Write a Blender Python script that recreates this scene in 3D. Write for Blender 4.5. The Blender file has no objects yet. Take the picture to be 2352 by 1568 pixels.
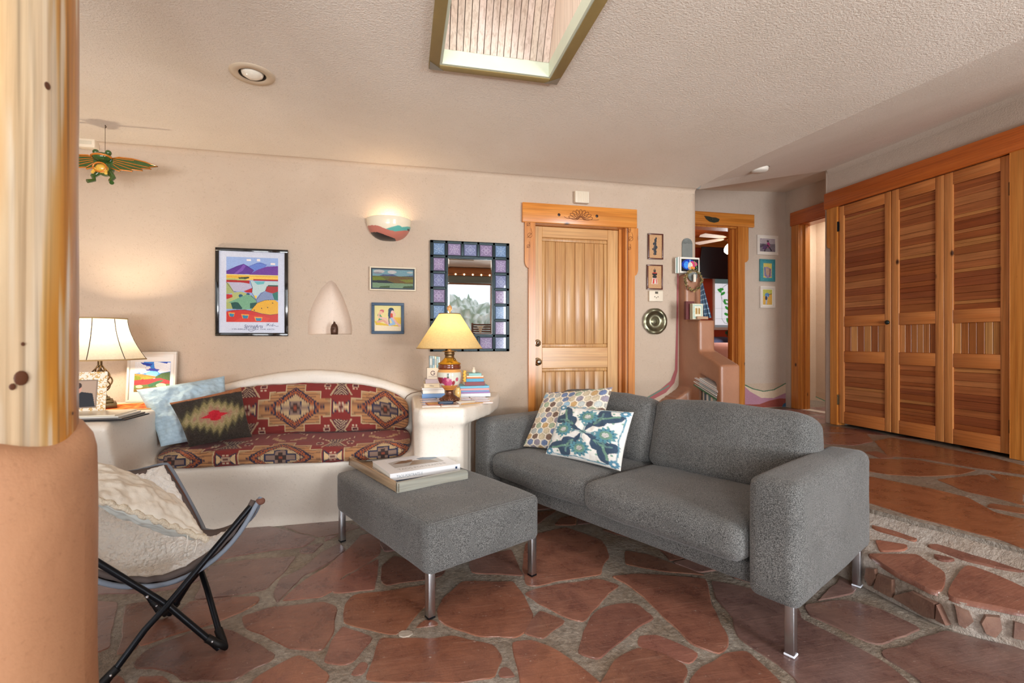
import bpy, bmesh, math, random
import numpy as np
from mathutils import Vector, Matrix, noise
from mathutils.geometry import tessellate_polygon
random.seed(7); R = random.random
PI = math.pi
SC = bpy.context.scene
COL = SC.collection
H = 1.15; F = 1110.0
ANG = math.atan(0.2213/0.9752); ca, sa = math.cos(ANG), math.sin(ANG)

# ------------------------------------------------------------ measuring helpers
def c2w(X, Y, z=0.0): return Vector((X*ca+Y*sa, -X*sa+Y*ca, z))
def ray(u, v): return c2w((u-1176)/F, 1.0, (784-v)/F)
EYE = Vector((0, 0, H))
def onz(u, v, z): d = ray(u, v); return EYE + d*((z-H)/d.z)
def ony(u, v, y): d = ray(u, v); return EYE + d*(y/d.y)
def onx(u, v, x): d = ray(u, v); return EYE + d*(x/d.x)
def onplane(u, v, p, n): d = ray(u, v); return EYE + d*((p-EYE).dot(n)/d.dot(n))
def lin(c):
    c = np.asarray(c, float)/255.0
    return np.where(c <= 0.04045, c/12.92, ((c+0.055)/1.055)**2.4)
def L4(c): a = lin(c); return (float(a[0]), float(a[1]), float(a[2]), 1.0)

# ------------------------------------------------------------ mesh builder
class MB:
    def __init__(s): s.v=[]; s.f=[]; s.m=[]; s.s=[]; s.c=[]; s.hasc=False
    def add(s, V, Fc, mi=0, sm=False, cols=None, M=None):
        b = len(s.v)
        if M is not None: V = [M @ Vector(p) for p in V]
        s.v += [tuple(p) for p in V]
        if cols is not None:
            s.hasc = True
            s.c += [tuple(c)[:3] for c in cols]
        else: s.c += [(1,1,1)]*len(V)
        for f in Fc:
            s.f.append(tuple(i+b for i in f)); s.m.append(mi); s.s.append(sm)
        return s
    def box(s, x0, x1, y0, y1, z0, z1, mi=0, M=None, col=None):
        V = [(x,y,z) for z in (z0,z1) for y in (y0,y1) for x in (x0,x1)]
        Fc = [(0,2,3,1),(4,5,7,6),(0,1,5,4),(2,6,7,3),(0,4,6,2),(1,3,7,5)]
        return s.add(V, Fc, mi, False, [col]*8 if col is not None else None, M)
    def rbox(s, x0, x1, y0, y1, z0, z1, r=0.005, seg=2, mi=0, M=None, col=None):
        bm = bmesh.new(); bmesh.ops.create_cube(bm, size=1)
        for q in bm.verts: q.co = Vector(((x0+x1)/2+q.co.x*(x1-x0), (y0+y1)/2+q.co.y*(y1-y0), (z0+z1)/2+q.co.z*(z1-z0)))
        r = min(r, .49*min(abs(x1-x0), abs(y1-y0), abs(z1-z0)))
        bmesh.ops.bevel(bm, geom=bm.edges[:], offset=r, segments=seg, affect='EDGES', profile=.5)
        s.addbm(bm, mi, seg > 1, M, col); return s
    def addbm(s, bm, mi=0, sm=False, M=None, col=None):
        bm.verts.index_update()
        V = [q.co.copy() for q in bm.verts]; Fc = [[q.index for q in f.verts] for f in bm.faces]
        s.add(V, Fc, mi, sm, [col]*len(V) if col is not None else None, M); bm.free()
    def tube(s, pts, r, n=10, mi=0, closed=False, M=None, col=None):
        pts = [Vector(p) for p in pts]; N = len(pts); V=[]; Fc=[]
        rr = r if hasattr(r, '__len__') else [r]*N
        up = Vector((0,0,1)); prev=None
        for i, p in enumerate(pts):
            if closed: t = pts[(i+1)%N]-pts[i-1]
            else: t = pts[min(i+1,N-1)]-pts[max(i-1,0)]
            if t.length < 1e-9: t = Vector((0,0,1))
            t.normalize()
            if prev is None:
                a = t.cross(up)
                if a.length < .05: a = t.cross(Vector((1,0,0)))
            else:
                a = prev - t*prev.dot(t)
                if a.length < 1e-6: a = t.cross(up)
            a.normalize(); prev = a; b = t.cross(a)
            for k in range(n):
                w = 2*PI*k/n; V.append(p + (a*math.cos(w)+b*math.sin(w))*rr[i])
        M2 = N if closed else N-1
        for i in range(M2):
            for k in range(n):
                j=(i+1)%N; Fc.append((i*n+k, i*n+(k+1)%n, j*n+(k+1)%n, j*n+k))
        s.add(V, Fc, mi, True, [col]*len(V) if col is not None else None, M)
        if not closed:
            s.add(V[:n], [tuple(range(n))[::-1]], mi, False, [col]*n if col is not None else None, M)
            s.add(V[-n:], [tuple(range(n))], mi, False, [col]*n if col is not None else None, M)
        return s
    def lathe(s, prof, c=(0,0,0), n=32, mi=0, M=None, a0=0, a1=2*PI, col=None, sq=0, colf=None):
        V=[]; Fc=[]; full = abs(a1-a0-2*PI) < 1e-6; K = n if full else n+1; cs=[]
        for (r, z) in prof:
            for k in range(K):
                w = a0+(a1-a0)*k/n
                V.append((c[0]+r*math.cos(w), c[1]+r*math.sin(w), c[2]+z))
                if colf: cs.append(colf(w, z))
        for i in range(len(prof)-1):
            for k in range(n):
                k2=(k+1)%K; Fc.append((i*K+k, i*K+k2, (i+1)*K+k2, (i+1)*K+k))
        if colf is None and col is not None: cs=[col]*len(V)
        return s.add(V, Fc, mi, True, cs if cs else None, M)
    def prism(s, poly, t, mi=0, M=None, col=None, sm=False):
        """poly in local XY, thickness t along local +Z"""
        n = len(poly)
        V = [(p[0],p[1],0) for p in poly]+[(p[0],p[1],t) for p in poly]
        tri = tessellate_polygon([[Vector((p[0],p[1],0)) for p in poly]])
        Fc = [tuple(x) for x in tri]+[tuple(i+n for i in x)[::-1] for x in tri]
        Fc += [(i,(i+1)%n,(i+1)%n+n,i+n) for i in range(n)]
        return s.add(V, Fc, mi, sm, [col]*(2*n) if col is not None else None, M)
    def soft(s, w, d, h, r=.04, n=10, bulge=(0,0,0), nz=0, mi=0, M=None, seed=0, colf=None, fn=None):
        """rounded, puffed box centred in x,y with its base at z=0"""
        bm = bmesh.new(); bmesh.ops.create_cube(bm, size=2)
        bmesh.ops.subdivide_edges(bm, edges=bm.edges[:], cuts=n, use_grid_fill=True)
        hs = (w/2, d/2, h/2); r = min(r, min(hs)*.98)
        for q in bm.verts:
            p = Vector([q.co[i] for i in range(3)]); o = p.copy()
            # push samples to the edges for a smooth fillet
            p = Vector([math.copysign(abs(c)**.75, c) for c in p])
            P = Vector((p.x*hs[0], p.y*hs[1], p.z*hs[2]))
            Q = Vector([max(-(hs[i]-r), min(hs[i]-r, P[i])) for i in range(3)])
            dd = P-Q
            if dd.length > 1e-9: P = Q+dd.normalized()*r
            x,y,z = P.x/hs[0], P.y/hs[1], P.z/hs[2]
            fx, fy, fz = (1-x*x), (1-y*y), (1-z*z)
            P.x += x*bulge[0]*fy*max(fz,0)**.5; P.y += y*bulge[1]*fx*max(fz,0)**.5; P.z += z*bulge[2]*(fx*fy)**.6 if fx>0 and fy>0 else 0
            if nz:
                m = noise.noise_vector(P*4+Vector((seed*7.1, seed, 0)))*nz + noise.noise_vector(P*11+Vector((seed*3.1,0,seed)))*nz*.35
                P += m
            P.z += h/2
            if fn: P = fn(P)
            q.co = P
        bmesh.ops.recalc_face_normals(bm, faces=bm.faces[:])
        bm.verts.index_update()
        V=[q.co.copy() for q in bm.verts]; Fc=[[q.index for q in f.verts] for f in bm.faces]
        s.add(V, Fc, mi, True, [colf(p) for p in V] if colf else None, M); bm.free(); return s
    def grid(s, P, mi=0, sm=True, cols=None, M=None, flip=False):
        nu, nv = len(P), len(P[0]); V=[p for row in P for p in row]; Fc=[]
        for i in range(nu-1):
            for j in range(nv-1):
                f=(i*nv+j, i*nv+j+1, (i+1)*nv+j+1, (i+1)*nv+j)
                Fc.append(f[::-1] if flip else f)
        return s.add(V, Fc, mi, sm, cols, M)
    def sphere(s, c, r, n=16, m=10, mi=0, M=None, sc=(1,1,1), col=None):
        pr=[(math.sin(PI*i/m), -math.cos(PI*i/m)) for i in range(m+1)]
        V=[];Fc=[]
        for (a,z) in pr:
            for k in range(n):
                w=2*PI*k/n; V.append((c[0]+r*sc[0]*a*math.cos(w), c[1]+r*sc[1]*a*math.sin(w), c[2]+r*sc[2]*z))
        for i in range(m):
            for k in range(n): Fc.append((i*n+k, i*n+(k+1)%n, (i+1)*n+(k+1)%n, (i+1)*n+k))
        return s.add(V, Fc, mi, True, [col]*len(V) if col is not None else None, M)

def Mat(o, x, y, z=None):
    x=Vector(x).normalized(); y=Vector(y); y=(y-x*y.dot(x)).normalized(); z=x.cross(y)
    m=Matrix.Identity(4)
    for i in range(3): m[i][0]=x[i]; m[i][1]=y[i]; m[i][2]=z[i]; m[i][3]=o[i]
    return m
T4 = Matrix.Translation
def Rz(a): return Matrix.Rotation(a,4,'Z')
def Rx(a): return Matrix.Rotation(a,4,'X')
def Ry(a): return Matrix.Rotation(a,4,'Y')

def setp(o, label=None, cat=None, group=None, kind=None):
    if label: o['label']=label
    if cat: o['category']=cat
    if group: o['group']=group
    if kind: o['kind']=kind
    return o
def mesh_of(name, mb, mats, off):
    me = bpy.data.meshes.new(name)
    V = [off @ Vector(p) for p in mb.v]
    me.from_pydata(V, [], mb.f); me.update()
    if not isinstance(mats, (list,tuple)): mats=[mats]
    for m in mats: me.materials.append(m)
    me.polygons.foreach_set('material_index', mb.m)
    me.polygons.foreach_set('use_smooth', mb.s)
    if mb.hasc:
        at = me.color_attributes.new('Col', 'FLOAT_COLOR', 'POINT')
        a = np.ones((len(mb.v),4)); a[:,:3]=np.array(mb.c); at.data.foreach_set('color', a.ravel().astype(np.float32))
    me.update(); return me
WM = {}
def thing(name, label, cat, loc=(0,0,0), rot=0, group=None, kind=None):
    o = bpy.data.objects.new(name, None); COL.objects.link(o)
    o.location = loc; o.rotation_euler=(0,0,rot); o.empty_display_size=.05
    WM[o.name] = T4(Vector(loc)) @ Rz(rot)
    return setp(o, label, cat, group, kind)
def part(name, mb, mats, parent, label=None, kind=None):
    """world-space builder -> child mesh"""
    M = WM[parent.name]
    me = mesh_of(name, mb, mats, M.inverted()); o = bpy.data.objects.new(name, me); COL.objects.link(o)
    o.parent = parent; WM[o.name] = M
    return setp(o, label, None, None, kind)
def single(name, mb, mats, label=None, cat=None, group=None, kind=None):
    A = np.array(mb.v); lo=A.min(0); hi=A.max(0)
    loc = Vector(((lo[0]+hi[0])/2, (lo[1]+hi[1])/2, lo[2]))
    me = mesh_of(name, mb, mats, T4(-loc)); o = bpy.data.objects.new(name, me); COL.objects.link(o)
    o.location=loc; WM[o.name]=T4(loc)
    return setp(o, label, cat, group, kind)
def struct(name, mb, mats, label=None): return single(name, mb, mats, label, None, None, 'structure')
def modbev(o, w=.003, seg=2):
    m=o.modifiers.new('b','BEVEL'); m.width=w; m.segments=seg; m.limit_method='ANGLE'; m.angle_limit=math.radians(40); return o

# ------------------------------------------------------------ painting (vertex colours from small canvases)
class CV:
    def __init__(s, w, h, bg=(255,255,255)):
        s.w=w; s.h=h; s.a=np.zeros((h,w,3)); s.a[:]=bg
        s.Y, s.X = np.mgrid[0:h,0:w]; s.box(0,0,1,1)
    def box(s, x0,y0,x1,y1):   # user coordinates spanned by the canvas
        s.ux = x0+(s.X)/(s.w-1)*(x1-x0); s.uy = y0+(s.Y)/(s.h-1)*(y1-y0); return s
    def mask(s, m, c): s.a[m]=c; return s
    def poly(s, P, c, alpha=1):
        m=np.zeros(s.X.shape,bool); n=len(P); x=s.ux; y=s.uy
        for i in range(n):
            x1,y1=P[i]; x2,y2=P[(i+1)%n]
            if y1==y2: continue
            k=((y1>y)!=(y2>y)) & (x < (x2-x1)*(y-y1)/(y2-y1)+x1); m^=k
        s.a[m]=np.array(c)*alpha+s.a[m]*(1-alpha); return s
    def ell(s, cx,cy,rx,ry,c,ang=0, r0=0):
        dx=s.ux-cx; dy=s.uy-cy; co,si=math.cos(ang),math.sin(ang)
        d=((dx*co+dy*si)/rx)**2+((-dx*si+dy*co)/ry)**2
        s.a[(d<=1)&(d>=r0)]=c; return s
    def line(s, P, w, c):
        for i in range(len(P)-1):
            (x1,y1),(x2,y2)=P[i],P[i+1]; dx,dy=x2-x1,y2-y1; L=dx*dx+dy*dy+1e-12
            t=np.clip(((s.ux-x1)*dx+(s.uy-y1)*dy)/L,0,1)
            s.a[(s.ux-x1-t*dx)**2+(s.uy-y1-t*dy)**2 <= (w/2)**2]=c
        return s
    def rect(s,x0,y0,x1,y1,c): s.a[(s.ux>=x0)&(s.ux<=x1)&(s.uy>=y0)&(s.uy<=y1)]=c; return s
    def speck(s, amt, seed=1, cell=1):
        r=np.random.RandomState(seed); n=r.randn(s.h//cell+2,s.w//cell+2,1)
        n=np.repeat(np.repeat(n,cell,0),cell,1)[:s.h,:s.w]; s.a=np.clip(s.a+n*amt,0,255); return s
    def samp(s, u, v):
        x=min(max(u,0),1)*(s.w-1); y=min(max(v,0),1)*(s.h-1); x0=int(x); y0=int(y); x1=min(x0+1,s.w-1); y1=min(y0+1,s.h-1); fx=x-x0; fy=y-y0
        a=s.lin(); return (a[y0,x0]*(1-fx)+a[y0,x1]*fx)*(1-fy)+(a[y1,x0]*(1-fx)+a[y1,x1]*fx)*fy
    def lin(s):
        if not hasattr(s,'_l'): s._l=lin(s.a)
        return s._l
def canvas_mesh(cv, tl, tr, br, bl, mb=None):
    mb = mb or MB(); tl,tr,br,bl=[Vector(p) for p in (tl,tr,br,bl)]
    A=cv.lin(); w,h=cv.w,cv.h
    u=np.linspace(0,1,w)[None,:,None]; v=np.linspace(0,1,h)[:,None,None]
    P=(np.array(tl)*(1-u)+np.array(tr)*u)*(1-v)+(np.array(bl)*(1-u)+np.array(br)*u)*v
    V=P.reshape(-1,3); b=len(mb.v); mb.v += [tuple(p) for p in V]; mb.c += [tuple(c) for c in A.reshape(-1,3)]; mb.hasc=True
    i=np.arange(h-1)[:,None]*w+np.arange(w-1)[None,:]+b
    Fq=np.stack([i,i+w,i+w+1,i+1],-1).reshape(-1,4)
    mb.f += [tuple(int(k) for k in q) for q in Fq]; mb.m += [0]*len(Fq); mb.s += [False]*len(Fq)
    return mb

# ------------------------------------------------------------ text
def text_polys(s, size=1.0, font=None):
    cu=bpy.data.curves.new('t','FONT'); cu.body=s; cu.size=size; cu.align_x='CENTER'; cu.resolution_u=3
    o=bpy.data.objects.new('t',cu); COL.objects.link(o)
    dg=bpy.context.evaluated_depsgraph_get(); me=bpy.data.meshes.new_from_object(o.evaluated_get(dg))
    V=[v.co.copy() for v in me.vertices]; Fc=[tuple(p.vertices) for p in me.polygons]
    bpy.data.objects.remove(o); bpy.data.meshes.remove(me); bpy.data.curves.remove(cu)
    return V,Fc
def add_text(mb, s, size, M, mi=0, shear=0, wmax=None):
    V,Fc=text_polys(s,size)
    if not V: return
    w=max(v.x for v in V)-min(v.x for v in V); k=1 if not wmax else wmax/w
    V=[(v.x*k+shear*v.y, v.y, 0) for v in V]; mb.add(V,Fc,mi,M=M)

# ------------------------------------------------------------ materials
def nodes(name):
    m=bpy.data.materials.new(name); m.use_nodes=True; nt=m.node_tree; b=nt.nodes['Principled BSDF']; return m,nt,b
def N(nt,t,**k):
    n=nt.nodes.new(t)
    for a,v in k.items():
        if a in ('Scale','Detail','Roughness','Distortion','Strength','Distance','Fac','Randomness','W'): n.inputs[a].default_value=v
        else: setattr(n,a,v)
    return n
def coords(nt, scale=(1,1,1), rot=(0,0,0), kind='Object'):
    tc=N(nt,'ShaderNodeTexCoord'); mp=N(nt,'ShaderNodeMapping'); mp.inputs['Scale'].default_value=scale; mp.inputs['Rotation'].default_value=rot
    nt.links.new(tc.outputs[kind],mp.inputs['Vector']); return mp.outputs['Vector']
def ramp(nt, fac, stops):
    r=N(nt,'ShaderNodeValToRGB'); e=r.color_ramp.elements
    while len(e)<len(stops): e.new(.5)
    for i,(p,c) in enumerate(stops): e[i].position=p; e[i].color=c if len(c)==4 else L4(c)
    nt.links.new(fac,r.inputs['Fac']); return r.outputs['Color']
def mix(nt, a, b, fac=.5, mode='MIX'):
    n=nt.nodes.new('ShaderNodeMix'); n.data_type='RGBA'; n.blend_type=mode
    for sock,val in ((n.inputs[6],a),(n.inputs[7],b)):
        if isinstance(val,tuple): sock.default_value=val
        else: nt.links.new(val,sock)
    if isinstance(fac,(int,float)): n.inputs[0].default_value=fac
    else: nt.links.new(fac,n.inputs[0])
    return n.outputs[2]
def bump(nt, b, height, strength=.3, dist=.01, prev=None):
    n=N(nt,'ShaderNodeBump'); n.inputs['Strength'].default_value=strength; n.inputs['Distance'].default_value=dist
    nt.links.new(height,n.inputs['Height'])
    if prev is not None: nt.links.new(prev,n.inputs['Normal'])
    nt.links.new(n.outputs['Normal'],b.inputs['Normal']); return n.outputs['Normal']
def noi(nt, vec, scale, detail=4, rough=.55, dist=0):
    n=N(nt,'ShaderNodeTexNoise',Scale=scale,Detail=detail,Roughness=rough,Distortion=dist); nt.links.new(vec,n.inputs['Vector']); return n.outputs['Fac']
def mat(name, c, rough=.6, metal=0, var=.0, vs=8, bs=0, bscale=60, bdist=.002, spec=.5, coat=0, alpha=1, trans=0, emit=None, es=0, sheen=0, attr=False):
    m,nt,b=nodes(name)
    b.inputs['Base Color'].default_value=L4(c); b.inputs['Roughness'].default_value=rough; b.inputs['Metallic'].default_value=metal
    b.inputs['Specular IOR Level'].default_value=spec; b.inputs['Coat Weight'].default_value=coat
    b.inputs['Transmission Weight'].default_value=trans; b.inputs['Sheen Weight'].default_value=sheen
    vec=coords(nt); base=L4(c)
    if attr:
        at=N(nt,'ShaderNodeAttribute'); at.attribute_name='Col'; base=at.outputs['Color']; nt.links.new(base,b.inputs['Base Color'])
    if var or True:
        f=noi(nt,vec,vs); g=N(nt,'ShaderNodeMapRange'); g.inputs['To Min'].default_value=1-max(var,.02); g.inputs['To Max'].default_value=1+max(var,.02)
        nt.links.new(f,g.inputs['Value'])
        o=mix(nt,base,g.outputs[0],1.0,'MULTIPLY'); nt.links.new(o,b.inputs['Base Color'])
    if bs: bump(nt,b,noi(nt,vec,bscale),bs,bdist)
    if emit: b.inputs['Emission Color'].default_value=L4(emit); b.inputs['Emission Strength'].default_value=es
    return m
def m_plaster(name, c, c2, rough=.85, fine=.5, coat=0):
    m,nt,b=nodes(name); vec=coords(nt,kind='Object')
    big=noi(nt,vec,1.3,4,.6,.6); mid=noi(nt,vec,9,3,.6,1.2)
    col=ramp(nt,big,[(.3,c),(.7,c2)])
    dk=ramp(nt,noi(nt,vec,70,3,.7),[(.30,(225,220,215)),(.42,(255,255,255))])
    col=mix(nt,col,dk,.5,'MULTIPLY'); nt.links.new(col,b.inputs['Base Color'])
    b.inputs['Roughness'].default_value=rough; b.inputs['Coat Weight'].default_value=coat; b.inputs['Coat Roughness'].default_value=.35
    n1=bump(nt,b,mid,.12,.012)
    vec2=coords(nt,(40,40,95)); n2=bump(nt,b,noi(nt,vec2,1.6,4,.7,.4),fine,.004,n1)
    bump(nt,b,noi(nt,vec,100,3,.7),min(1,fine*1.5),.005,n2)
    return m
def m_wood(name, c1, c2, axis='Z', rough=.4, scale=1.0, knots=True, coat=.25, dark=None, stretch=14, attr=False, kn=(70,35,15)):
    m,nt,b=nodes(name)
    s=[stretch]*3; s['XYZ'.index(axis)]=.9
    vec=coords(nt,tuple(q*scale for q in s)); f=noi(nt,vec,1.0,5,.6,1.3)
    col=ramp(nt,f,[(.30,c1),(.52,tuple((c1[i]+c2[i])/2 for i in range(3))),(.72,c2)])
    s2=[stretch*6]*3; s2['XYZ'.index(axis)]=1.6
    fine=noi(nt,coords(nt,tuple(q*scale for q in s2)),1.0,3,.6,.5)
    fr=ramp(nt,fine,[(.35,(205,195,185)),(.55,(255,255,255))]); col=mix(nt,col,fr,.6,'MULTIPLY')
    if attr:
        at=N(nt,'ShaderNodeAttribute'); at.attribute_name='Col'; col=mix(nt,col,at.outputs['Color'],1.0,'MULTIPLY')
    if knots:
        s3=[4.2]*3; s3['XYZ'.index(axis)]=2.6
        vo=N(nt,'ShaderNodeTexVoronoi',Scale=1.0); nt.links.new(coords(nt,tuple(q*scale for q in s3)),vo.inputs['Vector'])
        k=ramp(nt,vo.outputs['Distance'],[(.035,(255,255,255)),(.085,(0,0,0))]); col=mix(nt,col,L4(kn),k)
    nt.links.new(col,b.inputs['Base Color']); b.inputs['Roughness'].default_value=rough; b.inputs['Coat Weight'].default_value=coat; b.inputs['Coat Roughness'].default_value=.2
    bump(nt,b,fine,.12,.002); return m
def m_melange(name, c1, c2, scale=260):
    m,nt,b=nodes(name); vec=coords(nt,(1,1,1)); 
    f=noi(nt,vec,scale,2,.8); col=ramp(nt,f,[(.38,c1),(.50,tuple((c1[i]+c2[i])/2 for i in range(3))),(.62,c2)])
    big=ramp(nt,noi(nt,vec,3.5,3),[(.3,(225,225,225)),(.7,(255,255,255))]); col=mix(nt,col,big,1.0,'MULTIPLY')
    nt.links.new(col,b.inputs['Base Color']); b.inputs['Roughness'].default_value=.95; b.inputs['Sheen Weight'].default_value=.15; b.inputs['Specular IOR Level'].default_value=.2
    n1=bump(nt,b,f,.3,.001); bump(nt,b,noi(nt,vec,7,3),.25,.02,n1); return m
def m_attr(name, rough=.8, bs=0, bscale=200, spec=.3, coat=0, sheen=0, metal=0, bdist=.002):
    return mat(name,(255,255,255),rough,metal,.04,30,bs,bscale,bdist,spec,coat,sheen=sheen,attr=True)
def m_stone(name):
    m,nt,b=nodes(name); at=N(nt,'ShaderNodeAttribute'); at.attribute_name='Col'
    vec=coords(nt); f=noi(nt,vec,7,7,.72,.3)
    c=ramp(nt,f,[(.28,(176,164,168)),(.5,(222,216,212)),(.72,(255,252,246))]); col=mix(nt,at.outputs['Color'],c,1.0,'MULTIPLY')
    st=noi(nt,coords(nt,(3,34,10),(0,0,.5)),1.5,4,.6,.8); sc=ramp(nt,st,[(.60,(0,0,0)),(.70,(110,110,110))]); col=mix(nt,col,L4((190,150,130)),sc)
    sp=noi(nt,vec,75,2,.6); sc2=ramp(nt,sp,[(.70,(0,0,0)),(.76,(200,200,200))]); col=mix(nt,col,L4((200,180,165)),sc2)
    nt.links.new(col,b.inputs['Base Color'])
    rr=N(nt,'ShaderNodeMapRange'); rr.inputs['To Min'].default_value=.16; rr.inputs['To Max'].default_value=.42; nt.links.new(f,rr.inputs['Value']); nt.links.new(rr.outputs[0],b.inputs['Roughness'])
    b.inputs['Coat Weight'].default_value=.3; b.inputs['Coat Roughness'].default_value=.15
    n1=bump(nt,b,noi(nt,vec,7,6,.62,.3),.30,.015); bump(nt,b,st,.25,.006,n1); return m
def m_grout(name,c1=(110,100,90),c2=(176,166,154),rough=.4):
    m,nt,b=nodes(name); vec=coords(nt); f=noi(nt,vec,45,5,.75); col=ramp(nt,f,[(.3,c1),(.7,c2)])
    big=ramp(nt,noi(nt,vec,3,3),[(.35,(215,200,185)),(.65,(255,255,255))]); col=mix(nt,col,big,1.0,'MULTIPLY')
    nt.links.new(col,b.inputs['Base Color']); b.inputs['Roughness'].default_value=rough; bump(nt,b,noi(nt,vec,55,4,.7),.8,.012); return m
def m_shade(name, c, trans=.55, emit=.0):
    m=bpy.data.materials.new(name); m.use_nodes=True; nt=m.node_tree; nt.nodes.clear()
    o=N(nt,'ShaderNodeOutputMaterial'); d=N(nt,'ShaderNodeBsdfDiffuse'); t=N(nt,'ShaderNodeBsdfTranslucent'); mx=N(nt,'ShaderNodeMixShader'); mx.inputs[0].default_value=trans
    f=noi(nt,coords(nt),90,4,.7); col=ramp(nt,f,[(.3,tuple(q*.93 for q in c)),(.7,c)])
    nt.links.new(col,d.inputs['Color']); nt.links.new(col,t.inputs['Color'])
    nt.links.new(d.outputs[0],mx.inputs[1]); nt.links.new(t.outputs[0],mx.inputs[2]); nt.links.new(mx.outputs[0],o.inputs['Surface']); return m
def m_pane(name, gl=.08, tint=(255,255,255)):
    m=bpy.data.materials.new(name); m.use_nodes=True; nt=m.node_tree; nt.nodes.clear()
    o=N(nt,'ShaderNodeOutputMaterial'); t=N(nt,'ShaderNodeBsdfTransparent'); g=N(nt,'ShaderNodeBsdfGlossy'); g.inputs['Roughness'].default_value=.02; mx=N(nt,'ShaderNodeMixShader')
    fr=N(nt,'ShaderNodeFresnel'); fr.inputs['IOR'].default_value=1.45
    t.inputs['Color'].default_value=L4(tint)
    nt.links.new(fr.outputs[0],mx.inputs[0]); nt.links.new(t.outputs[0],mx.inputs[1]); nt.links.new(g.outputs[0],mx.inputs[2]); nt.links.new(mx.outputs[0],o.inputs['Surface']); return m

PL   = m_plaster('wall_plaster',(194,172,151),(204,184,164),.85,.5)
PLC  = m_plaster('ceiling_plaster',(228,215,199),(237,225,211),.9,.6)
PLH  = m_plaster('hall_plaster',(200,184,168),(210,195,180),.85,.4)
PLW  = m_plaster('bench_plaster',(224,213,198),(233,223,210),.42,.06,.3)
ADOB = m_plaster('adobe_post_plaster',(174,120,86),(208,156,116),.5,.12,.25)
KIVA = m_plaster('adobe_brown_plaster',(150,100,72),(172,122,92),.38,.12,.35)
NICH = m_plaster('niche_plaster',(224,206,188),(230,212,196),.7,.05)
REDW = mat('red_wall_paint',(178,66,32),.7,bs=.2)
PINE = m_wood('door_pine',(198,142,82),(220,174,112),'Z',.42,1.0,False)
PINEP= m_wood('panel_pine',(186,134,82),(210,164,106),'Z',.45,1.3,False)
CAS_Z= m_wood('casing_pine_upright',(190,112,42),(222,150,72),'Z',.35,1.0,True)
CAS_X= m_wood('casing_pine_header',(206,124,44),(230,156,72),'X',.35,1.0,True)
CAS_Y= m_wood('casing_pine_side_header',(188,92,30),(206,112,44),'Y',.35,1.0,False)
CLO_Z= m_wood('closet_pine_stile',(204,128,66),(226,158,96),'Z',.4,1.0,True)
CLO_Y= m_wood('closet_pine_rail',(192,112,54),(214,140,78),'Y',.4,1.0,False)
CEDY = m_wood('cedar_slats',(200,190,180),(255,250,245),'Y',.42,1.0,True,attr=True)
CEDZ = m_wood('cedar_boards',(205,195,185),(255,250,245),'Z',.42,1.0,True,attr=True,scale=1) if False else m_wood('cedar_boards',(205,195,185),(255,250,245),'Z',.42,1.0,True,attr=True)
DARK = mat('black_gap',(18,14,12),.8)
BLK  = mat('black_metal',(20,22,28),.35,.6)
IRON = mat('black_iron',(34,32,32),.5,.7)
CHR  = mat('brushed_steel',(190,192,196),.28,1.0)
SATN = mat('satin_nickel',(200,195,180),.2,1.0)
WHT  = mat('white_plastic',(232,226,214),.4)
CREM = mat('cream_plastic',(226,212,190),.45)
PAPR = m_attr('painted_print',.55)
PAPG = m_attr('glazed_print',.3,coat=.05)
CLOTH= m_attr('woven_cloth',.95,.35,240,sheen=.1)
QUIL = m_attr('printed_cloth',.9,.3,150,sheen=.1)
STON = m_stone('flagstone'); GRT=m_grout('mortar'); GRT2=m_grout('pale_mortar',(150,138,128),(196,186,176),.6)
SOFA = m_melange('grey_melange',(46,46,45),(146,144,141),380)
BRASS= mat('aged_brass',(170,130,60),.28,1.0,.1)
BRNZ = mat('dark_bronze',(92,74,52),.35,.9,.15)
GOLDP= mat('bulb_glass',(255,240,215),.3,emit=(255,225,180),es=6)
# ============================================================ SHELL
YB=3.69; ZC=2.45; YC=5.48; XC=4.446; XD=4.99; ZU=.28
def wall_xz(mb, outline, holes, y, t, mi=0, hmi=0):
    """vertical wall facing -Y at y, thickness t backwards, with through holes (outline/holes: (x,z))"""
    loops=[[Vector((x,0,z)) for x,z in outline]]+[[Vector((x,0,z)) for x,z in h] for h in holes]
    tri=tessellate_polygon([[Vector((p.x,p.z,0)) for p in l] for l in loops]); P=[p for l in loops for p in l]
    n=len(P); V=[(p.x,y,p.z) for p in P]+[(p.x,y+t,p.z) for p in P]
    mb.add(V,[tuple(f) for f in tri]+[tuple(i+n for i in f)[::-1] for f in tri],mi)
    b=0
    for l in loops:
        k=len(l); mb.add([(p.x,y,p.z) for p in l]+[(p.x,y+t,p.z) for p in l],[(i,(i+1)%k,(i+1)%k+k,i+k) for i in range(k)],hmi)
def wall_yz(mb, outline, holes, x, t, mi=0, hmi=0):
    """vertical wall facing -X at x, thickness t towards +X (outline: (y,z))"""
    t2=MB(); wall_xz(t2,outline,holes,0,t); mb.add([(x+p[1],p[0],p[2]) for p in t2.v],t2.f,mi)
# --- niche outline on the back wall
nz=[(708,768),(707,740),(712,715),(722,690),(737,663),(752,648),(762,644),(772,652),(785,675),(797,705),(806,735),(809,755),(808,768)]
NO=[(ony(u,v,YB).x, ony(u,v,YB).z) for u,v in nz]
DX0,DX1,DZ=1.005,1.812,2.10
mb=MB(); zb=2.56
outl=[(-2.75,-.05),(2.40,-.05),(2.40,zb),(-2.75,zb)]
dh=[(DX0,0.0),(DX1,0.0),(DX1,DZ),(DX0,DZ)]
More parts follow.
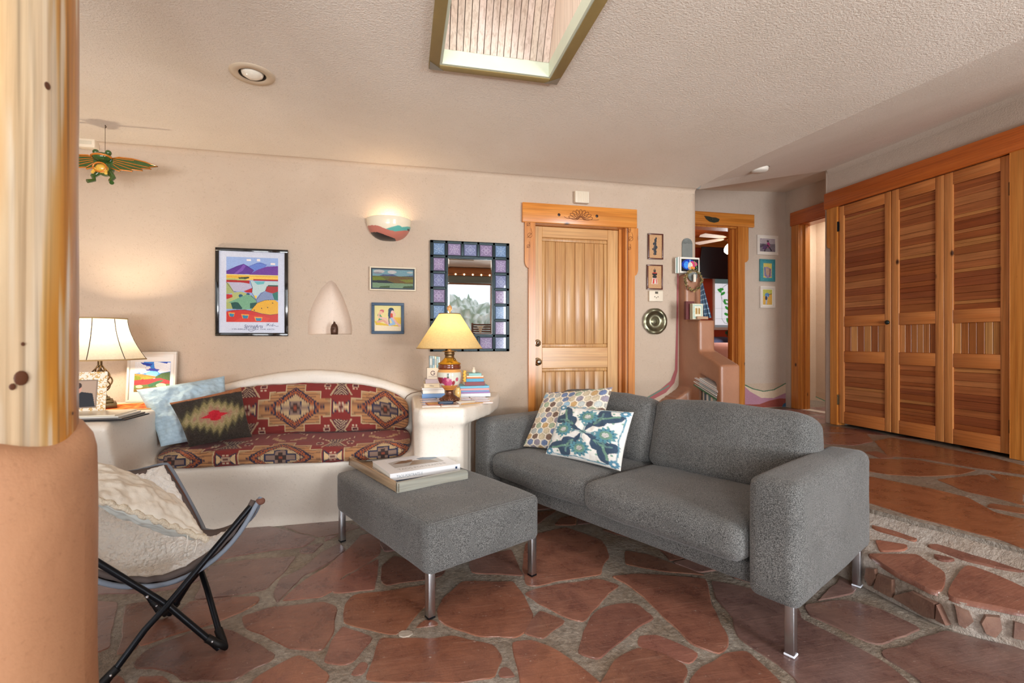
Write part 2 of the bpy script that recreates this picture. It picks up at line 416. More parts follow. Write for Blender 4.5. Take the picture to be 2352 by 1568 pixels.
# front skin (door + niche holes) and back skin (door hole only)
loops=[outl,dh,NO]
tri=tessellate_polygon([[Vector((x,z,0)) for x,z in l] for l in loops]); P=[p for l in loops for p in l]
mb.add([(x,YB,z) for x,z in P],[tuple(f) for f in tri])
tri=tessellate_polygon([[Vector((x,z,0)) for x,z in l] for l in loops[:2]]); P=[p for l in loops[:2] for p in l]
mb.add([(x,YB+.30,z) for x,z in P],[tuple(f) for f in tri])
for l in loops[:2]:
    k=len(l); mb.add([(x,YB,z) for x,z in l]+[(x,YB+.30,z) for x,z in l],[(i,(i+1)%k,(i+1)%k+k,i+k) for i in range(k)])
# rounded end of the wall
pr=[(2.40+.085*math.sin(a), YB+.085-.085*math.cos(a)) for a in [PI/2*i/10 for i in range(11)]]+[(2.485,YB+.3),(2.40,YB+.3)]
mb.add([(x,y,-.05) for x,y in pr]+[(x,y,zb) for x,y in pr],[(i,(i+1)%13,(i+1)%13+13,i+13) for i in range(13)],0,True)
# niche bowl: loft the pointed outline inwards
cx=sum(p[0] for p in NO)/len(NO); zlow=min(p[1] for p in NO)
Rg=[]
for k,(d,sx,sz) in enumerate([(0,1,1),(.012,.985,.985),(.05,.93,.95),(.09,.80,.88),(.12,.55,.75),(.135,.25,.55),(.14,.02,.3)]):
    Rg.append([(cx+(x-cx)*sx, YB+d, zlow+(z-zlow)*sz) for x,z in NO])
Rg=[r+[r[0]] for r in Rg]
mb.grid(Rg,1,True,flip=True)
struct('wall_back',mb,[PL,NICH])
# --- hall wall (with the bedroom door), alcove wall, closet wall, left, rear
BX0,BX1,BZ=3.43,4.238,2.625
mb=MB(); wall_xz(mb,[(2.3,-.05),(XD+.3,-.05),(XD+.3,3.4),(2.3,3.4)],[[(BX0,ZU),(BX1,ZU),(BX1,BZ),(BX0,BZ)]],YC,.16)
struct('wall_hall',mb,PLH)
p0=onx(1838,600,XD); ya=p0.y; 
mb=MB(); wall_yz(mb,[(YC,-.05),(YC,3.4),(3.9,3.4),(3.9,-.05)],[[(ya,ZU),(ya,2.655),(ya-.74,2.655),(ya-.74,ZU)]],XD,.14)
struct('wall_alcove',mb,PLH)
YQ=4.363
mb=MB(); D1Y,D3Y=4.175,2.69; DTOP=2.555; DBOT=.305
wall_yz(mb,[(YQ-.05,-.05),(YQ-.05,3.4),(-2.2,3.4),(-2.2,-.05)],[[(D1Y,ZU-.02),(D1Y,DTOP+.005),(D3Y,DTOP+.005),(D3Y,ZU-.02)]],XC,.16)
c=[(XC+.05-.05*math.cos(a), YQ-.05+.05*math.sin(a)) for a in [PI/2*i/8 for i in range(9)]]+[(XD,YQ),(XD,YQ-.1),(XC+.16,YQ-.1),(XC+.16,YQ-.05)]
n=len(c); mb.add([(x,y,-.05) for x,y in c]+[(x,y,3.4) for x,y in c],[(i,(i+1)%n,(i+1)%n+n,i+n) for i in range(n)],0,True)
struct('wall_closet',mb,PLH)
mb=MB(); mb.box(XC+.75,XC+.8,2.3,4.25,-.05,3.2); mb.box(XC+.16,XC+.8,2.25,2.3,-.05,3.2); struct('wall_closet_inside',mb,DARK)
# left wall with one window opening
mb=MB(); wall_yz(mb,[(-2.2,-.05),(-2.2,2.6),(YB+.3,2.6),(YB+.3,-.05)],[[(-1.4,.9),(-1.4,2.2),(1.6,2.2),(1.6,.9)]],-3.0,.25)
struct('wall_left',mb,PL)
# rear wall: a glazed front of wide windows under a beam
RY=-2.2
mb=MB(); wins=[(-2.7,-1.3),(-1.15,.25),(.4,1.8),(1.95,3.35)]
hs=[[(a,.55),(b,.55),(b,2.35),(a,2.35)] for a,b in wins]
wall_xz(mb,[(-3.0,-.05),(4.7,-.05),(4.7,3.4),(-3.0,3.4)],hs,RY-.2,.2); struct('wall_rear',mb,PL)
WOODW=m_wood('window_wood',(150,88,44),(186,120,66),'X',.5,1,False)
PANE=m_pane('clear_pane')
for i,(a,b) in enumerate(wins):
    w=thing('window_%d'%(i+1),None,None,((a+b)/2,RY,.55),kind='structure')
    f=MB()
    for (x0,x1,z0,z1) in ((a,b,.55,.61),(a,b,2.29,2.35),(a,a+.06,.61,2.29),(b-.06,b,.61,2.29)): f.box(x0,x1,RY-.14,RY-.06,z0,z1)
    part('window_frame',f,WOODW,w)
    g=MB(); g.box(a+.06,b-.06,RY-.105,RY-.1,.61,2.29); part('pane',g,PANE,w)
# wooden beam with string lights in front of the windows (seen in the mirror)
t=thing('ceiling_beam','stained wooden beam under the ceiling in front of the rear windows','beam',(.8,-1.15,2.19))
mb=MB(); mb.rbox(-2.9,4.4,-1.24,-1.06,2.30,2.44,.012,2); part('beam',mb,WOODW,t)
mb=MB(); mb.box(-2.9,4.4,-1.2,-1.1,2.185,2.30); part('board',mb,mat('grey_teal_board',(110,118,112),.6,var=.15),t)
t=thing('string_lights','string of small warm bulbs draped along the wooden beam','string lights',(.8,-1.04,2.30))
mb=MB(); P=[(x,-1.04+.0,2.335-.012*abs(math.sin(x*9))) for x in np.linspace(-1.0,3.6,120)]; mb.tube(P,.003,5); part('cord',mb,BLK,t)
for k in range(30):
    x=-.9+k*.15; mb=MB(); mb.sphere((x,-1.035,2.315),.014,8,6); part('bulb',mb,GOLDP,t)

# --- ceiling
mb=MB()
cr=[Vector((2.485,YB+.3,2.47)),Vector((2.43,3.57,2.455)),Vector((2.458,2.9,2.45)),Vector((2.60,1.54,2.45)),Vector((2.95,-2.25,2.45))]
SX0,SX1,SY1,SY0=.15,.725,2.275,1.18   # skylight rough opening
outc=[(-3.05,-2.25),(2.95,-2.25),(2.60,1.54),(2.458,2.9),(2.43,3.57),(2.485,YB+.3),(-3.05,YB+.3)]
hole=[(SX0,SY0),(SX1,SY0),(SX1,SY1),(SX0,SY1)]
RLX,RLY=-.711,2.571
hl=[(RLX+.062*math.cos(2*PI*i/24),RLY+.062*math.sin(2*PI*i/24)) for i in range(24)]
loops=[outc,hole,hl]; tri=tessellate_polygon([[Vector((x,y,0)) for x,y in l] for l in loops]); P=[p for l in loops for p in l]
mb.add([(x,y,ZC) for x,y in P],[tuple(f) for f in tri])
# rounded cove between ceiling and back wall
G=[]
for i in range(41):
    x=-3.0+i*(5.44/40); w=.010*noise.noise(Vector((x*2.2,0,0)))
    row=[]
    for k in range(11):
        a=PI/2*k/10; r=.035+w
        row.append((x, YB-r+r*math.sin(a)-.0005, ZC-r+r*math.cos(a)-.0005))
    G.append(row)
mb.grid(G,1,True)
# raised ceiling over the hall and the closet
def bil(a,b,c,d,n=12):
    return [[a.lerp(b,i/n).lerp(d.lerp(c,i/n),j/n) for j in range(n+1)] for i in range(n+1)]
Vv=Vector
q=[Vv((XC+.2,YQ,3.04)),Vv((XC+.2,3.57,3.03)),Vv((XC+.2,2.9,3.03)),Vv((XC+.2,1.54,3.02)),Vv((XC+.2,-2.25,3.02))]
cr[0]=Vv((2.485,YB,2.455))
for i in range(4): mb.grid(bil(cr[i+1],cr[i],q[i],q[i+1]),0,True)
r0,r1=Vv((2.30,YC+.05,3.04)),Vv((XC+.2,YC+.05,3.13))
mb.grid(bil(cr[0],r0,r1,q[0]),0,True)
mb.grid(bil(q[0],r1,Vv((XD+.2,YC+.05,3.15)),Vv((XD+.2,YQ-.1,3.12))),0,True)
# soft rounding strips where the raised ceiling meets the closet wall and hall wall
G=[]
for i in range(31):
    y=-2.2+i*(6.5/30); r=.09; zc=3.02+.012*max(0,(y-1.5)/2.8)
    G.append([(XC-r+r*math.sin(PI/2*k/8)-.001,y,zc-.012-r+r*math.cos(PI/2*k/8)) for k in range(9)])
mb.grid(G,2,True,flip=True)
struct('ceiling',mb,[PLC,PL,PLH])
# attic side filler above the wall end so that no daylight leaks
mb=MB(); mb.box(2.25,2.36,YB+.28,YC,-.05,3.3); struct('wall_hall_side',mb,PLH)
mb=MB(); mb.box(-3.2,2.3,-2.3,1.15,2.50,2.55); mb.box(-3.2,2.3,2.30,6,2.58,2.62); mb.box(-3.2,.1,1.15,2.3,2.50,2.55); mb.box(.78,2.3,1.15,2.3,2.5,2.55); mb.box(2.3,6.5,-2.4,6,3.42,3.46); struct('ceiling_roof_deck',mb,DARK)

# --- recessed ceiling lamp, smoke detector, skylight
t=thing('recessed_light','round recessed ceiling lamp with a pale domed bulb, in the main ceiling','ceiling light',(RLX,RLY,ZC))
mb=MB(); mb.lathe([(.060,-.002),(.062,-.006),(.098,-.006),(.101,0.0)],(RLX,RLY,ZC)); part('trim_ring',mb,mat('ring_cream',(206,186,160),.5),t)
mb=MB(); mb.lathe([(.060,-.004),(.060,.06),(.0,.06)],(RLX,RLY,ZC)); part('housing',mb,mat('can_dark',(90,80,70),.5),t)
mb=MB(); mb.lathe([(.0,-.022),(.025,-.019),(.045,-.008),(.052,.006),(.045,.03)],(RLX,RLY,ZC)); part('bulb',mb,mat('bulb_glass_off',(240,230,212),.15,coat=.6),t)
n=(q[1]-cr[1]).cross(cr[0]-cr[1]).normalized()
sd=onplane(1745,381,cr[1],n); 
t=thing('smoke_detector','round white smoke detector on the raised ceiling above the hall','smoke detector',tuple(sd))
mb=MB(); mb.lathe([(0,-.05),(.05,-.048),(.062,-.04),(.066,-.02)],tuple(sd)); mb.lathe([(.060,-.02),(.060,-.012)],tuple(sd),mi=1); mb.lathe([(.072,-.012),(.075,-.004),(.075,.02)],tuple(sd)); part('casing',mb,[WHT,DARK],t)
t=thing('skylight','ceiling skylight with whitewashed plank shaft and chipped green wooden frame','skylight',(.44,1.75,ZC))
SK=mat('weathered_green_frame',(150,128,78),.6,var=.25,vs=9,bs=.2); SKI=mat('pale_teal_trim',(206,212,190),.55,var=.15,vs=5)
for nm,(x0,x1,y0,y1) in dict(a=(.12,.168,1.2,2.30),b=(.704,.752,1.2,2.30),c=(.168,.704,2.257,2.30),d=(.168,.704,1.16,1.2)).items():
    mb=MB(); mb.rbox(x0,x1,y0,y1,ZC-.022,ZC+.03,.003,2); part('frame_board',mb,SK,t)
for (x0,x1,y0,y1) in ((.168,.704,2.245,2.257),(.692,.704,1.2,2.245),(.168,.18,1.2,2.245)):
    mb=MB(); mb.box(x0,x1,y0,y1,ZC-.018,ZC+.05); part('inner_trim',mb,SKI,t)
WPL=m_wood('whitewashed_plank',(226,206,190),(240,226,212),'Z',.6,1.0,True,0,kn=(170,110,60),attr=True)
# far plank panel leaning towards the camera as it rises
mb=MB(); npl=16; w=(.692-.18)/npl; sl=.5
for i in range(npl):
    x0=.18+i*w+.0018; x1=.18+(i+1)*w-.0018; k=.88+.14*R(); cc=(k,k*(.97+.03*R()),k*(.94+.05*R())); o=.003*R()
    V=[(x0,2.245-o,2.50),(x1,2.245-o,2.50),(x1,2.245-o-.75*sl,3.25),(x0,2.245-o-.75*sl,3.25)]
    V+=[(p[0],p[1]+.02,p[2]) for p in V]
    mb.add(V,[(0,1,2,3),(7,6,5,4),(0,4,5,1),(2,6,7,3),(0,3,7,4),(1,5,6,2)],0,False,[cc]*8)
part('plank_panel',mb,WPL,t)
mb=MB(); mb.box(.15,.72,2.268,2.272,2.48,2.6); mb.add([(.14,2.275,2.48),(.73,2.275,2.48),(.73,1.89,3.25),(.14,1.89,3.25)],[(0,1,2,3)]); part('backing',mb,DARK,t)
for x,s_ in ((.180,1),(.692,-1)):
    mb=MB(); V=[(x,2.25,2.5),(x,1.2,2.5),(x,1.2,3.25),(x,1.86,3.25)]; V+=[(x-s_*.02,p[1],p[2]) for p in V]; mb.add(V,[(0,1,2,3),(7,6,5,4),(0,3,7,4),(0,4,5,1),(1,5,6,2)],0,False,[(1,.99,.97)]*8); part('shaft_side',mb,WPL,t)
mb=MB(); mb.box(.16,.71,1.18,1.2,2.5,3.25); part('shaft_side',mb,WPL,t)
mb=MB(); mb.box(.14,.73,1.17,1.95,3.25,3.256); part('pane',mb,PANE,t)
for (x,y,a) in ((.145,2.277,0),(.728,2.277,PI/2)):
    mb=MB(); s_=1 if a==0 else -1
    mb.add([(x-s_*.022,y+.02,ZC-.0235),(x+s_*.045,y+.02,ZC-.0235),(x-s_*.022,y-.045,ZC-.0235),(x-s_*.022,y+.02,ZC-.0225),(x+s_*.045,y+.02,ZC-.0225),(x-s_*.022,y-.045,ZC-.0225)],[(0,1,2),(5,4,3),(0,3,4,1),(1,4,5,2),(2,5,3,0)]); part('corner_plate',mb,mat('zinc_plate',(150,146,136),.5,.6),t)

# ============================================================ FLOOR
def S1(l): return [(230+.2602*x,1160+.2602*y) for x,y in l]
def S2(l): return [(730+.2551*x,1220+.2551*y) for x,y in l]
def S3(l): return [(1230+.2602*x,1160+.2602*y) for x,y in l]
def S4(l): return [(1752+.2602*x,1160+.2602*y) for x,y in l]
def S5(l): return [(1852+.2168*x,900+.2168*y) for x,y in l]
red=(150,102,86); pur=(142,110,104); org=(155,103,80); dk=(134,94,80)  # pur also carries reflections painted in, dk the shade beneath furniture
LOW=[
 (S1([(1230,200),(1480,185),(1600,210),(1900,290),(1780,360),(1500,390),(1200,440),(1000,490),(940,500),(1050,330)]),pur),
 (S1([(-200,740),(0,690),(350,650),(850,500),(930,540),(880,650),(600,740),(300,760),(0,770),(-250,800)]),pur),
 (S1([(980,530),(1300,480),(1720,450),(1600,600),(1450,740),(1100,790),(840,820),(920,650)]),pur),
 (S1([(1620,180),(2100,130),(2300,190),(2100,240),(1930,275),(1800,240)]),pur),
 (S1([(1990,270),(2100,262),(1980,312)]),pur),(S1([(1830,360),(1970,330),(1880,410),(1780,425),(1760,400)]),pur),
 (S1([(1540,750),(1600,650),(1800,550),(1960,410),(2110,330),(2160,390),(2000,505),(1800,605),(1680,715),(1560,850)]),pur),
 ([(648,1376),(676,1350),(708,1327),(750,1301),(802,1259),(830,1228),(871,1222),(871,1270),(832,1296),(781,1322),(776,1347),(738,1369)],red),
 (S2([(215,430),(420,310),(540,240),(525,400),(495,515),(160,545),(130,535)]),red),
 (S2([(580,300),(700,215),(900,290),(1150,350),(1100,395),(950,425),(620,475),(585,440)]),dk),
 (S2([(370,560),(640,530),(980,480),(1060,440),(1030,600),(860,760),(760,900),(700,920),(450,870),(240,820),(250,650),(300,590)]),org),
 (S2([(1130,600),(1300,450),(1750,450),(1830,560),(1930,730),(1870,880),(1780,940),(1480,930),(1200,850),(1110,800),(1090,700)]),org),
 (S2([(1400,240),(1740,160),(1840,390),(1400,365),(1370,300)]),dk),
 ([(1208,1248),(1235,1225),(1300,1210),(1382,1240),(1397,1275),(1381,1300),(1378,1317),(1290,1329),(1235,1343),(1210,1341),(1203,1310)],red),
 ([(1204,1361),(1230,1353),(1282,1341),(1376,1329),(1420,1343),(1396,1358),(1374,1384),(1337,1425),(1298,1413),(1240,1385)],red),
 (S2([(2000,710),(2220,800),(2030,960),(1850,905),(1900,820)]),red),
 (S3([(480,990),(600,905),(740,865),(900,870),(1040,985),(900,1055),(840,1120),(540,1350),(380,1290),(445,1120)]),red),
 (S3([(670,625),(900,605),(1500,645),(1545,880),(1690,1170),(1685,1235),(1620,1310),(1410,1225),(1160,1000),(970,800),(840,700)]),red),
 (S3([(790,400),(1000,440),(1500,610),(1100,570),(800,515)]),dk),
 ([(1634,1332),(1724,1350),(1800,1375),(1835,1400),(1835,1418),(1918,1459),(1976,1490),(2038,1524),(2090,1568),(2110,1600),(1850,1600),(1832,1555),(1772,1512),(1713,1474),(1693,1451),(1686,1420),(1650,1372)],pur),
 (S3([(930,1150),(1060,1135),(1250,1215),(1430,1300),(1360,1390),(1180,1330),(900,1235)]),red),
 (S3([(900,1258),(1100,1305),(1320,1405),(1330,1450),(1270,1568),(1250,1750),(480,1750),(660,1450),(700,1375)]),red),
 (S3([(1860,1285),(2000,1410),(2150,1568),(2260,1700),(1350,1750),(1370,1540),(1490,1435),(1700,1305)]),red),
 ([(1176,1474),(1218,1469),(1264,1487),(1298,1505),(1340,1539),(1380,1570),(1400,1620),(1202,1620),(1199,1552),(1186,1508)],org),
 (S2([(560,955),(760,965),(1060,965),(1200,935),(1560,1015),(1655,1130),(1595,1250),(1595,1300),(1300,1345),(900,1345),(620,1335),(440,1320),(505,1170),(525,1040)]),org),
 (S2([(215,855),(485,955),(400,1035),(330,1145),(250,1195),(65,1165),(130,980)]),red),
 (S2([(390,1165),(455,1185),(400,1285),(285,1285)]),red),
 (S1([(1245,980),(1500,905),(1980,850),(2085,890),(2055,1010),(2045,1120),(1945,1275),(1700,1245),(1500,1155),(1310,1060)]),red),
 (S1([(300,1400),(400,1285),(640,1185),(850,1105),(1000,1085),(1160,1105),(1535,1310),(1495,1375),(1300,1435),(1200,1525),(760,1535),(680,1465),(480,1415),(320,1435)]),dk),
 (S1([(680,960),(800,845),(1100,815),(1405,805),(1390,850),(1250,930),(1000,1025),(700,1110),(500,1180),(345,1240),(360,1180),(450,1040)]),red),
 (S1([(230,875),(480,835),(560,900),(430,1000),(300,1265),(145,1305),(215,1130),(222,1000)]),dk),
 (S1([(-60,840),(145,855),(125,930),(95,1060),(65,1250),(-80,1300),(-200,1100)]),dk),
 (S1([(340,1515),(560,1505),(600,1568),(700,1650),(640,1760),(330,1700)]),org),
 (S1([(30,1505),(150,1495),(200,1568),(220,1700),(-50,1700)]),org),
 (S1([(1500,1450),(1650,1365),(1750,1325),(1895,1400),(2020,1500),(1955,1568),(1900,1650),(1300,1650),(1350,1540)]),org),
 (S2([(1645,1225),(1700,1205),(1775,1300),(1640,1308)]),red),
 (S4([(1070,1275),(1290,1255),(1400,1175),(1620,1105),(1800,1155),(2306,1265),(2500,1320),(2600,1750),(1520,1750),(1410,1540),(1210,1405),(1060,1320)]),pur),
 (S4([(385,885),(560,855),(750,835),(1000,905),(1200,995),(1390,1080),(1220,1145),(1000,1215),(900,1185),(700,1085),(425,970)]),pur),
 (S4([(475,835),(700,635),(815,700),(775,765),(600,805)]),pur),
 (S2([(880,860),(1090,835),(1060,800),(960,790)]),org),
 ([(700,1600),(900,1580),(1180,1590),(1190,1750),(700,1750)],red),
]
UPP=[
 (S5([(500,885),(700,900),(960,955),(1300,1020),(1700,1115),(2000,1280),(2306,1350),(2600,1400),(2700,1700),(2306,1652),(2060,1550),(1600,1430),(1200,1330),(730,1180),(480,1120)]),(160,100,72)),
 (S5([(500,700),(700,705),(1150,715),(1790,825),(1600,870),(1200,885),(900,870),(700,840),(480,800)]),(154,96,68)),
 (S5([(1400,925),(1900,870),(2200,1010),(2280,1100),(2290,1190),(2000,1110),(1700,1050)]),(148,94,66)),
 (S5([(1950,855),(2306,905),(2600,960),(2600,1150),(2306,1080),(2150,985)]),(150,94,64)),
 (S5([(730,520),(900,480),(1300,560),(2000,700),(2306,780),(2600,860),(2600,930),(2306,870),(1800,800),(1200,695),(880,675)]),(144,90,66)),
 (S5([(150,440),(640,440),(690,520),(500,560),(100,540)]),(140,100,92)),
 (S5([(150,350),(640,400),(860,455),(640,440),(150,420)]),(140,100,92)),
]
b1,b2,b3=onz(1986,1347,0),onz(2179,1444,0),onz(2352,1488,0)
def stone(mb, poly, z, col, rng, edge=.008, drop=.008, grow=.011):
    """irregular flat stone: wobbled outline, flat top and a small chamfer"""
    P=[]; Q=[Vector(p[:2]) for p in poly]; n=len(Q)
    if sum(Q[i].x*Q[(i+1)%n].y-Q[(i+1)%n].x*Q[i].y for i in range(n))<0: Q=Q[::-1]
    O=[]
    for i in range(n):
        e0=(Q[i]-Q[i-1]).normalized(); e1=(Q[(i+1)%n]-Q[i]).normalized(); m_=Vector((e0.y+e1.y,-e0.x-e1.x)); m_=m_.normalized() if m_.length>.2 else Vector((0,0)); O.append(Q[i]+m_*grow)
    poly=O
    for i in range(n):
        a,b=Vector(poly[i][:2]),Vector(poly[(i+1)%n][:2]); L=(b-a).length; k=max(1,int(L/.022))
        for j in range(k):
            t=j/k; p=a.lerp(b,t); d=noise.noise_vector(Vector((p.x*14,p.y*14,.5)))*.008+noise.noise_vector(Vector((p.x*50,p.y*50,.5)))*.004; P.append(Vector((p.x+d.x,p.y+d.y)))
    for _ in range(1): P=[(P[i-1]+P[i]*2+P[(i+1)%len(P)])/4 for i in range(len(P))]
    ar=sum(P[i].x*P[(i+1)%len(P)].y-P[(i+1)%len(P)].x*P[i].y for i in range(len(P)))
    if ar<0: P=P[::-1]
    m=len(P); tp=[]
    for i in range(m):
        t=(P[(i+1)%m]-P[i-1]); nn=Vector((-t.y,t.x)); nn=nn.normalized() if nn.length>1e-9 else nn; tp.append(P[i]+nn*edge*.7)
    jz=.0022*rng.random(); zz=(lambda p: z(p)+jz) if callable(z) else (lambda p: z-jz)
    k=.84+.26*rng.random(); cc=lin(col)*k*np.array((1,.97+.06*rng.random(),.95+.12*rng.random()))
    V=[(p.x,p.y,zz(p)) for p in tp]+[(p.x,p.y,zz(p)-drop) for p in P]
    tri=tessellate_polygon([[Vector((p.x,p.y,0)) for p in tp]])
    mb.add(V,[],0,False,[cc]*(2*m))
    base=len(mb.v)-2*m
    for f in tri:
        a,b,c=[tp[i] for i in f]; up=(b.x-a.x)*(c.y-a.y)-(b.y-a.y)*(c.x-a.x)>0
        g=f if up else f[::-1]; mb.f.append(tuple(base+i for i in g)); mb.m.append(0); mb.s.append(False)
    for i in range(m): mb.f.append((base+i,base+m+i,base+m+(i+1)%m,base+(i+1)%m)); mb.m.append(0); mb.s.append(True)
rng=random.Random(3)
def inside(p,poly):
    c=False; n=len(poly)
    for i in range(n):
        x1,y1=poly[i][0],poly[i][1]; x2,y2=poly[(i+1)%n][0],poly[(i+1)%n][1]
        if (y1>p[1])!=(y2>p[1]) and p[0]<(x2-x1)*(p[1]-y1)/(y2-y1)+x1: c=not c
    return c
def fill(x0,x1,y0,y1,s,taken,ok):
    """fillers: jittered quads in the places the traced stones leave free"""
    nx=int((x1-x0)/s); ny=int((y1-y0)/s); J={}
    def pt(i,j):
        if (i,j) not in J: J[(i,j)]=(x0+(i+.5*(j%2))*s+(rng.random()-.5)*s*.5, y0+j*s+(rng.random()-.5)*s*.5)
        return J[(i,j)]
    out=[]
    for i in range(nx+1):
        for j in range(ny+1):
            q=[pt(i,j),pt(i+1,j),pt(i+1,j+1),pt(i,j+1)]; c=(sum(a[0] for a in q)/4,sum(a[1] for a in q)/4)
            q=[(c[0]+(a[0]-c[0])*.86,c[1]+(a[1]-c[1])*.86) for a in q]
            smp=[c]+q+[((q[k][0]+q[(k+1)%4][0])/2,(q[k][1]+q[(k+1)%4][1])/2) for k in range(4)]+[((a[0]+c[0])/2,(a[1]+c[1])/2) for a in q]
            if not all(ok(a) for a in smp): continue
            bad=any(inside(a,t) for a in smp for t in taken) or any(inside(a,q) for t in taken for a in t)
            if not bad: out.append(q)
    return out
lowp=[[onz(u,v,0) for u,v in p] for p,_ in LOW]
mb=MB()
for p,(_,c) in zip(lowp,LOW): stone(mb,p,0.0,c,rng)
edgeX=lambda y: np.interp(y,[-3,1.343,1.499,1.845,3.3,3.7],[2.95,2.24,2.10,2.07,2.02,2.0])
stone(mb,[onz(u,v,0) for u,v in [(912,1450),(922,1446),(950,1447),(953,1456),(940,1463),(914,1462)]],.0015,(204,192,176),rng,.004,.006,.002)
okl=lambda a: -2.95<a[0]<edgeX(a[1])-.03 and -2.2<a[1]<3.68
tk=[[(q.x,q.y) for q in p] for p in lowp]
for s in (.42,.24,.15):
    q=fill(-3,2.95,-2.2,3.68,s,tk,okl); tk+=q
    for a in q: stone(mb,a,0.0,random.choice([red,pur,dk]) ,rng)
# mortar bed
mb2=MB(); n=90; Gp=[]
for i in range(n+1):
    row=[]
    for j in range(n+1):
        x=-3.2+6.4*i/n; y=-2.4+6.3*j/n; row.append((x,y,-.005+.003*noise.noise(Vector((x*8,y*8,0)))))
    Gp.append(row)
mb2.grid(Gp,1,True,[(1,1,1)]*((n+1)**2),flip=True)
mb.hasc=True
b=len(mb.v); mb.v+=mb2.v; mb.c+=mb2.c; mb.f+=[tuple(i+b for i in f) for f in mb2.f]; mb.m+=mb2.m; mb.s+=mb2.s
# raised floor
ue=[onz(2005,1168,ZU),onz(2352,1260,ZU)]; ud=(ue[0]-ue[1]).normalized()
uex=lambda y: float(np.interp(y,[-2.4,ue[1].y,ue[0].y,3.3,3.75],[3.0,ue[1].x,ue[0].x,2.14,2.12]))
uppp=[[onz(u,v,ZU) for u,v in p] for p,_ in UPP]
for p,(_,c) in zip(uppp,UPP): stone(mb,[q for q in p],ZU,c,rng,.004,.006)
tk=[[(q.x,q.y) for q in p] for p in uppp]
oku=lambda a: uex(a[1])+.03<a[0]<XC+.5 and a[1]<3.66 or (a[1]>=3.66 and a[1]<5.4 and 2.42<a[0]<XD+.9)
for s in (.5,.28,.16):
    q=fill(2,6,-2.2,5.5,s,tk,oku); tk+=q
    for a in q: stone(mb,a,ZU,random.choice([(150,96,72),(156,98,70),(146,98,86)] if a[0][1]<3.7 else [(160,130,136),(152,120,124)]),rng,.004,.006)
pr=[(3.0,-2.4),(7.0,-2.4),(7.0,9.4),(2.1,9.4),(2.12,3.75),(2.14,3.3),(ue[0].x,ue[0].y),(ue[1].x,ue[1].y)]
mb.prism(pr,ZU-.004+.3,2,T4((0,0,-.3)),col=(1,1,1))
struct('floor',mb,[STON,GRT,GRT])
# --- stone steps between lower and raised floor
t=thing('stone_steps','low flagstone steps with pale mortar leading up to the closet level','steps',(2.3,1.6,0))
e=[(-2.2,2.88),(1.343,b3.x),(1.499,b2.x),(1.845,b1.x),(3.35,2.03)]  # (y,x) lower riser line
ztop=.145
tp0=Vector((b3.x,b3.y,ztop)); pa=Vector((b1.x,b1.y,ztop)); pb=Vector((uex(1.6)-.07,1.6,.205)); tn=(pa-tp0).cross(pb-tp0).normalized()
def tz(p): return tp0.z-((p.x-tp0.x)*tn.x+(p.y-tp0.y)*tn.y)/tn.z+.002
TZ=lambda x,y: max(.10,min(.235,tz(Vector((x,y,0)))-.008))
mb=MB(); V=[];Fc=[]
ys=[y for y,x in e]; xs=[x for y,x in e]
rows=[]
for k in range(60):
    y=-2.2+5.55*k/59; x=float(np.interp(y,ys,xs)); xu=max(uex(y),x+.08)
    rows.append([(x-.003,y,-.02),(x+.004,y,.07),(x,y,.118),(x+.02,y,TZ(x+.02,y)),(x+.5*(xu-x),y,TZ(x+.5*(xu-x),y)),(xu-.07,y,TZ(xu-.07,y)),(xu-.03,y,.24),(xu-.004,y,ZU-.028),(xu+.02,y,ZU-.012),(xu+.02,y,-.02)])
rows=[[(p[0]+.006*noise.noise(Vector((p[1]*7,p[2]*20,i*1.0))),p[1],p[2]+.006*noise.noise(Vector((p[1]*9,i*2.0,3)))) for i,p in enumerate(r)] for r in rows]
mb.grid(rows,0,True,flip=True); mb.add(rows[-1],[tuple(range(10))],0); part('mortar_body',mb,GRT2,t)
tp0=Vector((b3.x,b3.y,ztop)); pa=Vector((b1.x,b1.y,ztop)); pb=Vector((uex(1.6)-.07,1.6,.205)); tn=(pa-tp0).cross(pb-tp0).normalized()

TR=[[(930,430),(1350,440),(1600,600),(1560,730),(1530,760),(1200,600)],[(1640,760),(1700,660),(1800,530),(2000,600),(2306,740),(2600,850),(2600,985),(2306,925),(1640,800)],
    [(1450,352),(1700,345),(2000,360),(2306,450),(2600,560),(2600,640),(2306,580),(2100,545),(1800,480)],[(985,125),(1200,140),(1375,210),(1340,320),(975,190)],[(995,310),(1280,350),(1240,385),(1030,400)],[(1500,430),(1700,480),(1640,490),(1540,470)]]
for q in TR:
    mb=MB(); P=[onplane(u,v,tp0,tn) for u,v in S4(q)]; stone(mb,P,tz,random.choice([(154,102,82),(148,98,82)]),rng,.006,.02); part('tread_stone',mb,STON,t)
for k in range(7):
    ya_=1.10-.42*k; yb_=ya_-.38+.05*rng.random(); q_=[]
    for y_,f_ in ((ya_,.06),(yb_,.05),(yb_-.03,.95),(ya_+.04,.90)):
        xl=float(np.interp(y_,ys,xs)); xu_=max(uex(y_),xl+.08)-.08; q_.append(Vector((xl+(xu_-xl)*f_,y_,0)))
    mb=MB(); stone(mb,q_,tz,random.choice([(154,102,82),(148,98,82)]),rng,.006,.02); part('tread_stone',mb,STON,t)
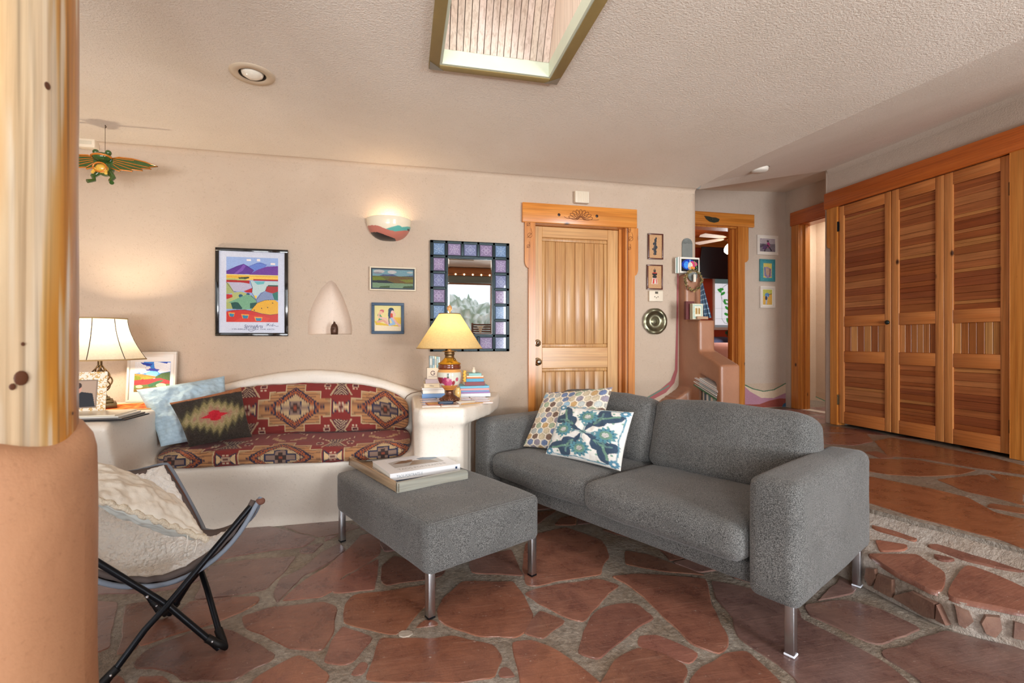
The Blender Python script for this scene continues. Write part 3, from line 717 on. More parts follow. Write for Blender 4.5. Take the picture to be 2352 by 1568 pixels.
# riser stones
def on_riser(u,v,pA,pB):
    d=(pB-pA); n=Vector((d.y,-d.x,0)).normalized(); return onplane(u,v,pA,n),n
for q,(A_,B_) in (([(1030,600),(1165,650),(1165,770),(1150,815),(995,730),(1000,700)],(b1,b2)),([(1170,790),(1330,750),(1440,810),(1540,860),(1540,1010),(1440,980),(1165,815)],(b1,b2)),([(930,545),(1010,560),(1020,640),(960,715),(915,640)],(b1,b2)),([(1555,870),(1640,1060),(1545,1010)],(b1,b2)),
    ([(1690,880),(1820,930),(1860,1010),(1780,1075),(1720,1040)],(b2,b3)),([(1920,1030),(1960,960),(2090,970),(2110,1080),(2050,1160),(1960,1120)],(b2,b3)),([(2210,1010),(2306,1030),(2400,1050),(2400,1200),(2200,1160)],(b2,b3))):
    P=[]
    for u,v in S4(q): p,nn=on_riser(u,v,A_,B_); P.append(p)
    nn=nn if nn.x<0 else -nn
    mb=MB(); c=sum(P,Vector())/len(P); V=[c+(p-c)*.95+nn*.016 for p in P]+[p+nn*.000 for p in P]+[p-nn*.02 for p in P]; m=len(P)
    Fc=[tuple(range(m))]+[(i,(i+1)%m,(i+1)%m+m,i+m) for i in range(m)]+[(i+m,(i+1)%m+m,(i+1)%m+2*m,i+2*m) for i in range(m)]
    k=lin((150,116,100))*(.85+.3*R()); mb.add(V,Fc,0,False,[k]*(3*m)); o=part('riser_stone',mb,STON,t)
# hall floor continues under the far rooms; waves painted at the foot of the hall wall
mb=MB(); cv=CV(150,90,(226,206,180)).box(0,0,1,1)
cv.poly([(0,0),(0.0,.05),(.2,.22),(.45,.33),(.7,.28),(1,.02),(1,0)],(203,182,160))
cv.line([(0,.05),(.2,.22),(.45,.33),(.7,.28),(1,.02)],.035,(70,120,90))
cv.poly([(0,.12),(.12,.32),(.4,.60),(.7,.62),(1,.42),(1,1),(0,1)],(190,140,160))
cv.poly([(0,.85),(.35,.86),(.6,.72),(.85,.64),(1,.66),(1,1),(0,1)],(160,84,74))
cv.ell(1.0,1.0,.09,.16,(70,110,140)); cv.speck(5)
z1=ony(1750,880,YC).z
canvas_mesh(cv,(BX1+.12,YC-.004,z1),(XD-.003,YC-.004,z1),(XD-.003,YC-.004,ZU),(BX1+.12,YC-.004,ZU),mb)
struct('baseboard_hall',mb,m_attr('painted_waves',.6))
# ============================================================ ADOBE BENCH
def adobe(name,mb,m,label,cat,vox=.016,sm=10):
    o=single(name,mb,m,label,cat)
    r=o.modifiers.new('r','REMESH'); r.mode='VOXEL'; r.voxel_size=vox; r.use_smooth_shade=True
    s=o.modifiers.new('s','SMOOTH'); s.factor=.5; s.iterations=sm
    return o
mb=MB()
def profx(mb,x0,x1,prof):  # extrude a (y,z) profile along x
    n=len(prof); V=[(x0,y,z) for y,z in prof]+[(x1,y,z) for y,z in prof]
    tri=tessellate_polygon([[Vector((y,z,0)) for y,z in prof]])
    mb.add(V,[tuple(f)[::-1] for f in tri]+[tuple(i+n for i in f) for f in tri]+[(i,(i+1)%n,(i+1)%n+n,i+n)[::-1] for i in range(n)])
profx(mb,-1.7,.25,[(3.29,-.06),(3.26,.05),(3.16,.25),(3.10,.36),(3.085,.415),(3.10,.435),(3.69,.435),(3.69,-.06)])
profx(mb,-2.65,-1.40,[(2.98,-.06),(2.90,.2),(2.80,.5),(2.73,.68),(2.72,.735),(2.745,.755),(3.69,.755),(3.69,-.06)])
# right block: plan polygon, lip overhanging at the top
def planz(mb,P,z0,z1):
    mb.prism(P,z1-z0,0,T4((0,0,z0)))
planz(mb,[(.07,3.69),(.065,2.95),(.11,2.875),(.35,2.87),(.40,3.0),(.43,3.2),(.49,3.35),(.56,3.69)],-.06,.70)
planz(mb,[(.065,3.69),(.06,2.93),(.10,2.86),(.36,2.852),(.45,2.96),(.58,3.18),(.68,3.44),(.74,3.69)],.66,.757)
# fillets between seat and side blocks
for x,s in ((-1.40,1),(.075,-1)):
    for k in range(5):
        w=.09-.018*k; mb.box(min(x,x+s*w),max(x,x+s*w),3.10+.02*k-(.05 if k<3 else 0),3.69,.36,.43+.012*k)
# arched back
xs_=[(-1.42,.775),(-1.30,.80),(-1.19,.857),(-1.02,.90),(-.85,.932),(-.70,.948),(-.58,.950),(-.45,.940),(-.30,.917),(-.14,.875),(0.0,.825),(.10,.79),(.16,.76)]
P=[(x,z) for x,z in xs_]+[(.16,.40),(-1.42,.40)]
mb.prism(P,.10,0,Matrix(((1,0,0,0),(0,0,-1,3.69),(0,1,0,0),(0,0,0,1))))
adobe('adobe_bench',mb,PLW,'built-in cream plaster bench with arched back and two side blocks along the back wall','bench')
# tiles set in the top of the right side block
TILE=mat('pale_pink_tile',(222,200,190),.15,var=.12,vs=14,coat=.5)
t=thing('glazed_tiles','pale glazed tiles set into the top of the right bench block','tiles',(.35,3.2,.757))
mb=MB()
for i in range(4):
    for j in range(5):
        x=.115+i*.115; y=2.935+j*.115
        if x+.11>.40+.0*y and y<3.05 and x>.32: continue
        mb.rbox(x,x+.109,y,y+.109,.752,.762,.003,2)
part('tiles',mb,TILE,t)
ZT=.762
# ============================================================ STEPPED ADOBE SHELF WALL
mb=MB(); KX0,KX1=2.29,2.46
mb.box(KX0,KX1-.02,3.59,3.72,ZU-.3,1.715); mb.box(KX0,KX1-.03,3.40,3.72,-.05,1.32)
# lower step with slanted top and a nook
profk=lambda x0,x1,pr: profx(mb,x0,x1,pr)
profk(KX0,KX1,[(3.137,-.05),(3.137,.50),(3.72,.50),(3.72,-.05)])
profk(KX0,KX1,[(3.137,.45),(3.137,.975),(3.198,.985),(3.198,.45)])
profk(KX0,KX1,[(3.18,.835),(3.15,.98),(3.40,1.07),(3.56,1.10),(3.56,.935)])
profk(KX0,KX1,[(3.535,.45),(3.535,1.1),(3.72,1.1),(3.72,.45)])
profk(KX1-.035,KX1,[(3.15,.45),(3.15,.98),(3.6,1.08),(3.6,.45)])
# flared ledge at the foot towards the door
for k in range(7):
    w=.02+.035*k; mb.box(KX0-w,KX0+.05,3.52,3.72,-.05,.76-.022*k)
mb.box(1.99,KX0+.05,3.5,3.72,-.05,.62)
adobe('adobe_shelf_wall',mb,KIVA,'brown stepped adobe partition with a magazine nook beside the hall opening','partition wall',.012,8)
# painted purple-red stripe hugging the partition on the back wall
mb=MB(); st=[(2.292,1.72),(2.285,1.2),(2.28,.9),(2.25,.80),(2.17,.72),(2.05,.665),(1.93,.635)]
th=[.012,.014,.02,.03,.045,.04,.02]; V=[]
for (x,z),w in zip(st,th): V+= [(x-.004,YB-.004,z-.001),(x-w-.008,YB-.004,z+w*.6)]
mb.add(V,[(2*i,2*i+2,2*i+3,2*i+1) for i in range(len(st)-1)]); struct('baseboard_back',mb,mat('rose_wall_paint',(160,84,84),.6,var=.1))
mb=MB(); st=[(2.20,.775),(2.12,.735),(2.03,.69),(1.93,.655),(1.88,.65)]; V=[]
for (x,z) in st: V+=[(x,YB-.005,z),(x-.006,YB-.005,z+.008)]
mb.add(V,[(2*i,2*i+2,2*i+3,2*i+1) for i in range(len(st)-1)]); struct('trim_1',mb,mat('green_wall_paint',(90,130,110),.6))

# ============================================================ DOOR 1 (pine entry door)
def casing_side(mb, xi, s, z0, z1, zs, w_lo, w_hi, y1, d=.028, mi=0):
    """upright casing board that widens above zs with an ogee; xi = edge at the opening, s = outward direction"""
    P=[(xi,z0),(xi+s*w_lo,z0),(xi+s*w_lo,zs-.09)]
    for k in range(7): a=PI/2*k/6; P.append((xi+s*(w_lo+(w_hi-w_lo)*math.sin(a)), zs-.09+.06*(1-math.cos(a))))
    P+=[(xi+s*w_hi,zs),(xi+s*w_hi,z1),(xi,z1)]
    M=Matrix(((1,0,0,0),(0,0,1,y1-d),(0,1,0,0),(0,0,0,1)))
    mb.prism(P,d,mi,M)
d=thing('door_1','light pine entry door with carved wooden surround beside the tall lamp','door',((DX0+DX1)/2,YB+.09,0),kind='structure')
mb=MB(); yl=YB+.085; lx0,lx1=1.008,1.80; lz=2.085
# stiles, rails
def dpt(zu,zv,y=YB+.085): return ony(1180+.3316*zu,430+.3316*zv,y)
pa=dpt(197,345); pb_=dpt(650,1108); 
px0,px1,pz1,pz0=pa.x,pb_.x,pa.z,pb_.z; mz=dpt(400,1250).z
for (x0,x1,z0,z1) in ((lx0,px0,.0,lz),(px1,lx1,.0,lz)): mb.rbox(x0,x1,yl,yl+.04,z0+.005,z1,.002,1)
part('stile',mb,PINE,d)
mb=MB()
for (z0,z1) in ((pz1,lz),(mz,pz0),(.005,.22)): mb.rbox(px0,px1,yl+.0005,yl+.0395,z0,z1,.002,1)
part('rail',mb,m_wood('door_pine_rail',(198,142,82),(218,170,108),'X',.42,1.0,False),d)
for (z0,z1) in ((pz0,pz1),(.22,mz)):
    mb=MB(); ww=(px1-px0-.10)/6
    for (x0,x1,a0,a1) in ((px0,px1,z1-.03,z1),(px0,px1,z0,z0+.03),(px0,px0+.03,z0+.03,z1-.03),(px1-.03,px1,z0+.03,z1-.03)): mb.rbox(x0,x1,yl+.006,yl+.03,a0,a1,.006,2)
    part('panel_moulding',mb,PINEP,d)
    mb=MB(); xw=(px1-px0-.06)/6
    for k in range(6): x=px0+.03+k*xw; mb.rbox(x+.0015,x+xw-.0015,yl+.012,yl+.03,z0+.03,z1-.03,.004,2)
    mb.box(px0+.03,px1-.03,yl+.02,yl+.028,z0+.03,z1-.03)
    part('panel_boards',mb,PINEP,d)
for nm,zv,r in (('deadbolt',787.5,.028),('door_knob',830.6,.032)):
    p=ony(1234.5,zv,yl); M=T4(p)@Rx(PI/2); mb=MB()
    mb.lathe([(0,.010),(r*.7,.010),(r,.006),(r*1.05,0)],M=M)
    if nm=='deadbolt': mb.lathe([(0,.024),(r*.55,.022),(r*.62,.010)],M=M)
    else: mb.lathe([(0,.062),(.016,.061),(.024,.052),(.026,.042),(.020,.032),(.011,.026),(.011,.008)],M=M)
    part(nm,mb,SATN,d)
mb=MB(); mb.box(DX0-.002,DX0+.01,YB,YB+.14,0,DZ); mb.box(DX1-.012,DX1,YB,YB+.14,0,DZ); mb.box(DX0,DX1,YB,YB+.14,DZ-.012,DZ); mb.box(DX1-.04,DX1-.012,YB+.06,YB+.083,0,DZ); part('jamb',mb,CAS_Z,d)
mb=MB(); mb.box(DX0,DX1,YB+.14,YB+.16,0,DZ); part('backing',mb,DARK,d)
hx0,hx1=.915,1.888; hz0,hz1=2.085,2.238
x_l=ony(1228,700,YB).x; x_r=ony(1441,700,YB).x
for xi,s_,nm in ((x_l,-1,0),(x_r,1,1)):
    mb=MB(); casing_side(mb,xi,s_,0,hz0,ony(1220,590 if s_<0 else 600,YB).z,.055,.085,YB,.024); o=part('casing',mb,CAS_Z,d); modbev(o)
mb=MB(); mb.rbox(hx0,hx1,YB-.034,YB,hz0,hz1,.004,2); part('header',mb,CAS_X,d)
# carved sunflower fan and vines
CARV=mat('carved_groove',(120,62,22),.6)
mb=MB(); c0=ony(1334,503,YB-.035); 
for k in range(9):
    a=PI*(k+.5)/9; ex,ez=math.cos(a),math.sin(a); L=.085+.0*k; 
    pts=[]
    for j in range(13):
        w=2*PI*j/12; u_=.045+.032*math.cos(w); v_=.014*math.sin(w); rx=ex*u_*1.35-ez*v_; rz=ez*u_+ex*v_; pts.append((c0.x+rx,c0.y+.0005,c0.z+rz-.0))
    mb.tube(pts,.0022,5)
mb.tube([(c0.x+.03*math.cos(PI*j/10)*1.3,c0.y,c0.z+.022*math.sin(PI*j/10)) for j in range(11)],.0022,5)
mb.tube([(c0.x+x,c0.y,c0.z+z) for x,z in ((-.14,.012),(-.12,0),(.13,-.002),(.155,.004))],.0018,5)
part('carving',mb,CARV,d)
for (uu,vv) in ((1284,493),(1371,496)):
    mb=MB(); p=ony(uu,vv,YB-.0345); mb.lathe([(0,.002),(.011,.001),(.012,0)],M=T4(p)@Rx(PI/2)); part('knot',mb,mat('dark_knot',(50,24,14),.5),d)
for uu,vs_ in ((1215,(515,540,565)),(1447,(530,548,570))):
    mb=MB()
    for i,vv in enumerate(vs_):
        p=ony(uu+(i%2)*3-1,vv,YB-.025); r=.012 if i!=1 else .018
        mb.tube([(p.x+r*math.cos(2*PI*j/12),p.y,p.z+r*math.sin(2*PI*j/12)) for j in range(12)],.0016,5,closed=True)
        mb.tube([(p.x-r*1.2,p.y,p.z-r*1.2),(p.x+r,p.y,p.z+r),(p.x+r*.5,p.y,p.z+r*3)],.0015,5)
    part('carving',mb,CARV,d)
p0=ony(1317,441,YB); p1=ony(1349,470,YB); t=thing('door_chime','small cream ribbed door chime box above the pine door','door chime',(p0.x,YB,p1.z))
mb=MB(); mb.rbox(p0.x,p1.x,YB-.045,YB,p1.z,p0.z,.005,2)
for k in range(9):
    x=p0.x+.02+k*(p1.x-p0.x-.03)/9; mb.box(x,x+.003,YB-.048,YB-.044,p1.z+.006,p0.z-.006)
part('cover',mb,CREM,t)

# ============================================================ BEDROOM DOORWAY + BEDROOM
d=thing('door_2','open doorway with pine surround leading to the red bedroom','doorway',((BX0+BX1)/2,YC,ZU),kind='structure')
mb=MB(); mb.box(BX1-.006,BX1+.01,YC-.005,YC+.165,ZU,BZ); mb.box(BX0-.01,BX0+.006,YC-.005,YC+.165,ZU,BZ); mb.box(BX0,BX1,YC-.005,YC+.165,BZ-.01,BZ+.01); mb.box(BX1-.03,BX1-.006,YC+.05,YC+.11,ZU,BZ); part('jamb',mb,CAS_Z,d)
zl=ony(1720,588,YC).z
for xi,s_ in ((BX1,1),(BX0,-1)):
    mb=MB(); casing_side(mb,xi,s_,ZU,ony(1727,523,YC).z,zl,.10,.155,YC,.03); modbev(part('casing',mb,CAS_Z,d))
hz=(ony(1700,522,YC).z,ony(1700,493,YC).z)
mb=MB(); mb.rbox(BX0-.17,ony(1728,500,YC).x,YC-.04,YC,hz[0],hz[1],.004,2); part('header',mb,CAS_X,d)
p=ony(1635,503,YC-.042); t=thing('metal_wing_ornament','dark metal leaf ornament on the header of the bedroom doorway','ornament',tuple(p))
mb=MB(); w=.11; P=[(-w,.035),(-.4*w,.03),(0,.022),(.5*w,.022),(w,.005),(.85*w,-.03),(.3*w,-.045),(-.3*w,-.035),(-.75*w,-.005)]
mb.prism(P,.006,0,Matrix(((1,0,0,p.x),(0,0,-1,p.y),(0,1,0,p.z),(0,0,0,1)))); mb.sphere((p.x,p.y-.008,p.z-.005),.012); part('plate',mb,mat('patinated_tin',(74,78,66),.4,.6,.3),t)
# bedroom shell
BYF=8.6
mb=MB(); mb.box(2.2,7.0,BYF,BYF+.1,-.05,3.4); struct('wall_bedroom',mb,REDW)
mb=MB(); mb.box(2.15,2.25,YC+.16,BYF,-.05,3.4); struct('wall_bedroom_left',mb,REDW)
mb=MB(); mb.box(6.9,7.0,YC+.3,BYF,-.05,3.4); struct('wall_bedroom_right',mb,REDW)
TG=m_wood('ceiling_boards',(196,98,42),(224,128,64),'X',.35,1,False)
mb=MB()
for k in range(22):
    y=YC+.16+k*.145; z=3.22; mb.rbox(2.2,6.9,y+.003,y+.142,z,z+.02,.003,1)
struct('ceiling_bedroom',mb,TG)
mb=MB(); mb.rbox(2.2,6.9,BYF-.03,BYF,3.02,3.22,.004,1); struct('trim_2',mb,CAS_X)
def bp(u,v,y=BYF): return ony(u,v,y)
# TV
a=bp(1612,566,BYF-.35); b=bp(1745,643,BYF-.35)
t=thing('television','black flat television tilted on the bedroom wall','television',(a.x,a.y,b.z))
M=T4((a.x,BYF-.35,a.z))@Rx(math.radians(10))
mb=MB(); W=b.x-a.x; Hh=a.z-b.z; mb.rbox(0,W,0,.03,-Hh,0,.006,2,M=M); part('body',mb,mat('tv_black',(12,12,14),.25),t)
mb=MB(); mb.box(.012,W-.012,-.001,.001,-Hh+.015,-.012,M=M); part('screen',mb,mat('tv_screen',(10,10,12),.35,coat=.3),t)
mb=MB(); mb.box(W/2-.1,W/2+.1,.03,.24,-Hh*.6,-Hh*.4,M=M); part('wall_bracket',mb,BLK,t)
# stained glass window
a=bp(1640,640); b=bp(1700,752)
t=thing('window_5','bedroom window with leaded frosted glass showing a rose on a vine',None,(a.x,BYF,b.z),kind='structure')
mb=MB(); x0,x1,z0,z1=a.x,a.x+.66,b.z,a.z
for q_ in ((x0-.04,x1+.04,z0-.05,z0),(x0-.04,x1+.04,z1,z1+.05),(x0-.04,x0,z0,z1),(x1,x1+.04,z0,z1)): mb.box(q_[0],q_[1],BYF-.03,BYF,q_[2],q_[3])
part('window_frame',mb,WHT,t)
cv=CV(120,170,(226,232,240)).box(0,0,1,1.4)
cv.rect(0,0,1,.14,(84,100,98)); cv.rect(0,1.33,1,1.4,(120,126,130))
for P in ([(.0,.4),(1,.4)],[(0,.85),(1,.85)],[(0,1.15),(1,1.15)],[(.28,.14),(.28,.3)],[(.5,.14),(.5,1.3)]): cv.line(P,.008,(170,176,184))
cv.line([(.5+.27*math.cos(a_),.45+.3*math.sin(a_)) for a_ in np.linspace(0,2*PI,40)],.014,(110,112,116))
cv.line([(.26,.5),(.26,1.15),(.35,1.27),(.5,1.31),(.65,1.27),(.74,1.15),(.74,.5)],.012,(110,112,116))
cv.ell(.6,.38,.14,.13,(232,206,206)); cv.line([(.6+.13*math.cos(a_),.38+.12*math.sin(a_)) for a_ in np.linspace(0,2*PI,20)],.01,(150,140,150))
cv.line([(.62,.5),(.70,.60),(.55,.62),(.38,.60),(.36,.70),(.5,.72),(.48,.95),(.5,1.2)],.035,(60,132,60))
for (x,y,a_) in ((.18,.34,.6),(.30,.42,-.5),(.24,.30,0),(.70,.62,.5),(.36,.66,1.2),(.44,.84,.6),(.60,.90,1.2),(.42,1.02,.3),(.54,1.10,.9),(.46,1.2,1.2)): cv.ell(x,y,.085,.04,(50,140,56),a_)
m,nt,bb=nodes('backlit_art_glass'); at=N(nt,'ShaderNodeAttribute'); at.attribute_name='Col'; nt.links.new(at.outputs['Color'],bb.inputs['Base Color']); nt.links.new(at.outputs['Color'],bb.inputs['Emission Color']); bb.inputs['Emission Strength'].default_value=.75; bb.inputs['Roughness'].default_value=.3
mb=canvas_mesh(cv,(x0,BYF-.012,z1),(x1,BYF-.012,z1),(x1,BYF-.012,z0),(x0,BYF-.012,z0)); part('leaded_glass',mb,m,t)
# green woven crosses stencilled on the red wall
for k,(uu) in enumerate((1655,1676,1700)):
    p=bp(uu,764,BYF-.004); mb=MB(); c_=.035
    for (x0_,x1_,z0_,z1_) in ((-.10,.10,-.03,.03),(-.06,.06,-.07,.07),(-.03,.03,-.10,.10)): mb.box(p.x+x0_,p.x+x1_,p.y,p.y+.004,p.z+z0_,p.z+z1_)
    mb.box(p.x-.04,p.x+.04,p.y-.001,p.y,p.z-.008,p.z+.008,1); mb.box(p.x-.008,p.x+.008,p.y-.0015,p.y,p.z-.04,p.z+.04,1)
    if k!=0: single('wall_cross',mb,[mat('cross_green%d'%k,(50,96,66),.8),mat('cross_pink%d'%k,(214,120,96),.8)],'green stepped cross below the bedroom window, %s'%('nearest the wreath' if k==1 else 'partly behind the door jamb'),'wall decoration',None)
# bed
by=7.0; a=ony(1625,781,by); zt=ony(1660,808,by).z
t=thing('bed','bed with a rose-orange blanket and dark blue pillows in the bedroom','bed',(a.x+.8,by+.8,ZU))
mb=MB(); mb.soft(1.9,1.5,.34,.08,10,(.01,.01,.03),.008,M=T4((a.x+.75,by+.75,zt-.22))); part('blanket',mb,mat('rose_blanket',(170,110,90),.9,var=.2,vs=5,bs=.4,bscale=30),t)
mb=MB(); mb.soft(1.86,1.46,.22,.05,8,M=T4((a.x+.75,by+.76,zt-.40))); part('mattress',mb,mat('white_sheet',(226,226,230),.8,bs=.2,bscale=20),t)
mb=MB(); mb.rbox(a.x-.25,a.x+1.8,by+.05,by+1.5,ZU,zt-.36,.02,2); part('bed_base',mb,mat('dark_bed_base',(26,24,26),.6),t)
for k in range(2):
    mb=MB(); mb.soft(.7,.42,.16,.07,8,(0,0,.03),.01,M=T4((a.x+.25+k*.8,by+1.2,zt+.06))@Rx(.2)); part('bed_pillow',mb,mat('navy_cloth%d'%k,(50,54,80),.9),t)
# ceiling fan
fy=7.1; c=ony(1678,545,fy); cz=3.22
t=thing('ceiling_fan','brass ceiling fan with white blades and a glowing frosted lamp, in the bedroom','ceiling fan',(c.x,fy,c.z))
mb=MB(); mb.lathe([(0,cz),(.06,cz-.0),(.055,cz-.03),(.015,cz-.045),(.015,c.z+.05),(.05,c.z+.045),(.10,c.z+.02),(.11,c.z-.01),(.09,c.z-.05),(.05,c.z-.06),(.045,c.z-.10),(0,c.z-.10)],(c.x,fy,0),24); part('motor',mb,BRASS,t)
FB=mat('fan_blade_white',(236,222,206),.4)
for k in range(5):
    a_=math.radians(188+72*k); M=T4((c.x,fy,c.z-.01))@Rz(a_)@Rx(.2); mb=MB(); mb.prism([(.10,-.02),(.2,-.055),(.60,-.07),(.64,0),(.60,.07),(.2,.055),(.10,.02)],.008,0,M); part('blade',mb,FB,t)
zl=c.z-.10
mb=MB(); mb.lathe([(.03,zl),(.05,zl-.01),(.085,zl-.05),(.105,zl-.10),(.10,zl-.14),(.06,zl-.175),(0,zl-.185)],(c.x,fy,0),24); part('lamp_globe',mb,mat('glowing_globe',(255,244,225),.3,emit=(255,238,205),es=9),t)
mb=MB(); mb.tube([(c.x+.06,fy-.04,zl),(c.x+.06,fy-.04,zl-.33)],.003,5); mb.sphere((c.x+.06,fy-.04,zl-.34),.012); part('pull_chain',mb,BRASS,t)

# ============================================================ BATHROOM DOORWAY (alcove wall) 
d=thing('door_3','open doorway with pine surround in the alcove wall',None,(XD,ya-.37,ZU),kind='structure')
yi=ya; zh0=2.655
mb=MB(); P=[(yi,ZU),(yi+.10,ZU),(yi+.10,zh0),(yi,zh0)]; mb.box(XD-.03,XD,yi,yi+.115,ZU,zh0); modbev(part('casing',mb,CAS_Z,d))
mb=MB(); mb.box(XD-.004,XD+.145,yi-.006,yi+.01,ZU,zh0); mb.box(XD+.05,XD+.09,yi-.03,yi-.006,ZU,zh0); part('jamb',mb,CAS_Z,d)
h0=onx(1808,519,XD).z; h1=onx(1808,494,XD).z
mb=MB(); mb.rbox(XD-.04,XD,YQ+.02,yi+.125,h0-.03,h1,.004,2); part('header',mb,CAS_Y,d)
mb=MB(); mb.box(XD-.005,XD+.15,YQ,yi,zh0-.01,zh0+.03); part('head_jamb',mb,CAS_Y,d)
p=onx(1838,758,XD+.04); mb=MB(); mb.box(p.x-.02,p.x+.02,p.y-.010,p.y-.005,p.z-.035,p.z+.035); part('strike_plate',mb,BRASS,d)
# room beyond
mb=MB(); mb.box(XD+1.0,XD+1.05,3.6,6.4,-.05,3.2); mb.box(XD+.1,XD+1.05,6.0,6.1,-.05,3.2); mb.box(XD+.1,XD+1.05,3.6,3.7,-.05,3.2); mb.box(XD+.1,XD+1.05,3.6,6.1,3.0,3.05); struct('wall_bathroom',mb,m_plaster('bath_plaster',(222,198,172),(232,210,186),.85,.7))
cv=CV(140,40,(222,198,172)).box(0,0,1,.3)
cv.poly([(0,0.02),(.3,.05),(.6,.12),(1,.2),(1,.3),(0,.3)],(232,220,200)); cv.poly([(0,.09),(.25,.14),(.45,.3),(0,.3)],(164,80,68)); cv.line([(0,.02),(.3,.05),(.6,.12),(1,.2)],.016,(80,170,140))
xb=XD+1.0
aL=onx(1838,895,xb-.003); aR=onx(1893,930,xb-.003)
mb=canvas_mesh(cv,(xb-.003,aL.y+.0,aL.z),(xb-.003,aR.y-.1,aL.z),(xb-.003,aR.y-.1,aR.z-.03),(xb-.003,aL.y,aR.z-.03)); struct('trim_3',mb,m_attr('painted_waves_bath',.6))
mb=MB(); zt_=onx(1860,917,xb).z
for k in range(24):
    y=5.9-.115*k; mb.rbox(xb-.012,xb,y,y+.111,ZU,zt_,.002,1)
struct('baseboard_bathroom',mb,mat('white_tile',(226,214,206),.2,coat=.4))

# ============================================================ CLOSET
def cpx(zu,zv): return onx(1880+.4974*zu,320+.4974*zv,XC)
cl=thing('closet_surround','orange-brown pine casing and wide header framing the closet doors','door casing',(XC,3.4,ZU))
hy0=cpx(40,300).y; hzt=cpx(40,255).z; hzb=cpx(40,318).z
mb=MB(); mb.rbox(XC-.045,XC,2.42,hy0,DTOP+.0,hzt,.005,2); part('header',mb,CAS_Y,cl)
yi0=cpx(95,500).y; yo1=cpx(48,400).y; yo2=cpx(65,800).y; zs=cpx(60,470).z
P=[(yi0,ZU),(yo2,ZU),(yo2,zs-.08)]+[(yo2+(yo1-yo2)*math.sin(PI/2*k/6),zs-.08+.05*(1-math.cos(PI/2*k/6))) for k in range(7)]+[(yo1,zs),(yo1,DTOP),(yi0,DTOP)]
M=Matrix(((0,0,-1,XC),(1,0,0,0),(0,1,0,0),(0,0,0,1)))
mb=MB(); mb.prism(P,.03,0,M); modbev(part('casing',mb,CAS_Z,cl))
yr=cpx(897,500).y; mb=MB(); mb.prism([(yr,ZU-.0),(yr-.10,ZU),(yr-.10,2.0),(yr-.15,2.1),(yr-.15,DTOP),(yr,DTOP)],.03,0,M); modbev(part('casing',mb,CAS_Z,cl))
mb=MB(); mb.box(XC-.0,XC+.06,yi0-.012,yi0+.0,ZU,DTOP); part('jamb',mb,CAS_Z,cl)
mb=MB(); mb.box(XC,XC+.06,yr,yr+.01,ZU,DTOP); part('jamb',mb,CAS_Z,cl)
doors=[(cpx(98,900).y,cpx(338,900).y),(cpx(342,900).y,cpx(583,900).y),(cpx(584.5,900).y,cpx(894,900).y)]
pal=[(194,120,70),(178,104,58),(208,138,84),(168,94,54),(180,108,58),(176,100,52),(160,84,42)]
for i,(y1,y0) in enumerate(doors):
    d=thing('closet_door',['left closet door of cedar slats with a round dark knob, next to the alcove','middle closet door of cedar slats between two others','right closet door of cedar slats, widest and nearest the camera'][i],'closet door',(XC+.01,(y0+y1)/2,DBOT),group=None)
    x0=XC-.012; x1=XC+.022; W=y1-y0; sw=.058 if i==0 else .066; Hh=DTOP-DBOT-.005; zz=lambda f: DTOP-.005-f*Hh
    rails=[(0,.046),(.508,.556),(.668,.718),(.945,1.0)]; pans=[(.046,.508),(.556,.668),(.718,.945)]
    for (a,b) in ((y1-sw,y1),(y0,y0+sw)):
        mb=MB(); mb.rbox(x0,x1,a,b,DBOT,DTOP-.005,.003,2); st_o=part('stile',mb,CLO_Z,d)
    for k,(f0,f1) in enumerate(rails):
        mb=MB(); mb.rbox(x0+.001,x1,y0+sw,y1-sw,zz(f1),zz(f0),.003,2); part('rail',mb,CLO_Y,d)
    for k,(f0,f1) in enumerate(pans):
        mb=MB(); za,zb_=zz(f1),zz(f0)
        if k==1:
            n_=6; w_=(W-2*sw)/n_
            for j in range(n_):
                a=y0+sw+j*w_; c_=lin(random.choice([(232,168,102),(186,112,62),(220,152,92),(206,136,78)])) if i!=2 else lin(random.choice([(228,170,104),(220,156,90),(190,118,60)]))
                mb.rbox(x0+.012,x1-.006,a+.001,a+w_-.001,za,zb_,.003,1,col=c_)
            part('board_panel',mb,CEDZ,d)
        else:
            z=za
            while z<zb_-.001:
                hh=min(random.choice([.045,.055,.062,.07,.03]),zb_-z)
                if zb_-z-hh<.02: hh=zb_-z
                c_=lin(random.choice(pal)); 
                if R()<.10: c_=lin((214,148,86)); hh=min(.028,zb_-z)
                mb.rbox(x0+.012,x1-.006,y0+sw,y1-sw,z+.0007,z+hh-.0007,.0022,1,col=c_); z+=hh
            part('slat_panel',mb,CEDY,d)
    hy=[(y1+.004,1)] if i==0 else ([(y0-.004,-1)] if i==2 else [])
    for (yy,s_) in hy:
        for hz_ in ((2.30,2.17) if 0 else (cpx(90,405).z if i==0 else cpx(893,228).z, cpx(90,1200).z if i==0 else cpx(893,1325).z)):
            mb=MB(); mb.rbox(x0-.008,x0-.001,yy-.014,yy+.014,hz_-.05,hz_+.05,.002,1); mb.tube([(x0-.01,yy,hz_-.052),(x0-.01,yy,hz_+.052)],.006,8)
            part('hinge',mb,BLK if hz_>1.5 else BRNZ,d)
    if i==0:
        p=onx(2037,740,x0-.02); mb=MB(); mb.lathe([(0,.032),(.014,.030),(.021,.020),(.019,.010),(.008,.005),(.008,0),(.018,-.001)],M=T4((x0,p.y,p.z))@Ry(-PI/2)); part('knob',mb,mat('dark_green_knob',(34,44,42),.3,.4),st_o,'round dark green knob')
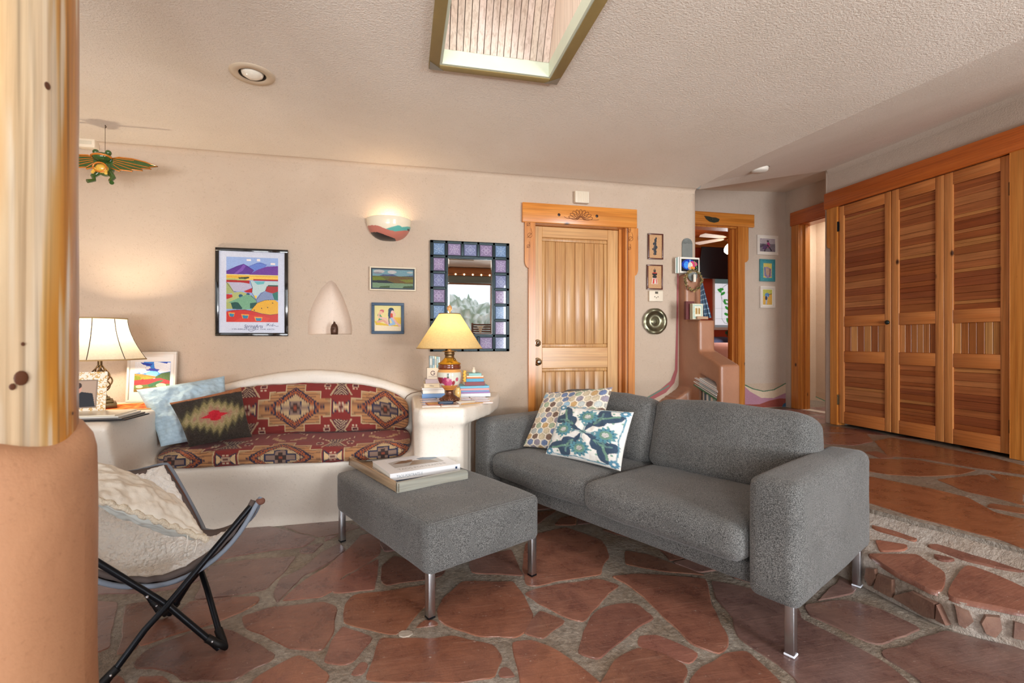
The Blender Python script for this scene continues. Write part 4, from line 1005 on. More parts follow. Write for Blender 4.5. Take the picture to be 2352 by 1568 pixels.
# ============================================================ SOFA
SO=c2w(-.260,3.243); SX=c2w(.6406,-.768).normalized()
SM=T4(SO)@Rz(math.atan2(SX.y,SX.x)); SA=math.atan2(SX.y,SX.x); SL,SD=1.995,.88
sofa=thing('sofa','grey melange two-seat sofa with broad arms and square steel legs','sofa',tuple(SO),SA)
def sp(x,y,z): return SM@Vector((x,y,z))
def softp(name,parent,w,d,h,c,r,bul,nz=.004,n=14,seed=0,mt=SOFA,M2=None,fn=None,label=None):
    mb=MB(); mb.soft(w,d,h,r,n,bul,nz,M=SM@T4(Vector(c))@(M2 or Matrix.Identity(4)),seed=seed,fn=fn); return part(name,mb,mt,parent,label)
AW=.19; AH=.635
softp('base_frame',sofa,SL-2*AW+.03,SD-.09,.100,(SL/2,SD/2+.03,.182),.022,(.0,.0,0),.002,10,1)
softp('arm',sofa,AW,SD,AH-.18,(SL-AW/2,SD/2,.18),.042,(.004,.006,.008),.003,16,2)
softp('arm',sofa,AW,SD,AH-.18,(AW/2,SD/2,.18),.042,(.004,.006,.008),.003,16,3)
softp('back_frame',sofa,SL-2*AW+.02,.13,.42,(SL/2,SD-.075,.20),.04,(0,.004,.008),.003,10,4)
xm=.985
softp('seat_cushion',sofa,xm-AW-.004,.70,.145,((AW+xm)/2,.345,.288),.048,(.003,.010,.022),.006,18,5)
softp('seat_cushion',sofa,SL-AW-xm-.004,.72,.145,((SL-AW+xm)/2,.335,.288),.048,(.003,.012,.024),.006,18,6)
def backc(x0,x1,seed,tilt=14):
    w=x1-x0; M2=Rx(math.radians(-tilt))
    def fn(P):
        k=P.z/.43; P.y+= .02*math.sin(k*PI); P.x*= 1-.02*abs(2*k-1)
        if k>.8: P.z-=.025*(abs(P.x)/(w/2))**4*(k-.8)/.2
        return P
    softp('back_cushion',sofa,w,.20,.40,((x0+x1)/2,.60,.415),.066,(.010,.035,.010),.010,18,seed,M2=M2,fn=fn)
backc(AW+.01,xm-.0,8); backc(xm+.005,SL-AW+.035,9)
# stitched seams
SEAM=mat('seam_thread',(126,126,125),.9)
def seam(parent,pts,M): mb=MB(); mb.tube([M@Vector(p) for p in pts],.0011,5); part('seam',mb,SEAM,parent)
for (x,y) in ((.03+.0,.045),(SL-.045,.045),(.05,SD-.05),(SL-.045,SD-.05)):
    mb=MB(); p=T4(Vector((x,y,0))); mb.rbox(-.017,.017,-.017,.017,.004,.195,.003,2,M=SM@p); mb.rbox(-.019,.019,-.019,.019,0,.008,.002,1,1,M=SM@p); part('leg',mb,[CHR,mat('leg_cap',(235,240,250),.3)],sofa)
# ============================================================ OTTOMAN
OF=c2w(-.3416,2.0166); od=c2w(.77,.638); ol=c2w(-.637,.770)
OA=math.atan2(od.y,od.x); OM=T4(OF)@Rz(OA)   # x: to the right leg, y: towards the banco (left-back)
ott=thing('ottoman','grey melange rectangular ottoman on four square steel legs, in front of the sofa','ottoman',tuple(OF),OA)
OL,OD=1.055,.632
mb=MB(); mb.soft(OD,OL,.222,.032,18,(.004,.004,.006),.004,M=OM@T4(Vector((.572/2,.5,.178))),seed=11); part('upholstered_body',mb,SOFA,ott)
for (x,y) in ((.0,.0),(.572,0),(0,1.0),(.572,1.0)):
    mb=MB(); p=OM@T4(Vector((x,y,0))); mb.rbox(-.016,.016,-.016,.016,.006,.19,.0025,2,M=p); mb.rbox(-.0165,.0165,-.0165,.0165,0,.008,.001,1,1,M=p); part('leg',mb,[CHR,BLK],ott)
mb=MB(); x0,x1,y0,y1=.572/2-OD/2+.012,.572/2+OD/2-.012,.5-OL/2+.012,.5+OL/2-.012; z=.3945
mb.tube([OM@Vector(q_) for q_ in ((x0,y0+.01,z),(x0,y1-.01,z))],.0011,5); mb.tube([OM@Vector(q_) for q_ in ((x0+.01,y0,z),(x1-.01,y0,z))],.0011,5); part('seam',mb,SEAM,ott)
# ---- tray on ottoman
TB=c2w(-.5637,2.374,0); TX=(c2w(-.239,2.626)-TB); TY=(c2w(-.9965,2.911)-TB); tw,tl=TX.length,TY.length
ZO=.405
TM=Mat((TB.x,TB.y,ZO),TX,TY)
TRW=m_wood('tray_wood',(150,124,98),(196,170,136),'Y',.35,1.2,False); TRG=m_wood('tray_wood_greyed',(140,142,134),(178,172,156),'X',.35,1.2,False)
tray=thing('wooden_tray','low grey-brown wooden tray with open corners on the ottoman','tray',(TB.x,TB.y,ZO),math.atan2(TX.y,TX.x))
mb=MB(); mb.rbox(.012,tw-.012,.012,tl-.012,0,.012,.002,1,M=TM); part('tray_bottom',mb,TRW,tray)
mb=MB(); mb.rbox(0,.014,0,tl,0,.048,.003,2,M=TM); part('side',mb,TRW,tray)
mb=MB(); mb.rbox(tw-.014,tw,.05,tl-.02,0,.024,.003,2,M=TM); part('side',mb,TRW,tray)
for y in (0,tl-.016):
    mb=MB(); P=[(.0,0),(tw,0),(tw,.030)]+[(tw-.028+.028*math.cos(a),.030+.022*math.sin(a)) for a in np.linspace(0,PI/2,6)]+[(0,.052)]
    M=TM@Matrix(((1,0,0,0),(0,0,-1,y+.016),(0,1,0,0),(0,0,0,1))); mb.prism(P,.016,0,M); modbev(part('side',mb,TRG if y==0 else TRW,tray),.002)
# ---- books on the tray
def book(name,label,cat,M,w,d,h,cov,pages=(238,234,224),group=None,spine='y0',round_=True,parentless=True,dec=None):
    """closed book lying flat: M = corner frame, w along x, d along y, h up; spine side y=0 or x=0"""
    o=M.translation; t=thing(name,label,cat,(o.x,o.y,o.z),math.atan2(M[1][0],M[0][0]),group)
    c=mat(name+'_cover',cov,.35,bs=0,coat=.2); p=mat(name+'_pages',pages,.8,bs=.3,bscale=400)
    mb=MB(); th=min(.003,h*.18)
    mb.rbox(0,w,0,d,0,th,.0008,1,M=M); mb.rbox(0,w,0,d,h-th,h,.0008,1,M=M)
    if spine=='y0': mb.rbox(0,w,0,th,th*.5,h-th*.5,.0008,1,M=M)
    else: mb.rbox(0,th,0,d,th*.5,h-th*.5,.0008,1,M=M)
    cov_o=part('cover',mb,c,t)
    mb=MB(); e=.003
    if spine=='y0': mb.box(e,w-e,th,d-e,th,h-th,M=M)
    else: mb.box(th,w-e,e,d-e,th,h-th,M=M)
    part('pages',mb,p,t)
    if dec: dec(cov_o,M)
    return t
nb=c2w(-.624,2.473); bxv=(c2w(-.288,2.685)-nb); byv=(c2w(-.829,2.715)-nb)
NAVY=mat('navy_print',(40,62,96),.4)
def dec2(t,M):
    mb=MB(); 
    for k,(a,b_) in enumerate(((.05,.10),(.13,.20),(.24,.30))):
        mb=MB(); mb.box(a,b_,-.0006,.0003,.004,.009,M=M); part('spine_stripe',mb,WHT,t)
zb0=ZO+.012
book('picture_book','slim navy-spined picture book under the large white book on the tray','book',Mat((nb.x,nb.y,zb0),bxv,byv)@T4(Vector((.012,.006,0))),bxv.length-.03,byv.length-.03,.016,(44,70,108),dec=dec2)
def dec1(t,M):
    w,d,h=bxv.length,byv.length,.038
    cv=CV(120,90,(226,226,230)).box(0,0,1,1)
    cv.poly([(.0,1),(.0,.35),(.25,.2),(.4,.4),(.6,.55),(1,.4),(1,1)],(176,172,168)); cv.poly([(.05,.55),(.30,.28),(.45,.35),(.5,.5),(.3,.62)],(120,92,70)); cv.poly([(.30,.9),(.5,.42),(.78,.48),(.9,.95)],(142,120,98)); cv.poly([(.6,.25),(.95,.1),(1,.5),(.8,.6),(.62,.42)],(110,130,150)); cv.ell(.44,.34,.06,.07,(150,116,92)); cv.speck(6)
    z=h+.0004; mb=MB(); canvas_mesh(cv,M@Vector((.06,d-.03,z)),M@Vector((w-.05,d-.03,z)),M@Vector((w-.05,.10,z)),M@Vector((.06,.10,z)),mb); part('cover_photo',mb,m_attr('cover_photo_print',.3),t)
    mb=MB(); add_text(mb,'TAOS PORTRAITS II',.045,M@T4(Vector((w/2,.045,z))),wmax=.27); part('cover_title',mb,mat('grey_print',(170,168,166),.5),t)
    Ms=M@Matrix(((1,0,0,0),(0,0,-1,-.0006),(0,1,0,0),(0,0,0,1)))
    mb=MB(); add_text(mb,'TAOS PORTRAITS II',.022,Ms@T4(Vector((.105,.011,0))),wmax=.14); add_text(mb,'PHOTOGRAPHS AND STORIES',.010,Ms@T4(Vector((.25,.013,0))),wmax=.10) if 0 else None; part('spine_title',mb,mat('slate_print',(130,140,150),.5),t)
    mb=MB(); mb.box(w-.03,w-.018,-.0006,.0002,.014,.026,M=M); part('spine_mark',mb,NAVY,t)
book('portrait_book','large white book lettered TAOS PORTRAITS II on top of the tray','book',Mat((nb.x,nb.y,zb0+.0165),bxv,byv),bxv.length,byv.length,.038,(226,226,228),dec=dec1)

# ============================================================ PILLOWS
def pillow(name,label,cs,T,cv,mt,n=90,back=(200,190,175),k=.05,out=None,wr=.004,seed=0,p=.42,group=None,cat='cushion',top=1.0):
    tl,tr,br,bl=[Vector(c) for c in cs]; nn=((tr-tl).cross(bl-tl)).normalized()
    if nn.dot(EYE-(tl+br)/2)<0: nn=-nn
    mb=MB()
    bk=lin(back)
    for side in (1,-1):
        Gp=[];C=[]
        for j in range(n+1):
            v=-1+2*j/n; row=[]
            for i in range(n+1):
                u=-1+2*i/n; uu=u*(1-k*(1-v*v)); vv=v*(1-k*(1-u*u)); a=(uu+1)/2; b=(vv+1)/2
                P=(tl.lerp(tr,a)).lerp(bl.lerp(br,a),b)
                hgt=T*max(0,(1-u*u))**p*max(0,(1-v*v))**p
                q=noise.noise(Vector((u*3+seed,v*3,side*2.0)))*wr*2+noise.noise(Vector((u*9+seed,v*9,side)))*wr*.7
                e=min(1,(1-abs(u))*6)*min(1,(1-abs(v))*6)
                row.append(P+nn*side*(hgt+q*e)); C.append(cv.samp((u+1)/2,(v+1)/2) if side==1 and cv else bk)
            Gp.append(row)
        mb.grid(Gp,0,True,C,flip=(side==-1))
    return single(name,mb,mt,label,cat,group)
# --- patterned canvases
def cv_hex():
    c=CV(200,200,(238,226,206)).box(0,0,10,10); rs=np.random.RandomState(5); s=.62
    cols=[(176,176,170),(150,140,150),(196,160,110),(206,190,160),(110,126,160),(150,180,200),(120,96,84),(214,200,170),(190,196,192),(160,176,150)]
    for j in range(-1,13):
        for i in range(-1,12):
            cx=(i+.5*(j%2))*s*1.75; cy=j*s*1.5; k=cols[rs.randint(len(cols))]
            c.poly([(cx+s*.84*math.sin(a),cy+s*.84*math.cos(a)) for a in [PI/3*q for q in range(6)]],tuple(q*.75 for q in k)); c.poly([(cx+s*.74*math.sin(a),cy+s*.74*math.cos(a)) for a in [PI/3*q for q in range(6)]],k)
    c.speck(7,3); return c
def cv_floral():
    c=CV(260,260,(238,236,230)).box(-1,-1,1,1); x,y=c.ux,c.uy
    nav=(62,82,104); teal=(92,146,160); grn=(112,150,132); 
    def rot(P,a): return [(px*math.cos(a)-py*math.sin(a),px*math.sin(a)+py*math.cos(a)) for px,py in P]
    for q in range(4):
        a=PI/2*q
        L=[(.02,.03),(.16,.12),(.27,.22),(.25,.36),(.31,.52),(.44,.56),(.47,.70),(.56,.86),(.72,.93),(.90,.84),(.76,.80),(.70,.68),(.76,.58),(.93,.50),(.97,.30),(.86,.22),(.70,.24),(.56,.16),(.40,.08),(.22,.03)]
        for m_ in (0,):
            c.poly(rot(L,a),nav)
            c.line(rot([(.36,.24),(.46,.34),(.58,.36),(.62,.52),(.70,.66),(.72,.78)],a),.07,grn); c.line(rot([(.40,.26),(.56,.26),(.66,.38),(.80,.36)],a),.05,(104,140,140)); c.line(rot([(.42,.30),(.52,.44)],a),.03,nav)
        # flower on the axis
        cx,cy=rot([(.60,0)],a-.0)[0]; th=np.arctan2(y-cy,x-cx); d=np.hypot(x-cx,y-cy); r=.255+.03*np.cos(13*th)
        c.a[d<r]=teal; c.a[d<.15]=grn; c.a[(d<.085)]=(236,234,226); c.a[(d<.085)&(np.sin((x+y)*110)>.35)]=(50,60,80)
        c.a[(d>.17)&(d<.205)&(np.cos(11*th)>.6)]=nav
        c.line(rot([(.05,0),(.40,0)],a),.035,teal); c.poly(rot([(.20,0),(.34,.10),(.30,.0),(.34,-.10)],a),(96,140,150)); c.poly(rot([(.36,.05),(.44,.16),(.46,0),(.44,-.16),(.36,-.05)],a),teal)
        # corner flowers
        cx,cy=rot([(.87,.87)],a)[0]; th=np.arctan2(y-cy,x-cx); d=np.hypot(x-cx,y-cy); c.a[d<.115+.012*np.cos(9*th)]=(96,150,176); c.a[(d<.04)]=(240,240,236); c.a[(d>.05)&(d<.10)&(np.cos(9*th)>.8)]=(60,96,126)
        c.line(rot([(.92,.75),(.95,.4),(.90,.1),(.94,-.3),(.93,-.72)],a),.03,(104,150,168))
        for (px,py) in ((.45,.70),(.58,.42),(.30,.60),(.76,.10),(.82,.62),(.50,.90)): 
            cx,cy=rot([(px,py)],a)[0]; d=np.hypot(x-cx,y-cy); c.a[(d<.03)]=(130,168,150)
    c.ell(0,0,.10,.07,(120,156,150)); c.line([(-.2,-.1),(0,0),(.2,.1)],.03,nav); c.speck(4); return c
def cv_kilim():
    c=CV(200,200,(52,44,38)).box(-1,-1,1,1); x,y=c.ux,c.uy
    tri=lambda t: 2*np.abs(t-np.floor(t+.5))
    yq=np.round(y*16)/16
    for lim,col in ((1.3,(54,48,38)),(1.12,(84,76,54)),(.98,(128,116,78)),(.80,(150,132,96)),(.60,(152,114,92)),(.34,(176,30,44))):
        d=np.abs(x+.05)/1.3+np.abs(y)/.80+.26*tri(x*4.5+y*1.5)*(lim>.35)+.10*tri(y*6)*(lim<=.35)
        c.a[d<lim]=col
    c.a[(y<-.86+.05*x)]=(156,98,62)
    c.speck(9,7); return c
cvh,cvf,cvk=cv_hex(),cv_floral(),cv_kilim()
W=c2w
pillow('scatter_pillow','cream pillow printed with small multicoloured hexagons, rear one on the sofa',
    (W(.232,3.32,.80),W(.625,3.00,.868),W(.49,2.84,.47),W(.075,3.22,.452)),.060,cvh,QUIL,90,(226,214,190),.05)
pillow('scatter_pillow','white pillow with blue-green floral scrolls, front one on the sofa',
    (W(.318,3.10,.745),W(.690,2.735,.750),W(.585,2.60,.452),W(.208,3.01,.448)),.060,cvf,QUIL,110,(230,226,220),.05,seed=4)
cvb=CV(60,60,(176,200,214)).box(0,0,1,1); cvb.speck(5); cvb.a[(np.sin(cvb.uy*150)>.6)]-=10
pillow('scatter_pillow','pale blue ribbed pillow leaning at the left end of the bench',
    ((-1.535,3.28,.865),(-1.135,3.50,.925),(-1.00,3.27,.56),(-1.355,3.16,.545)),.075,cvb,mat('blue_rib_cloth',(255,255,255),.9,bs=.6,bscale=60,attr=True,bdist=.006),70,(170,196,210),.06,wr=.010,seed=8)
pillow('scatter_pillow','small dark kilim pillow with a red centre and brown border on the bench',
    ((-1.295,3.12,.800),(-.985,3.33,.865),(-.885,3.19,.575),(-1.175,3.07,.552)),.062,cvk,CLOTH,90,(150,96,60),.05,wr=.006,seed=12)

# ============================================================ BENCH CUSHIONS (woven diamond pattern)
def pat(X,Z):
    per=.58; X=np.asarray(X); Z=np.asarray(Z); t=(X+.695)/per; k=np.round(t); dx=(t-k)*per; adx=np.abs(dx); az=np.abs(Z)
    C=np.zeros(X.shape+(3,)); C[:]=(122,46,42)
    def st(m,c): C[m]=c
    saw=lambda f: np.abs(((dx-Z)*f)%1-.5)+np.abs(((dx+Z)*f)%1-.5)
    D=adx/.178+az/.135
    band=np.clip(1-(adx/.24),0,1)[...,None]
    # stepped field
    f1=(adx<.222)&(az<.056)|(adx<.155)&(az<.106)|(adx<.056)&(az<.155)
    f0=(adx<.228)&(az<.062)|(adx<.161)&(az<.112)|(adx<.062)&(az<.161)
    st(f0,(178,154,120)); tan=np.array((164,128,92))+(np.sin(Z*240)>0)[...,None]*np.array((-26,-24,-20)); C[f1]=tan[f1]
    fe=f1&((D<1.45)); C[fe]=(np.array((168,120,80))+(np.sin(Z*300)>0.3)[...,None]*np.array((-40,-30,-14)))[fe]
    # side points
    st((adx>.235)&((adx-.235)/.055+az/.05<1),(60,52,66)); st((adx>.24)&((adx-.24)/.036+az/.033<1),(202,170,128))
    st((D<1.03),(46,44,60)); st((D<.97)&(saw(46)>.5),(150,82,50)); st((D<.84),(150,82,50)); st((D<.78)&(saw(46)>.55),(52,46,60)); st(D<.70,(46,44,60)); st(D<.67,(178,150,112)); st(D<.62,(150,120,96)); st(D<.59,(176,148,110))
    cr=(adx<.088)&(az<.024)|(adx<.038)&(az<.050); st(cr,(50,50,70)); cr2=(adx<.078)&(az<.015)|(adx<.029)&(az<.041); st(cr2,(128,104,92)); st((adx<.03)&(az<.012)|(adx<.012)&(az<.030),(58,46,44)); st((adx<.01)&(az<.008),(140,70,50))
    # between motifs
    hx=np.abs(adx-per/2); up=(az-.155)
    st((np.abs(hx-.022-np.abs(up)*.62)<.006)&(np.abs(up)<.075),(172,148,118)); st((hx<.016+np.abs(up)*.55)&(np.abs(up)<.07),(86,58,60)); 
    st((np.abs(up)<.07)&(hx<.012+np.abs(up)*.5)&(np.abs((np.abs(up)-hx*.9)*60%1-.5)<.18),(180,154,124))
    for (gx,gz) in ((per/2,0.0),(.20,.150)):
        hh=np.abs(adx-gx); zz=np.abs(az-gz); st((hh<.022)&(zz<.014),(178,150,126)); st((hh<.014)&(zz<.008),(86,40,44)); st((hh<.017)&(hh>.004)&(zz>.019)&(zz<.031),(184,158,134))
    st((az>.20)&(np.abs(hx-.04-(az-.2)*.9)<.005),(206,184,150)); st((az>.20)&(adx<.10)&(np.abs(adx-(az-.2)*.9-.02)<.02),(176,140,100))
    return lin(C)
def sweep_cushion(name,label,x0,x1,fn,nx,nt,zoff,ep=16):
    """fn(x)->(cy,cz,a,b,pw, tilt): superellipse section in the y-z plane"""
    Gp=[]; XX=[];SS=[]
    for i in range(nx+1):
        x=x0+(x1-x0)*i/nx; xi=2*i/nx-1; e=(max(0,1-abs(xi)**ep))**(1/3.0); cy,cz,a,b_,pw,ti=fn(x); row=[]; s=0; prev=None; S=[]
        for j in range(nt+1):
            th=-PI/2+2*PI*j/nt   # start underneath, front first
            c_,s_=math.cos(th),math.sin(th); py=-math.copysign(abs(c_)**(2/pw),c_)*a*e; pz=math.copysign(abs(s_)**(2/pw),s_)*b_*e
            w=.006*noise.noise(Vector((x*5,j*.15,2)))+.003*noise.noise(Vector((x*16,j*.4,7)))
            q=(py*(1+w*8), pz*(1+w*8)); y=cy+q[0]*math.cos(ti)-q[1]*math.sin(ti); z=cz+q[0]*math.sin(ti)+q[1]*math.cos(ti)
            if prev is not None: s+=math.hypot(y-prev[0],z-prev[1])
            prev=(y,z); row.append((x,y,z)); S.append(s)
        Gp.append(row); mid=S[nt//4]; SS.append([q-mid+zoff for q in S]); XX.append([x]*(nt+1))
    cols=pat(np.array(XX),np.array(SS)).reshape(-1,3)
    mb=MB(); mb.grid(Gp,0,True,cols,flip=True)
    return single(name,mb,CLOTH,label,'bench cushion')
sweep_cushion('seat_cushion_pad','long red and tan woven seat cushion with diamond pattern on the bench',-1.385,.055,lambda x:(3.345-.0,.478+.006*math.sin(x*5),.295-.012*((x+.66)/.72)**2,.058,3.6,math.radians(1.5)),420,120,0.0)
def bf(x):
    top=.865-.15*abs((x+.60)/.66)**3.2 if x>-.60 else .865-.09*abs((x+.60)/.75)**2.6
    bot=.535; cz=(top+bot)/2; return (3.50,cz,.050,(top-bot)/2,3.2,math.radians(-10))
sweep_cushion('back_cushion_pad','arched red and tan woven back cushion with diamond pattern against the bench back',-1.34,.045,bf,420,120,0.0,46)
# ============================================================ PICTURES ON THE BACK WALL
def frame_box(mb, x0,x1,z0,z1,y0,y1,fw,mi=0,r=.002):
    for q in ((x0,x1,z1-fw,z1),(x0,x1,z0,z0+fw),(x0,x0+fw,z0+fw,z1-fw),(x1-fw,x1,z0+fw,z1-fw)): mb.rbox(q[0],q[1],y0,y1,q[2],q[3],r,2,mi)
def picture(name,label,u0,u1,vt,vb,fw,fmat,cv,y=YB,dep=.022,cat='picture',art=None,mat_=None,matw=0,prm=None,lean=None):
    """framed picture on a wall facing -Y. vt,vb measured at the middle of the frame"""
    um=(u0+u1)/2; yf=y-dep; x0=ony(u0,vt,yf).x; x1=ony(u1,vt,yf).x; z1=ony(um,vt,yf).z; z0=ony(um,vb,yf).z
    t=thing(name,label,cat,((x0+x1)/2,y,z0))
    mb=MB(); frame_box(mb,x0,x1,z0,z1,yf,y-.002,fw); part('frame',mb,fmat,t)
    mb=MB(); mb.box(x0+fw*.6,x1-fw*.6,y-dep*.55,y-.003,z0+fw*.6,z1-fw*.6); part('mat_board' if matw else 'backing',mb,mat_ or WHT,t)
    a0,a1,b0,b1=x0+fw+matw,x1-fw-matw,z0+fw+matw,z1-fw-matw; yy=y-dep*.55-.001
    canvas_m=MB(); canvas_mesh(cv,(a0,yy,b1),(a1,yy,b1),(a1,yy,b0),(a0,yy,b0),canvas_m); part('artwork',canvas_m,prm or PAPR,t)
    return t,(x0,x1,z0,z1,yy)
FBLK=mat('glossy_black_frame',(12,12,14),.12,coat=.8)
# poster: canvas covers everything inside the frame (zoom coordinates 145..862 x 165..1062)
c=CV(286,358,(206,210,224)).box(146,170,862,1062)
X=lambda *a: list(zip(a[0::2],a[1::2]))
c.rect(222,232,787,943,(150,170,214)); c.poly(X(222,232,787,232,787,330,650,300,580,290,470,320,222,360),(156,178,220))
for q in ((440,250,490,270),(555,245,590,270),(705,285,755,305)): c.rect(*q,(236,226,220))
c.poly(X(470,330,560,290,600,288,660,310,640,345,540,400,440,390),(112,136,204)); c.line(X(470,330,560,290,600,288,660,310),4,(80,90,170))
c.poly(X(222,390,330,335,410,306,460,330,520,375,490,415,222,425),(104,66,150)); c.poly(X(470,420,560,365,660,328,787,318,787,420),(118,72,156)); c.poly(X(410,306,430,330,400,380,330,420,300,420,380,350),(132,92,176)); c.line(X(222,388,330,335,410,306,520,372),4,(70,40,120))
c.rect(222,420,787,435,(226,210,140)); c.rect(222,432,787,482,(222,178,72)); c.poly(X(222,460,380,465,480,440,620,445,787,440,787,470,520,480,222,482),(236,196,96)); c.poly(X(350,455,470,445,470,460,400,480,360,470),(70,80,60))
c.poly(X(222,465,420,470,470,490,470,505,222,485),(176,190,120)); c.rect(515,468,787,486,(176,60,50))
c.poly(X(222,483,475,487,475,522,400,510,222,508),(176,46,40))
c.poly(X(222,508,400,510,475,522,500,560,420,600,300,610,240,520),(186,182,200)); c.poly(X(222,515,250,520,310,625,222,640),(168,176,120))
c.poly(X(480,490,787,490,787,540,670,540,640,600,590,620,540,680,500,620,505,560),(186,206,206)); c.poly(X(520,495,640,492,630,520,560,530),(110,180,186)); c.poly(X(680,530,787,530,787,545,670,545),(60,90,80))
c.poly(X(665,545,787,545,787,625,700,620,645,600),(170,44,44)); c.poly(X(410,605,505,565,500,620,440,618),(184,30,34)); c.poly(X(222,640,290,645,290,680,222,695),(186,50,40))
c.poly(X(280,625,380,610,440,625,490,660,480,700,330,690,222,740,222,700,290,670),(178,184,124)); c.ell(378,658,24,19,(30,96,130),.2); c.ell(457,636,19,12,(34,80,110))
c.poly(X(330,690,440,640,500,650,545,700,555,740,540,800,430,805,222,800,222,740),(122,168,136)); c.poly(X(222,730,300,740,320,800,222,800),(170,176,110)); c.poly(X(520,650,555,650,545,690),(236,196,60))
c.poly(X(545,690,600,625,660,605,720,622,740,690,650,700,600,720,560,740),(132,146,180)); c.poly(X(722,625,787,600,787,700,745,695),(50,122,110))
c.poly(X(270,735,320,725,350,730,395,790,385,805,290,800),(24,84,76)); c.poly(X(480,735,550,725,550,790,480,790),(26,88,80))
c.poly(X(485,815,560,730,640,700,750,695,787,720,787,850,700,862,600,845),(224,172,40))
for (x_,y_) in ((605,790),(672,780),(728,730),(525,812)): c.ell(x_,y_,6,6,(50,50,60))
c.poly(X(222,830,320,812,420,808,500,820,600,848,700,862,787,850,787,943,222,943),(196,48,24)); c.poly(X(430,860,600,870,700,900,650,943,300,943),(206,60,30))
for (x_,y_,w_) in ((278,862,36),(425,880,44),(570,908,46)): c.poly([(x_-w_,y_-24),(x_+w_,y_-20),(x_+w_*.7,y_+24),(x_-w_*.6,y_+24)],(226,160,60)); c.poly([(x_-w_*.7,y_-12),(x_+w_*.8,y_-8),(x_+w_*.6,y_+24),(x_-w_*.5,y_+22)],(50,130,160))
for l in (X(480,490,505,560,500,620,540,690),X(222,508,300,610,330,612),X(545,700,600,625,645,600,665,545),X(222,825,320,812,420,808,500,820,600,848,700,862,787,850),X(485,815,555,735,545,700,490,655),X(560,730,640,700,740,690)): c.line(l,4,(40,36,60))
c.speck(7,9); c.a=np.clip((c.a-128)*1.12+118,0,255)
t,(x0,x1,z0,z1,yy)=picture('art_poster','large black-framed poster of a purple mountain landscape lettered Spring Arts',494,661,570.5,771.5,.022,FBLK,c,dep=.022,prm=PAPG)
sx=(x1-x0-.044)/(862-146); zx=(z1-z0-.044)/(1062-170)
def pz(x,y): return x0+.022+(x-146)*sx, z1-.022-(y-170)*zx
INK=mat('indigo_ink',(44,40,100),.5)
mb=MB(); px_,pz_=pz(515,1006); add_text(mb,'SpringArts',.032,Matrix(((1,0,0,px_),(0,0,-1,yy-.001),(0,1,0,pz_),(0,0,0,1))),shear=.25,wmax=.118); 
mb.tube([(pz(x_,y_)[0],yy-.001,pz(x_,y_)[1]) for x_,y_ in ((470,1020),(460,1034),(490,1046),(530,1030),(545,1000))],.0012,4)
mb.tube([(pz(x_,y_)[0],yy-.001,pz(x_,y_)[1]) for x_,y_ in ((668,955),(662,985),(690,958),(672,970),(700,985),(705,965),(715,988),(735,955),(728,990),(745,975),(765,988),(792,986))],.0012,4)
add_text(mb,'CELEBRATION OF THE ARTS',.012,Matrix(((1,0,0,px_),(0,0,-1,yy-.001),(0,1,0,pz(0,1028)[1]),(0,0,0,1))),wmax=.27); part('poster_lettering',mb,INK,t)

c=CV(150,74,(120,150,160)).box(1815,355,2255,590)
c.rect(1815,355,2255,450,(132,176,188)); c.ell(1885,380,60,22,(214,210,208)); c.ell(2025,385,48,22,(220,216,214)); c.ell(2220,385,34,12,(206,208,204)); c.ell(1870,400,50,10,(150,150,160))
c.poly(X(1880,440,1930,416,1975,418,2030,412,2100,440,2255,420,2255,450,1880,450),(88,96,140)); c.rect(1815,438,2255,530,(110,108,52)); c.poly(X(1815,450,1900,445,1960,480,1940,500,1815,495),(128,140,40)); c.poly(X(2000,450,2100,442,2255,460,2255,520,2060,525,1980,490),(122,92,46)); c.poly(X(2100,480,2255,470,2255,510,2180,515),(136,140,50))
c.poly(X(1815,495,1960,490,2060,530,1815,530),(50,56,66)); c.poly(X(1815,525,2255,530,2255,590,1815,590),(136,168,130)); c.poly(X(1900,570,2000,560,2000,590,1880,590),(80,104,60)); c.poly(X(2150,565,2255,555,2255,590,2140,590),(70,90,56)); c.speck(9,3); c.a*=.80
t,(x0,x1,z0,z1,yy)=picture('landscape_painting','small wide landscape painting of green hills in a cream floating frame',849,955,613,667,.009,mat('cream_gilt_frame',(226,212,186),.35),c,dep=.03,mat_=mat('dark_liner',(28,44,58),.5),matw=.010)
c=CV(120,120,(226,210,160)).box(1835,765,2125,1040)
c.rect(1835,765,2125,970,(220,206,142)); c.poly(X(1835,950,2125,985,2125,1040,1835,1040),(230,212,180)); c.rect(2040,890,2125,960,(226,184,80)); c.poly(X(1835,930,1900,950,2000,975,2125,975,2100,990,1850,975),(214,180,60))
c.ell(1915,825,24,18,(200,110,110)); c.ell(1905,842,20,18,(226,180,150)); c.line(X(1885,870,1905,900,1890,930),34,(80,150,110)); c.line(X(1885,850,1880,890,1925,900),16,(226,176,150)); c.line(X(1870,940,1930,925,1985,965),24,(214,160,140)); c.line(X(1900,900,1960,905,1985,960),18,(222,180,170))
c.ell(2015,812,30,26,(40,66,90)); c.line(X(2000,820,1995,870,2005,890),28,(40,72,100)); c.ell(2030,835,16,20,(226,190,180)); c.line(X(2040,830,2060,865,2035,885),14,(226,176,170)); c.line(X(2020,860,2020,900),28,(200,80,60)); c.line(X(2020,905,2050,960,2000,970),26,(150,180,210)); c.line(X(2035,900,2075,950,2110,985),18,(222,170,170)); c.line(X(1990,890,1995,960),10,(90,90,120)); c.speck(5,4)
picture('figure_painting','small square painting of two seated figures in a slate blue frame',853,928,695,766.5,.021,mat('slate_blue_frame',(56,80,104),.5),c,dep=.028)

